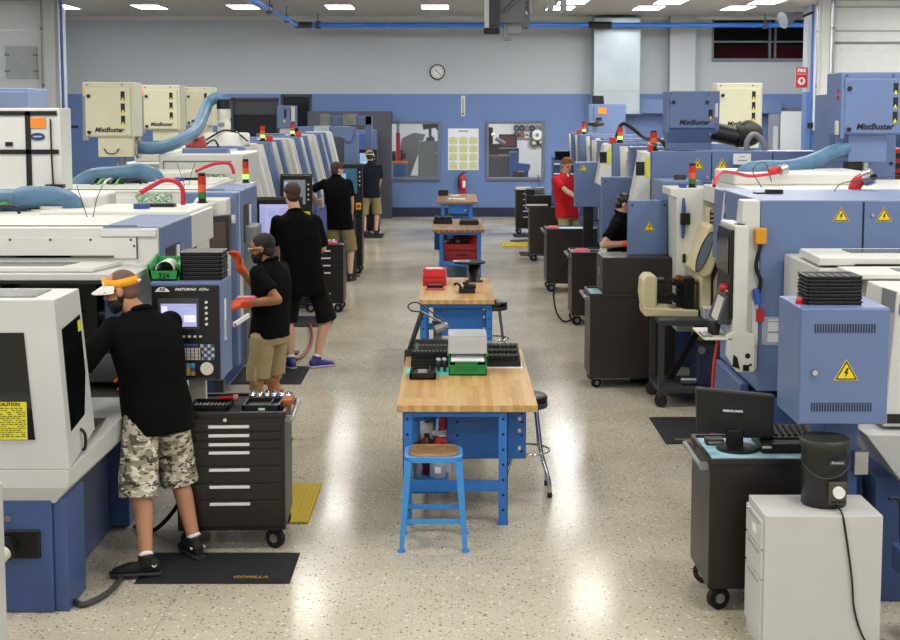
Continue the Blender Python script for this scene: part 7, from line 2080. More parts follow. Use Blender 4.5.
MB().box(-0.01, 0.07, -0.124, -0.115, 0.228, 0.25).build('badge', mat('pot_badge', '#3b3b40', 0.4), t)
lettering('Precision', 0.016, LETTERWHT, t, (0.03, -0.1245, 0.239), depth=0.0005, name='badge_lettering', shear=0.2)
MB().tube([(-0.122, 0.0, 0.24), (-0.11, -0.07, 0.2), (-0.05, -0.128, 0.165), (0.03, -0.138, 0.175), (0.1, -0.09, 0.22), (0.122, 0.0, 0.25)], 0.0025, n=6).build('bail', DGREY, t)
t = tag(MB().tube([(xc + 0.03, 6.64, 0.735), (xc + 0.035, 6.55, FH + 0.006), (xc + 0.055, 6.535, 0.6), (xc + 0.085, 6.53, 0.4), (xc + 0.1, 6.53, 0.25), (xc + 0.14, 6.53, 0.12), (xc + 0.19, 6.5, 0.04), (xc + 0.24, 6.5, 0.012), (xc + 0.3, 6.6, 0.008), (xc + 0.28, 6.8, 0.008)], 0.0055, n=8).build('power_cord', BLACK), 'black power cord running down the filing cabinet from the pot', 'cord')

# ------------------------------------------------------------------ optical comparator on its stand
xa = pt(660, 318, 12.25)[0]
t = thing('comparator_stand', 'dark steel frame stand on casters under the cream comparator', 'stand', (xa, 12.25, 0))
w = 0.87; d = 0.6; zt = 0.8
for X in (0.02, w - 0.02):
    for Yq in (0.02, d - 0.02):
        MB().box(X - 0.025, X + 0.025, Yq - 0.025, Yq + 0.025, 0.1, zt - 0.05).build('leg', DGREY, t)
        MB().cyl((X - 0.012, Yq - 0.012, 0.06), (X + 0.012, Yq + 0.012, 0.06), 0.06, n=18).build('caster', SOFTBLK, t)
MB().box(0, w, 0, d, zt - 0.05, zt).build('top_frame', DGREY, t, bevel=0.004)
MB().box(0, w, 0, d, 0.13, 0.18).build('lower_shelf', DGREY, t, bevel=0.004)
MB().hexa([(0.12, 0.3, 0.2), (0.18, 0.3, 0.2), (0.18, 0.34, 0.2), (0.12, 0.34, 0.2), (0.42, 0.3, 0.74), (0.48, 0.3, 0.74), (0.48, 0.34, 0.74), (0.42, 0.34, 0.74)]).build('brace', BLACK, t)
t = thing('storage_case', 'navy case stored on the lower shelf of the comparator stand', 'case', (xa + 0.62, 12.35, 0.18))
MB().box(-0.25, 0.3, 0, 0.45, 0, 0.38).build('case', mat('case_navy', '#2b3552', 0.5), t, bevel=0.01)
MB().cyl((-0.22, -0.01, 0.33), (-0.22, 0.0, 0.33), 0.035, n=14).build('lock', MGREY, t)
t = thing('clear_flask', 'steel flask lying on the lower shelf of the stand', 'flask', (xa + 0.3, 12.3, 0.18))
MB().cyl((-0.08, 0.1, 0.035), (0.06, 0.1, 0.035), 0.034, n=14).build('flask', STEEL, t)
MB().cyl((0.06, 0.1, 0.035), (0.09, 0.1, 0.035), 0.02, n=12).build('cap', DGREY, t)

Y = 12.45
t = thing('optical_comparator', 'cream optical comparator with a tilted round screen', 'optical comparator', (pt(660, 320, Y)[0] + 0.04, Y, 0.8))
ox = pt(660, 320, Y)[0]
def q(u, v):
    x, z = pt(u, v, Y); return (x - ox, z - 0.8)
lamp = [q(639, 281), q(643, 275.5), q(652, 276), q(654, 280), q(653.5, 309), q(640, 309), q(638, 296)]
MB().prism(lamp, 'y', 0.05, 0.33).build('lamp_house', CREAM2, t, bevel=0.02)
g = MB()
for k in range(7):
    x, z = q(653.5, 283 + k * 3.6); g.box(x - 0.004, x + 0.004, 0.07, 0.31, z - 0.006, z + 0.006)
g.build('cooling_fin', DGREY, t)
bs = [q(640, 308), q(695, 311), q(695, 318), q(641, 317)]
MB().prism(bs, 'y', 0.03, 0.38).build('base_arm', CREAM2, t, bevel=0.012)
MB().cyl((q(668, 320)[0], 0.2, 0), (q(668, 320)[0], 0.2, q(668, 317)[1]), 0.04, n=12).cyl((q(690, 320)[0], 0.2, 0), (q(690, 320)[0], 0.2, q(690, 317)[1]), 0.04, n=12).build('foot', DGREY, t)
st = MB()
x0, z0 = q(670, 311); x1, z1 = q(694, 285)
st.box(x0, x1 - 0.05, 0.1, 0.3, z1 - 0.02, z1 + 0.02); st.box(x0 + 0.05, x0 + 0.12, 0.15, 0.25, z0, z1); st.box(x1 - 0.12, x1 - 0.02, 0.08, 0.32, z0, z1 + 0.05)
x2, z2 = q(677, 281); st.cyl((x2, 0.2, z1), (x2, 0.2, z2 + 0.02), 0.025, n=12); st.cyl((x0 + 0.02, 0.05, z0 + 0.1), (x0 + 0.02, 0.3, z0 + 0.1), 0.035, n=12)
st.build('stage', BLACK, t, bevel=0.004)
MB().cyl((x2 - 0.05, 0.18, z2), (x2 + 0.2, 0.18, z2 - 0.04), 0.015, n=8).cyl((x2, 0.15, z2), (x2, 0.15, z2 + 0.04), 0.02, n=8).build('stage_lens', mat('brass', '#a8743c', 0.3, 0.6), t)
xl, zl = q(653, 281)
MB().cyl((xl, 0.2, zl - 0.02), (xl + 0.09, 0.2, zl - 0.02), 0.03, n=14).build('condenser', BLACK, t)
cs = [q(697, 312), q(697, 280), q(706, 262), q(722, 225), q(726, 228), q(726, 312)]
MB().prism(cs, 'y', 0.02, 0.5).build('column', CREAM2, t, bevel=0.015)
# tilted hood: open frame round the screen
hp_ = [q(687.5, 270), q(702, 228), q(705, 224), q(722, 229), q(719, 236), q(705, 274), q(697, 277)]
ho = MB().prism(hp_, 'y', -0.08, 0.5).build('screen_hood', CREAM2, t, bevel=0.015)
a, b_ = q(687.2, 269), q(702.5, 229.5)
nx, nz = -(b_[1] - a[1]), (b_[0] - a[0]); L_ = math.hypot(nx, nz); nx, nz = nx / L_, nz / L_
cxz = ((a[0] + b_[0]) / 2, (a[1] + b_[1]) / 2)
# raised plate in darker cream paints the shade inside the hood opening
e_ = [q(690, 267), q(700, 237), q(707, 234), q(709.5, 241), q(699, 268), q(692, 272)]
MB().prism(e_, 'y', -0.084, -0.06).build('hood_recess_shade', mat('comparator_shaded', '#c2b68c', 0.5), ho, bevel=0.008)
sx_, sz_ = q(698.5, 251)
u_ = Vector((b_[0] - a[0], 0, b_[1] - a[1])).normalized()
MB().loft([((sx_, -0.09, sz_), u_, (0.82, 0, -0.35), 0.185, 0.04), ((sx_, -0.075, sz_), u_, (0.82, 0, -0.35), 0.185, 0.04)], n=30, sq=2).build('screen', mat('ground_glass', '#6f7c86', 0.2), ho)
MB().loft([((sx_, -0.086, sz_), u_, (0.82, 0, -0.35), 0.196, 0.049), ((sx_, -0.072, sz_), u_, (0.82, 0, -0.35), 0.196, 0.049)], n=30, sq=2).build('screen_ring', BLACK, ho)
MB().prism([q(707, 275), q(721, 243), q(723, 247), q(709, 281), q(709, 312), q(706.5, 312)], 'y', 0.005, 0.03).build('black_edge', BLACK, t)
hx0, hz1 = q(707, 208.5); hx1, hz0 = q(720, 226)
ro = MB().box(hx0, hx1, 0.05, 0.35, hz0 - 0.02, hz1).build('readout', CREAM2, t, bevel=0.008)
MB().box(hx0 - 0.004, hx0 + 0.06, 0.046, 0.05, hz0 + 0.02, hz1 - 0.02).build('readout_face', mat('readout_maroon', '#5a2430', 0.4), ro)
dg_ = MB()
for k in range(3):
    dg_.box(hx0 + 0.006, hx0 + 0.05, 0.043, 0.046, hz0 + 0.04 + k * 0.04, hz0 + 0.055 + k * 0.04)
dg_.build('digits', PALLID, ro)
lettering('- 7 0', 0.028, INK, t, (q(720, 301)[0] - 0.02, 0.015, q(720, 297)[1]), depth=0.0008, name='model_marking')
t = thing('clear_jar', 'pale plastic tub on the comparator stand by the control panel', 'tub', (pt(713, 318, 12.3)[0], 12.3, 0.8))
MB().box(-0.08, 0.12, 0, 0.2, 0, 0.1).build('tub', mat('frosted', '#b9c4c4', 0.4), t, bevel=0.01)
MB().box(-0.085, 0.125, -0.005, 0.205, 0.09, 0.105).build('lid', PALLID, t, bevel=0.005)
t = thing('yellow_tag_board', 'yellow label plate hanging below the comparator stand top', 'sign', (xa + 0.35, 12.6, 0.55))
MB().box(0, 0.2, 0, 0.01, 0, 0.1).build('plate', PLACARD, t)
MB().box(0.02, 0.18, 0.0, 0.012, 0.1, 0.2).build('hanger', DGREY, t)

# ------------------------------------------------------------------ floor mats, hoses, cords
def floor_mat(label, x0, x1, y0, y1, m=None, logo=None, group='black floor mats', skew=0.0):
    t = thing('floor_mat', label, 'floor mat', ((x0 + x1) / 2, (y0 + y1) / 2, 0), 0, group)
    w, d = x1 - x0, y1 - y0
    if m is None:
        b = MB(); e = 0.07
        b.hexa([(-w / 2, -d / 2, 0), (w / 2, -d / 2, 0), (w / 2, d / 2, 0), (-w / 2, d / 2, 0), (-w / 2 + e, -d / 2 + 0.04, 0.014), (w / 2 - e, -d / 2 + 0.04, 0.014), (w / 2 - e, d / 2 - 0.04, 0.014), (-w / 2 + e, d / 2 - 0.04, 0.014)])
        b.build('pad', MATBLK, t)
    else:
        MB().box(-w / 2, w / 2, -d / 2, d / 2, 0, 0.016).build('pad', m, t, bevel=0.004)
    if logo:
        lo = lettering('GORILLA', 0.05, mat('logo_amber', '#a08028', 0.6), t, (logo[0], logo[1], 0.0145), rot=(0, 0, logo[2]), bold=0.002, shear=0.2, name='mat_logo', depth=0.0008)
    return t


floor_mat('black mat under the man in camouflage shorts, amber logo at its corner', -1.82, -0.93, 7.58, 8.14, logo=(0.21, -0.2, 0))
floor_mat('black mat at the feet of the tall man in black', -2.2, -1.5, 13.3, 14.25)
floor_mat('black mat beyond the tall man in black', -2.1, -1.53, 16.9, 17.8)
floor_mat('black mat under the man in the tan cap', -2.05, -1.5, 28.9, 30.0)
floor_mat('black mat with amber logo before the second right lathe', 1.72, 2.4, 10.87, 11.85, logo=(-0.15, -0.38, 0))
floor_mat('yellow grid mat right of the black drawer cart', -1.6, -0.945, 8.72, 9.66, M_YGRID, group='yellow grid mats')
x0, y0 = fl(503, 247); x1, _ = fl(526, 247)
floor_mat('yellow mat with black pad at the far right carts', x0, x0 + 0.75, y0, y0 + 0.9, M_YGRID, group='yellow grid mats')
floor_mat('small black pad on the far yellow mat', x0 + 0.2, x0 + 0.85, y0 + 0.95, y0 + 1.5)
x0, y0 = fl(520.5, 256)
floor_mat('small black mat before the cart of black trays', x0, x0 + 0.6, y0, y0 + 0.7)
x0, y0 = fl(514, 237.5)
floor_mat('farthest black mat, by the white drawer pulls cart', x0, x0 + 0.6, y0, y0 + 0.8)

P = [(-2.06, 7.25), fl(84, 608), fl(104, 599), fl(118, 586), fl(125, 572)]
tag(MB().tube([(x, y, 0.02) for x, y in P], 0.016, n=10).build('floor_cable', mat('cable_grey', '#3e3f40', 0.5)), 'dark grey cable curving on the floor by the nearest lathe base', 'cable')
P = [fl(292, 362), fl(301, 359), fl(309, 350), fl(312, 338), fl(310, 325)]
tag(MB().tube([(x, y, 0.02) for x, y in P], 0.016, n=8).build('floor_hose', mat('dark_red_hose', '#8a2430', 0.4)), 'dark red hose curving on the floor beside the tall man', 'hose')
P = [fl(228, 378), fl(236, 369), fl(247, 364), fl(258, 364)]
tag(MB().tube([(x, y, 0.03) for x, y in P], 0.02, n=8).build('floor_hose', mat('dark_red_hose', '#8a2430')), 'dark red hose lying at the second lathe base', 'hose')
P = [fl(566, 318), fl(556, 315), fl(553, 305), fl(556, 290)]
x0, y0 = fl(566, 319)
tag(MB().tube([(x0 + 0.1, 17.5, 0.02), (x0 - 0.05, 17.3, 0.012), (x0 - 0.15, 17.35, 0.15), (x0 - 0.17, 17.4, 0.45), (x0 - 0.05, 17.3, 0.75), (x0 + 0.02, 17.25, 0.86)], 0.012, n=8).build('power_cord', BLACK), 'black cord looping from the cart before the half-hidden man to floor', 'cord')
tag(MB().tube([(-1.6, 9.0, 0.8), (-1.68, 8.8, 0.5), (-1.75, 8.7, 0.2), (-1.9, 8.55, 0.02), (-2.05, 8.6, 0.02)], 0.014, n=8).build('drop_cable', SOFTBLK), 'black cable hanging behind the camouflage shorts', 'cable')
t = thing('white_ruler_box', 'white slim box on a bracket between control panel and bearded man', 'box', (pt(240, 321, 10.3)[0], 10.3, pt(240, 321, 10.3)[1] - 0.05))
MB().hexa([(-0.04, 0.0, 0.0), (0.06, 0.1, 0.06), (0.04, 0.12, 0.06), (-0.06, 0.02, 0.0), (-0.04, 0.0, 0.035), (0.06, 0.1, 0.095), (0.04, 0.12, 0.095), (-0.06, 0.02, 0.035)]).build('box', PAPER, t, bevel=0.004)
MB().box(-0.04, -0.03, -0.002, 0.008, 0.01, 0.03).build('red_print', RED, t)
MB().box(-0.3, -0.04, 0.02, 0.05, 0.01, 0.04).build('arm', MGREY, t)
# grey guard at the left frame edge
t = thing('edge_guard', 'grey machine guard at the left frame edge with red button', 'machine', (-2.115, 6.2, 0))
MB().box(-0.8, 0.0, -0.3, 0.1, 0, 0.95).build('guard', LGREY, t, bevel=0.006)
MB().cyl((-0.01, -0.33, 0.91), (-0.01, -0.3, 0.91), 0.03, n=14).build('red_button', RED, t)

x, z = pt(244, 299, 10.55)
t = thing('pink_tray', 'pink slim tray held by the bearded man in orange gloves', 'tray', (x, 10.55, z))
MB().box(-0.06, 0.09, -0.05, 0.06, 0, 0.012).build('tray', PINK, t, bevel=0.003)
MB().box(-0.05, 0.08, -0.04, 0.05, 0.012, 0.02).build('insert', mat('pale_pink', '#e08aa0', 0.5), t)
# ================================================================== people


def V(*a):
    return Vector(a)


def ik(a, b, l1, l2, hint):
    """elbow / knee between a and b"""
    d = b - a; L = d.length
    if L > (l1 + l2) * 0.995:
        b = a + d.normalized() * (l1 + l2) * 0.995; d = b - a; L = d.length
    k = (l1 * l1 - l2 * l2 + L * L) / (2 * L)
    h = math.sqrt(max(l1 * l1 - k * k, 0))
    n = d.normalized()
    hv = hint - n * hint.dot(n)
    hv.normalize()
    return a + n * k + hv * h, b


def ell(mb, c, ax, rad, n=18, k=12):
    ax = [Vector(q).normalized() for q in ax]
    vs = []
    for i in range(k + 1):
        ph = PI * i / k
        for j in range(n):
            t = 2 * PI * j / n
            vs.append(Vector(c) + ax[0] * rad[0] * math.sin(ph) * math.cos(t) + ax[1] * rad[1] * math.sin(ph) * math.sin(t) + ax[2] * rad[2] * math.cos(ph))
    fs = [(i * n + j, (i + 1) * n + j, (i + 1) * n + (j + 1) % n, i * n + (j + 1) % n) for i in range(k) for j in range(n)]
    mb.add(vs, fs, True)


def capsule(mb, a, b, ra, rb, n=14):
    mb.cyl(a, b, ra, rb, n); mb.ball(a, ra, n=n, k=8); mb.ball(b, rb, n=n, k=8)


def fused(mb, name, material, parent, voxel, smooth=3, wrinkle=0.0, seed=0, wscale=9.0):
    """fuse overlapping solids into one continuous skin"""
    me = mb.mesh(name, material)
    o = bpy.data.objects.new(name, me); COL.objects.link(o)
    r = o.modifiers.new('fuse', 'REMESH'); r.mode = 'VOXEL'; r.voxel_size = voxel; r.use_smooth_shade = True
    if smooth:
        s = o.modifiers.new('smooth', 'SMOOTH'); s.iterations = smooth; s.factor = 0.5
    dg = bpy.context.evaluated_depsgraph_get()
    m2 = bpy.data.meshes.new_from_object(o.evaluated_get(dg))
    o.modifiers.clear(); o.data = m2
    bpy.data.meshes.remove(me)
    m2.materials.clear(); m2.materials.append(material)
    if wrinkle:
        from mathutils import noise
        nm = [v.normal.copy() for v in m2.vertices]
        for v, q in zip(m2.vertices, nm):
            p = Vector((v.co.x * wscale + seed, v.co.y * wscale, v.co.z * wscale * 0.8))
            f = noise.noise(p) + 0.5 * noise.noise(p * 2.3)
            v.co += q * f * wrinkle
    m2.polygons.foreach_set('use_smooth', [True] * len(m2.polygons))
    o.parent = parent
    return o


def hand_solids(mb, w, f, nrm, side, curl=0.5, grow=0.0, s=1.0):
    """palm, four fingers and a thumb; w wrist, f direction, nrm back-of-hand normal, side +1 thumb side vector sign"""
    f = f.normalized(); nrm = (nrm - f * nrm.dot(f)).normalized(); x = f.cross(nrm).normalized() * side   # towards the thumb
    mb.loft([(w - f * 0.01, x, nrm, 0.026 * s + grow, 0.02 * s + grow), (w + f * 0.035 * s, x, nrm, 0.038 * s + grow, 0.017 * s + grow), (w + f * 0.09 * s, x, nrm, 0.042 * s + grow, 0.014 * s + grow)], n=16)
    for i, (L, off) in enumerate(((0.072, 0.031), (0.08, 0.0105), (0.075, -0.0105), (0.058, -0.031))):
        p = w + f * 0.085 * s + x * off * s
        d = (f + x * (off * 2.2)).normalized()
        for k, part in enumerate((0.42, 0.33, 0.25)):
            a = curl * (0.6 + 0.35 * k)
            d = (d * math.cos(a) - nrm * math.sin(a)).normalized()
            q = p + d * L * part * s
            ra = (0.0095 - 0.0007 * k) * s + grow
            capsule(mb, p, q, ra, ra - 0.0006, 10)
            p = q
    p = w + f * 0.03 * s + x * 0.03 * s
    d = (f * 0.75 + x * 0.75 - nrm * 0.3).normalized()
    for k, L in enumerate((0.042, 0.034, 0.026)):
        q = p + d * L * s
        capsule(mb, p, q, (0.013 - 0.0015 * k) * s + grow, (0.012 - 0.0015 * k) * s + grow, 10)
        p = q; d = (d * math.cos(0.35 * curl + 0.1) + (f - x * 0.6) * math.sin(0.35 * curl + 0.1)).normalized()


def person(label, loc, fwd, S=1.0, feet=None, pelvis=None, neck=None, side=None, head=None, look=None, hands=None, elbows=None, skin=SKIN, shirt=SHIRTBLK, pants=KHAKI, shoe=SOFTBLK,
           hair=HAIRBR, hair_style='short', beard=None, voxel=0.008, gloves=(False, False), sleeve=0.62, shorts=True, hat=None, glasses=None, hem=0.12, baggy=1.0, belly=1.0, hemk=0.05, hdirs=(None, None), dark_lens=False, sock=PAPER, curl=(0.5, 0.5), width=1.0, knees=None, logo=None, undershirt=None):
    """all points in world metres; feet / hands / elbow hints are (left, right)"""
    F_ = Vector((fwd[0], fwd[1], 0)).normalized()
    rz = math.atan2(-F_.x, F_.y)
    t = thing('person', label, 'person', loc, rz)
    R = Matrix.Rotation(-rz, 3, 'Z'); L0 = Vector(loc)
    def W(p):
        return R @ (Vector(p) - L0)
    def D(d):
        return R @ Vector(d)
    pel = W(pelvis); nk = W(neck); hc = W(head)
    sd = D(side).normalized() if side is not None else V(1, 0, 0)
    up = (nk - pel).normalized()
    fr = up.cross(sd).normalized()          # body front
    sd_p = V(1, 0, 0); fr_p = V(0, 1, 0)
    def spine(q):
        return pel.lerp(nk, q) - fr * 0.02 * math.sin(PI * q)
    def mixs(q):
        a = sd_p.lerp(sd, q).normalized(); b = fr_p.lerp(fr, q).normalized(); return a, b
    w = width
    thigh, shin, upper, fore = 0.43 * S, 0.42 * S, 0.295 * S, 0.26 * S
    hips = [pel + sd_p * (-0.09 * S) - V(0, 0, 0.03), pel + sd_p * (0.09 * S) - V(0, 0, 0.03)]
    shld = [spine(0.855) - sd * 0.17 * S * w, spine(0.855) + sd * 0.17 * S * w]
    ank, kne, fdir = [], [], []
    for i in (0, 1):
        p, d = feet[i]
        a = W((p[0], p[1], p[2] + 0.085 * S)); d = D((d[0], d[1], 0)).normalized()
        kh = d * 0.9 + V(0, 0, 0.05) if knees is None else D(knees[i])
        k_, a = ik(hips[i], a, thigh, shin, kh)
        ank.append(a); kne.append(k_); fdir.append(d)
    elb, wri = [], []
    for i in (0, 1):
        h = W(hands[i]); eh = D(elbows[i]) if elbows else V((-1, 1)[i] * 0.4, -0.4, -0.8)
        e, h = ik(shld[i], h, upper, fore, eh)
        elb.append(e); wri.append(h)
    # ---------------- body, one continuous skin
    b = MB()
    prof = [(-0.16, 0.13, 0.10), (-0.05, 0.16, 0.115), (0.25, 0.145, 0.10), (0.6, 0.165, 0.115), (0.84, 0.155, 0.085), (0.95, 0.07, 0.058)]
    secs = []
    for q, a, dd in prof:
        s1, f1 = mixs(max(q, 0)); secs.append((spine(q), s1, f1, a * S * w, dd * S))
    b.loft(secs, n=24)
    for i in (0, 1):
        capsule(b, hips[i], kne[i], 0.083 * S, 0.058 * S)
        m_ = kne[i].lerp(ank[i], 0.32) - fdir[i] * 0.018
        capsule(b, kne[i], m_, 0.054 * S, 0.055 * S); capsule(b, m_, ank[i], 0.054 * S, 0.036 * S)
        capsule(b, ank[i], ank[i] + fdir[i] * 0.1 - V(0, 0, 0.05), 0.036 * S, 0.03 * S)
        capsule(b, shld[i] - up * 0.012, elb[i], 0.047 * S, 0.040 * S)
        mm = elb[i].lerp(wri[i], 0.3)
        capsule(b, elb[i], mm, 0.040 * S, 0.042 * S); capsule(b, mm, wri[i], 0.041 * S, 0.027 * S)
    hf = D(look).normalized(); hu = (V(0, 0, 1) - hf * hf.z).normalized(); hr = hf.cross(hu).normalized()
    capsule(b, spine(0.92), hc - hu * 0.07 * S - hf * 0.012, 0.062 * S, 0.056 * S)
    ell(b, hc + hu * 0.012, (hr, hf, hu), (0.075 * S, 0.094 * S, 0.09 * S))
    ell(b, hc - hu * 0.055 * S + hf * 0.022, (hr, hf, hu), (0.058 * S, 0.068 * S, 0.07 * S))
    ell(b, hc - hu * 0.1 * S + hf * 0.058, (hr, hf, hu), (0.03 * S, 0.026 * S, 0.02 * S))
    ell(b, hc + hu * 0.002 + hf * 0.082, (hr, hf, hu), (0.05 * S, 0.016 * S, 0.012 * S))
    capsule(b, hc - hu * 0.0 + hf * 0.09, hc - hu * 0.034 * S + hf * 0.106, 0.009 * S, 0.014 * S)
    ell(b, hc - hu * 0.066 * S + hf * 0.086, (hr, hf, hu), (0.024 * S, 0.008 * S, 0.009 * S))
    for sg in (-1, 1):
        ell(b, hc + hr * sg * 0.077 * S - hu * 0.015 - hf * 0.008, (hr, hf, hu), (0.011 * S, 0.02 * S, 0.032 * S))
    hn = []
    for i in (0, 1):
        f = (wri[i] - elb[i]).normalized() if hdirs[i] is None else D(hdirs[i]).normalized()
        n_ = V(0, 0, 1) * 0.8 + (-sd if i == 0 else sd) * 0.6
        hn.append((f, n_))
        hand_solids(b, wri[i] + f * 0.01, f, n_, (1 if i == 0 else -1), curl[i], 0.0, S)
    fused(b, 'body', skin, t, voxel, 2)
    # ---------------- face details
    for sg in (-1, 1):
        ec = hc + hr * sg * 0.031 * S + hf * 0.083 * S - hu * 0.008
        eo = MB(); ell(eo, ec, (hr, hf, hu), (0.0135 * S, 0.011 * S, 0.011 * S))
        ey = eo.build('eye', EYEW, t)
        io = MB(); ell(io, ec + hf * 0.0075, (hr, hf, hu), (0.006 * S, 0.005 * S, 0.006 * S)); io.build('iris', IRIS, ey)
        br = MB(); ell(br, hc + hr * sg * 0.032 * S + hf * 0.094 * S + hu * 0.014, (hr, hf, hu), (0.02 * S, 0.006 * S, 0.005 * S)); br.build('eyebrow', hair, t)
    mo = MB(); ell(mo, hc - hu * 0.068 * S + hf * 0.091, (hr, hf, hu), (0.023 * S, 0.007 * S, 0.005 * S)); mo.build('mouth', LIPS, t)
    # ---------------- hair, beard, headwear
    hb = MB()
    if hair_style == 'short':
        ell(hb, hc + hu * 0.028 - hf * 0.016, (hr, hf, hu), (0.083 * S, 0.1 * S, 0.086 * S))
        ell(hb, hc - hu * 0.035 - hf * 0.045, (hr, hf, hu), (0.068 * S, 0.06 * S, 0.06 * S))
        fused(hb, 'hair', hair, t, voxel, 2, 0.002, 3, 60)
    elif hair_style == 'quiff':
        ell(hb, hc + hu * 0.035 - hf * 0.012, (hr, hf, hu), (0.083 * S, 0.104 * S, 0.088 * S))
        ell(hb, hc + hu * 0.085 + hf * 0.03, (hr, hf, hu), (0.06 * S, 0.06 * S, 0.04 * S))
        ell(hb, hc - hu * 0.035 - hf * 0.045, (hr, hf, hu), (0.068 * S, 0.06 * S, 0.06 * S))
        fused(hb, 'hair', hair, t, voxel, 2, 0.003, 3, 50)
    elif hair_style == 'shaved':
        ell(hb, hc + hu * 0.016 - hf * 0.014, (hr, hf, hu), (0.0775 * S, 0.0945 * S, 0.09 * S))
        ell(hb, hc - hu * 0.03 - hf * 0.04, (hr, hf, hu), (0.066 * S, 0.058 * S, 0.055 * S))
        fused(hb, 'hair', hair, t, voxel, 2)
    if beard:
        bb = MB()
        ell(bb, hc - hu * 0.078 * S + hf * 0.028, (hr, hf, hu), (0.063 * S, 0.07 * S, 0.052 * S))
        ell(bb, hc - hu * 0.115 * S + hf * 0.06, (hr, hf, hu), (0.032 * S, 0.03 * S, 0.024 * S))
        ell(bb, hc - hu * 0.05 * S + hf * 0.0, (hr, hf, hu), (0.073 * S, 0.03 * S, 0.04 * S))
        fused(bb, 'beard', beard, t, voxel, 2, 0.002, 5, 60)
    if hat == 'visor':
        band = MB(); N = 32; vs = []
        tl = hu * 0.95 - hf * 0.18
        for q, rr in ((-0.022, 1.035), (0.026, 1.04), (0.026, 0.99), (-0.022, 0.985)):
            for k in range(N):
                a = 2 * PI * k / N
                lift = 0.014 * max(0, math.cos(a))
                vs.append(hc + hu * (0.03 + q * (1 + 0.35 * max(0, math.cos(a))) + lift) + hf * math.cos(a) * 0.099 * S * rr - hf * 0.004 + hr * math.sin(a) * 0.08 * S * rr)
        fs = [(i * N + k, i * N + (k + 1) % N, ((i + 1) % 4) * N + (k + 1) % N, ((i + 1) % 4) * N + k) for i in range(4) for k in range(N)]
        band.add(vs, fs, True)
        vo = band.build('visor', VISORYEL, t)
        brim = MB(); M_ = 13; vs = []
        for lay in (0, 1):
            for k in range(M_):
                a = (k / (M_ - 1) - 0.5) * PI * 0.92
                ca, sa = math.cos(a), math.sin(a)
                base = hc + hu * (0.026 + 0.012 * ca) + hf * ca * 0.098 * S + hr * sa * 0.082 * S
                tip = base + hf * (0.075 * ca) * S - hu * (0.03 + 0.012 * abs(sa)) + hr * sa * 0.012
                vs += [base - hu * 0.005 * lay, tip - hu * 0.005 * lay]
        fs = []
        for k in range(M_ - 1):
            fs.append((2 * k, 2 * k + 1, 2 * k + 3, 2 * k + 2)); o_ = 2 * M_
            fs.append((o_ + 2 * k, o_ + 2 * k + 2, o_ + 2 * k + 3, o_ + 2 * k + 1)); fs.append((2 * k + 1, o_ + 2 * k + 1, o_ + 2 * k + 3, 2 * k + 3))
        brim.add(vs, fs, True)
        brim.build('brim', VISORWHT, vo)
        st = MB(); st.cyl(hc - hf * 0.1 * S + hu * 0.02, hc - hf * 0.125 * S + hu * 0.025 + hr * -0.01, 0.014, 0.006, 10)
        st.build('strap_end', VISORWHT, vo)
        pa = MB(); c_ = hc + hr * -0.055 * S + hf * 0.077 * S + hu * 0.046
        ell(pa, c_, ((hf * 0.6 + hr * 0.8), (hr * -0.8 + hf * 0.6), hu), (0.009, 0.007, 0.016)); pa.build('patch', VISORWHT, vo)
    elif hat == 'cap':
        cb = MB(); ell(cb, hc + hu * 0.042 - hf * 0.004, (hr, hf, hu), (0.087 * S, 0.105 * S, 0.078 * S))
        ell(cb, hc + hu * 0.022 + hf * 0.1 * S, (hr, hf, hu), (0.066 * S, 0.07 * S, 0.008 * S))
        vo = fused(cb, 'cap', CAPTAN, t, voxel, 2)
        st = MB(); N = 28
        ring = [hc + hu * 0.02 + hf * math.cos(2 * PI * k / N) * 0.105 * S + hr * math.sin(2 * PI * k / N) * 0.088 * S for k in range(N + 1)]
        st.tube(ring, 0.012, n=6, sub=1); st.build('cap_band', PALLID, vo)
    if glasses:
        g = MB()
        for sg in (-1, 1):
            c_ = hc + hr * sg * 0.033 * S + hf * 0.103 * S - hu * 0.016
            ring = [c_ + hr * 0.024 * math.cos(2 * PI * k / 14) + hu * 0.016 * math.sin(2 * PI * k / 14) for k in range(15)]
            g.tube(ring, 0.003, n=6, sub=1)
            g.tube([c_ + hr * sg * 0.024, hc + hr * sg * 0.08 * S + hf * 0.08 - hu * 0.003, hc + hr * sg * 0.083 * S - hf * 0.01 - hu * 0.003], 0.0028, n=6, sub=2)
        g.tube([hc - hr * 0.01 + hf * 0.107 * S - hu * 0.006, hc + hr * 0.01 + hf * 0.107 * S - hu * 0.006], 0.003, n=6, sub=1)
        go = g.build('glasses', glasses, t)
        l = MB()
        for sg in (-1, 1):
            c_ = hc + hr * sg * 0.033 * S + hf * 0.103 * S - hu * 0.016
            l.loft([(c_ - hf * 0.001, hr, hu, 0.023, 0.015), (c_ + hf * 0.001, hr, hu, 0.023, 0.015)], n=14)
        l.build('lens', GLASSDK if dark_lens else mat('safety_lens', '#7f8488', 0.08, var=0, alpha=0.45), go)
    # ---------------- shirt
    s = MB()
    prof = [(-hem / 0.55, 0.185, 0.145), (-0.02, 0.182, 0.142), (0.25, 0.172, 0.13), (0.6, 0.19, 0.14), (0.79, 0.2, 0.122), (0.87, 0.182, 0.11), (0.93, 0.128, 0.092), (0.98, 0.08, 0.078), (1.01, 0.068, 0.07)]
    secs = []
    for q, a, dd in prof:
        s1, f1 = mixs(max(q, 0)); secs.append((spine(q), s1, f1, a * S * w, dd * S * (belly if q < 0.8 else 1)))
    s.loft(secs, n=28)
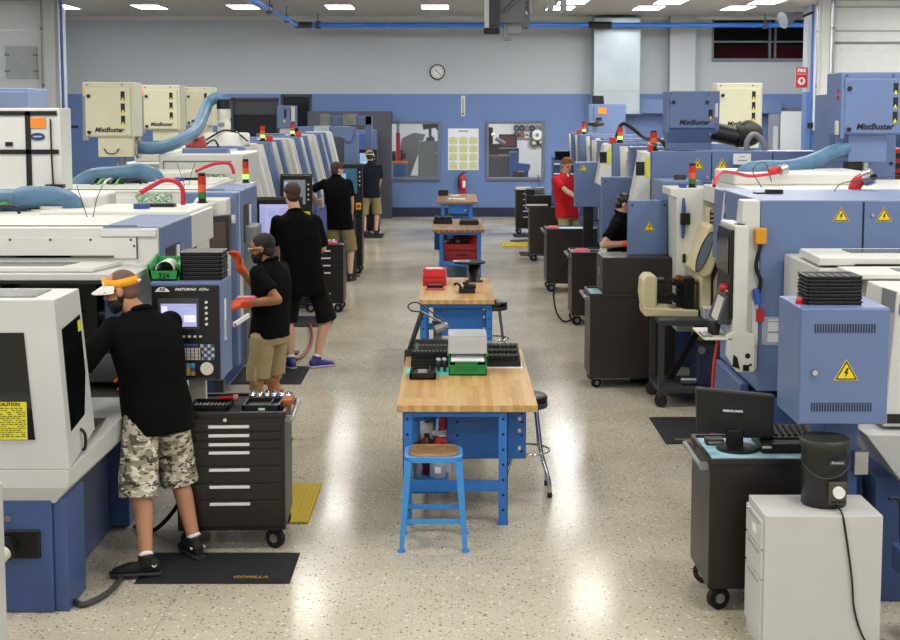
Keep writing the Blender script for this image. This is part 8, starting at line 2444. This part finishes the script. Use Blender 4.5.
    for i in (0, 1):
        ell(s, shld[i] - up * 0.008 - sd * (-1, 1)[i] * 0.01, (sd, fr, up), (0.072 * S, 0.07 * S, 0.066 * S))
        e = shld[i].lerp(elb[i], sleeve / 0.62 * 0.72) if sleeve < 0.9 else shld[i].lerp(elb[i], 0.92)
        s.cyl(shld[i] - up * 0.012, e, 0.064 * S, 0.068 * S, 18)
    so = fused(s, 'shirt', shirt, t, max(voxel, 0.009), 2, 0.006, loc[0] * 7)
    cr = MB(); N = 20; cc = spine(1.0)
    ring = [cc + sd * 0.062 * S * math.cos(2 * PI * k / N) + fr * (0.07 * S * math.sin(2 * PI * k / N)) - up * 0.02 * math.sin(2 * PI * k / N) for k in range(N + 1)]
    cr.tube(ring, 0.016, n=8, sub=1); cr.build('collar', shirt, so)
    if undershirt:
        u_ = MB(); ell(u_, spine(0.93) + fr * 0.075 * S, (sd, fr, up), (0.03 * S, 0.02 * S, 0.05 * S)); u_.build('undershirt', undershirt, so)
    # ---------------- trousers or shorts
    p_ = MB()
    secs = []
    for q, a, dd in ((-0.17, 0.168, 0.13), (-0.02, 0.176, 0.135), (0.12, 0.165, 0.125)):
        secs.append((spine(q), sd_p, fr_p, a * S * w, dd * S))
    p_.loft(secs, n=24)
    for i in (0, 1):
        hemp = kne[i].lerp(ank[i], hemk) if shorts else ank[i] + V(0, 0, 0.02)
        if shorts:
            kq = kne[i].lerp(hips[i], 0.2)
            p_.cyl(hips[i], kq, 0.106 * S, 0.098 * S * baggy, 20); p_.cyl(kq + (hips[i] - kq) * 0.05, hemp, 0.098 * S * baggy, 0.102 * S * baggy, 20)
            p_.ball(hips[i], 0.1 * S)
        else:
            p_.cyl(hips[i], kne[i], 0.1 * S, 0.078 * S, 20); p_.ball(kne[i], 0.078 * S); p_.cyl(kne[i], hemp, 0.078 * S, 0.07 * S, 20)
    po = fused(p_, 'shorts' if shorts else 'trousers', pants, t, max(voxel, 0.009), 1, 0.006, loc[1] * 3)
    if pants in (KHAKI, KHAKI2) and shorts:
        for i in (0, 1):
            oc = hips[i].lerp(kne[i], 0.7) + sd_p * (-1, 1)[i] * 0.088 * S
            pk = MB(); pk.loft([(oc - V(0, 0, 0.06), sd_p, fr_p, 0.012, 0.05), (oc + V(0, 0, 0.06), sd_p, fr_p, 0.012, 0.05)], n=16, sq=5)
            pk.build('cargo_pocket', pants, po, bevel=0.006)
    # ---------------- shoes, socks, gloves
    for i in (0, 1):
        a, d = ank[i], fdir[i]; x = d.cross(V(0, 0, 1)).normalized(); g0 = W((0, 0, feet[i][0][2])).z
        sole = MB()
        def zz(v_, z):
            return Vector((v_.x, v_.y, g0 + z))
        outline = [(-0.085, 0.025), (-0.07, 0.038), (0.0, 0.036), (0.08, 0.045), (0.14, 0.046), (0.19, 0.03), (0.205, 0.008)]
        so_ = MB(); so_.loft([(zz(a + d * q * S, 0.013), x, V(0, 0, 1), hw * S, 0.0125) for q, hw in outline], n=14, sq=4)
        up_ = MB()
        up_.loft([(zz(a - d * 0.075 * S, 0.05), x, V(0, 0, 1), 0.026 * S, 0.03), (zz(a - d * 0.045 * S, 0.062), x, V(0, 0, 1), 0.036 * S, 0.045), (zz(a + d * 0.02 * S, 0.06), x, V(0, 0, 1), 0.038 * S, 0.047), (zz(a + d * 0.08 * S, 0.046), x, V(0, 0, 1), 0.042 * S, 0.036), (zz(a + d * 0.145 * S, 0.036), x, V(0, 0, 1), 0.042 * S, 0.024), (zz(a + d * 0.19 * S, 0.028), x, V(0, 0, 1), 0.028 * S, 0.014)], n=16)
        up_.cyl(zz(a, 0.06), zz(a, 0.125), 0.045 * S, 0.046 * S, 16)
        sh = fused(up_, 'shoe', shoe, t, 0.006, 2)
        so_.build('sole', mat('shoe_sole', '#2c2c30', 0.7) if shoe is SOFTBLK else mat('shoe_sole_pale', '#b8b0c0', 0.6), sh)
        if shoe is SOFTBLK:
            lg = MB(); c_ = zz(a - d * 0.06 * S, 0.07) + x * 0.032 * S
            for sg in (-1, 1):
                cc2 = zz(a - d * 0.05 * S, 0.06) + x * sg * 0.041 * S
                lg.tube([cc2 - d * 0.012 + V(0, 0, 0.012), cc2 + V(0, 0, 0.0), cc2 + d * 0.012 + V(0, 0, 0.012)], 0.004, n=5, sub=2)
            lg.build('shoe_emblem', PAPER, sh)
        if sock:
            MB().cyl(zz(a, 0.11), a.lerp(kne[i], 0.1), 0.043 * S, 0.042 * S, 16).build('sock', sock, t)
        if gloves[i]:
            gl = MB(); f, n_ = hn[i]
            hand_solids(gl, wri[i] + f * 0.01, f, n_, (1 if i == 0 else -1), curl[i], 0.0035, S)
            gl.cyl(wri[i] - (wri[i] - elb[i]).normalized() * 0.05, wri[i] + f * 0.03, 0.036 * S, 0.034 * S, 14); gl.ball(wri[i], 0.034 * S)
            fused(gl, 'glove', ORGLOVE, t, 0.005, 1)
    return t


def P3(u, v, Y):
    x, z = pt(u, v, Y); return (x, Y, z)


# man reaching into the nearest lathe
person('man in black shirt, camouflage shorts and yellow visor reaching into the nearest lathe', (-1.72, 7.97, 0), (-0.72, 0.69), S=1.02,
       feet=(((-1.77, 7.69, 0.014), (-1, -0.08)), ((-1.555, 8.03, 0.014), (-0.5, 0.75))),
       pelvis=(-1.755, 7.97, 0.965), neck=P3(139, 310, 7.98), side=(0.74, 0.67, 0), head=P3(121, 288, 7.96), look=(-1.0, 0.02, -0.22),
       hands=((-2.3, 7.93, 1.16), (-2.0, 8.44, 1.0)), elbows=((-0.2, -0.6, -0.5), (0.3, 0.7, -0.7)), skin=SKIN, pants=M_CAMO, hair=STUBBLE, hair_style='shaved', beard=HAIRDK,
       voxel=0.006, gloves=(False, True), sleeve=0.95, hat='visor', glasses=BLACK, dark_lens=True, hem=0.16, hemk=0.15, width=1.14, baggy=1.12, belly=1.15, knees=((-0.5, 0.1, 0.1), (-0.3, 0.5, 0.1)))
# bearded man with orange gloves at the second lathe
x = pt(270, 335, 10.9)[0]
person('bearded man in black polo, khaki cargo shorts and orange gloves at second lathe', (x, 10.9, 0), (-0.86, 0.5), S=0.97,
       feet=(((x - 0.02, 10.78, 0), (-0.9, 0.3)), ((x + 0.08, 11.02, 0), (-0.8, 0.5))),
       pelvis=(x, 10.9, 0.92), neck=P3(269, 260, 10.9), side=(0.5, 0.86, 0), head=P3(262, 246.5, 10.88), look=(-1.0, 0.08, -0.08),
       hands=(P3(246, 304, 10.66), P3(239.5, 268, 11.05)), elbows=((0.5, -0.4, -0.8), (0.3, 0.3, -0.9)), skin=SKIN3, pants=KHAKI, hair=HAIRDK, hair_style='short', beard=HAIRDK,
       voxel=0.0065, gloves=(True, True), glasses=PALLID, hem=0.04, baggy=0.98, hemk=-0.2, hdirs=(None, (-0.25, 0.1, 1)), curl=(0.8, 0.7), sock=None)
x = pt(304, 270, 14.2)[0]
person('tall man all in black with purple shoes, seen from behind', (x, 14.2, 0), (-0.36, 0.93), S=1.06,
       feet=((P3(291, 373, 14.15)[0:1] + (14.15, 0.0), (-0.5, 0.85)), (P3(317, 369, 14.2)[0:1] + (14.2, 0.0), (0.75, 0.5))),
       pelvis=(x, 14.2, 0.97), neck=P3(295, 211, 14.22), side=(0.95, 0.3, 0), head=P3(292, 193, 14.24), look=(-0.45, 0.88, -0.05),
       hands=(P3(277, 262, 14.5), P3(312, 255, 14.55)), elbows=((-0.6, -0.5, -0.6), (0.6, -0.5, -0.6)), skin=SKIN2, pants=BLKSHORT, shoe=mat('purple_shoe', '#3d3a8c', 0.5), hair=HAIRBR, hair_style='short',
       voxel=0.008, hem=0.16, width=1.12, sleeve=0.9)
x = pt(340, 235, 21.6)[0]
person('man in black shirt and khaki shorts with his left arm bent to machine', (x, 21.6, 0), (0.05, 1), S=1.03,
       feet=(((x - 0.12, 21.6, 0), (-0.2, 1)), ((x + 0.16, 21.55, 0), (0.3, 0.9))),
       pelvis=(x, 21.6, 0.95), neck=P3(336, 176, 21.6), side=(1, 0.05, 0), head=P3(337, 169.5, 21.62), look=(0.75, 0.65, -0.1),
       hands=(P3(316, 200, 21.85), P3(352, 218, 21.85)), elbows=((-0.9, -0.2, -0.2), (0.7, -0.5, -0.5)), skin=SKIN2, pants=KHAKI2, hair=HAIRBR, hair_style='quiff', voxel=0.011, hem=0.1, width=1.1, sock=None)
x = pt(371, 195, 29.4)[0]
person('man in tan cap, navy shirt and khaki shorts at the far end', (x, 29.4, 0), (-0.1, 1), S=1.03,
       feet=(((x - 0.14, 29.3, 0.0), (-0.4, 0.9)), ((x + 0.1, 29.4, 0.0), (0.2, 1))),
       pelvis=(x, 29.4, 0.95), neck=P3(371, 162, 29.4), side=(1, -0.1, 0), head=P3(369.5, 155.5, 29.42), look=(-0.3, 0.95, -0.1),
       hands=(P3(362, 185, 29.75), P3(379, 190, 29.7)), elbows=((-0.6, -0.5, -0.6), (0.7, -0.4, -0.6)), skin=SKIN2, shirt=SHIRTNAVY, pants=KHAKI, hair=HAIRBR, hair_style='short', hat='cap', voxel=0.013, hem=0.1, width=1.05, sock=None, sleeve=0.95)
x = pt(567, 210, 23.2)[0]
person('man in red polo shirt and glasses behind a dark cart on the right', (x, 23.2, 0), (0.66, -0.75), S=1.05,
       feet=(((x + 0.12, 23.3, 0), (0.6, -0.8)), ((x - 0.12, 23.1, 0), (0.5, -0.85))),
       pelvis=(x, 23.2, 0.97), neck=P3(565, 173.5, 23.2), side=(-0.85, -0.5, 0), head=P3(567, 164.5, 23.15), look=(0.42, -0.9, -0.14),
       hands=(P3(590, 212, 22.9), P3(579, 199, 22.75)), elbows=((0.6, 0.2, -0.8), (-0.6, 0.4, -0.9)), skin=SKIN2, shirt=SHIRTRED, pants=KHAKI, hair=HAIRRD, hair_style='quiff', glasses=BLACK, voxel=0.011, shorts=False, hem=0.07, width=1.15, undershirt=PAPER)
x = pt(623, 240, 14.75)[0]
person('man in black shirt with black hair, half hidden behind a blue electrical box', (x, 14.75, 0), (0.95, -0.3), S=0.98,
       feet=(((x + 0.05, 14.85, 0), (1, -0.1)), ((x - 0.05, 14.62, 0), (1, -0.2))),
       pelvis=(x - 0.02, 14.75, 0.9), neck=P3(622, 213, 14.75), side=(-0.35, -0.94, 0), head=P3(625.5, 203.5, 14.75), look=(0.9, -0.1, -0.45),
       hands=((x + 0.28, 14.9, 1.2), P3(627, 243.5, 14.5)), elbows=((0.0, 0.4, -0.9), (-0.8, -0.3, -0.7)), skin=SKIN2, hair=BLACK, hair_style='short', voxel=0.009, gloves=(False, True), hem=0.1, width=1.05, shorts=False, pants=BLKSHORT)

# ------------------------------------------------------------------ world and view
wd = bpy.data.worlds.new('open_end_fill'); SC.world = wd; wd.use_nodes = True  # added fill light, coming in where the front wall is left out
wd.node_tree.nodes['Background'].inputs['Color'].default_value = (0.9, 0.95, 1.0, 1)
wd.node_tree.nodes['Background'].inputs['Strength'].default_value = 0.55
SC.view_settings.view_transform = 'Standard'
SC.view_settings.look = 'None'
SC.view_settings.exposure = 0.0
SC.view_settings.gamma = 1.0
SC.view_settings.use_curve_mapping = False
SC.cycles.use_denoising = True
SC.cycles.max_bounces = 6
SC.cycles.diffuse_bounces = 4
SC.cycles.glossy_bounces = 3
SC.cycles.transparent_max_bounces = 8
SC.cycles.sample_clamp_indirect = 6.0
SC.cycles.caustics_reflective = False
SC.cycles.caustics_refractive = False
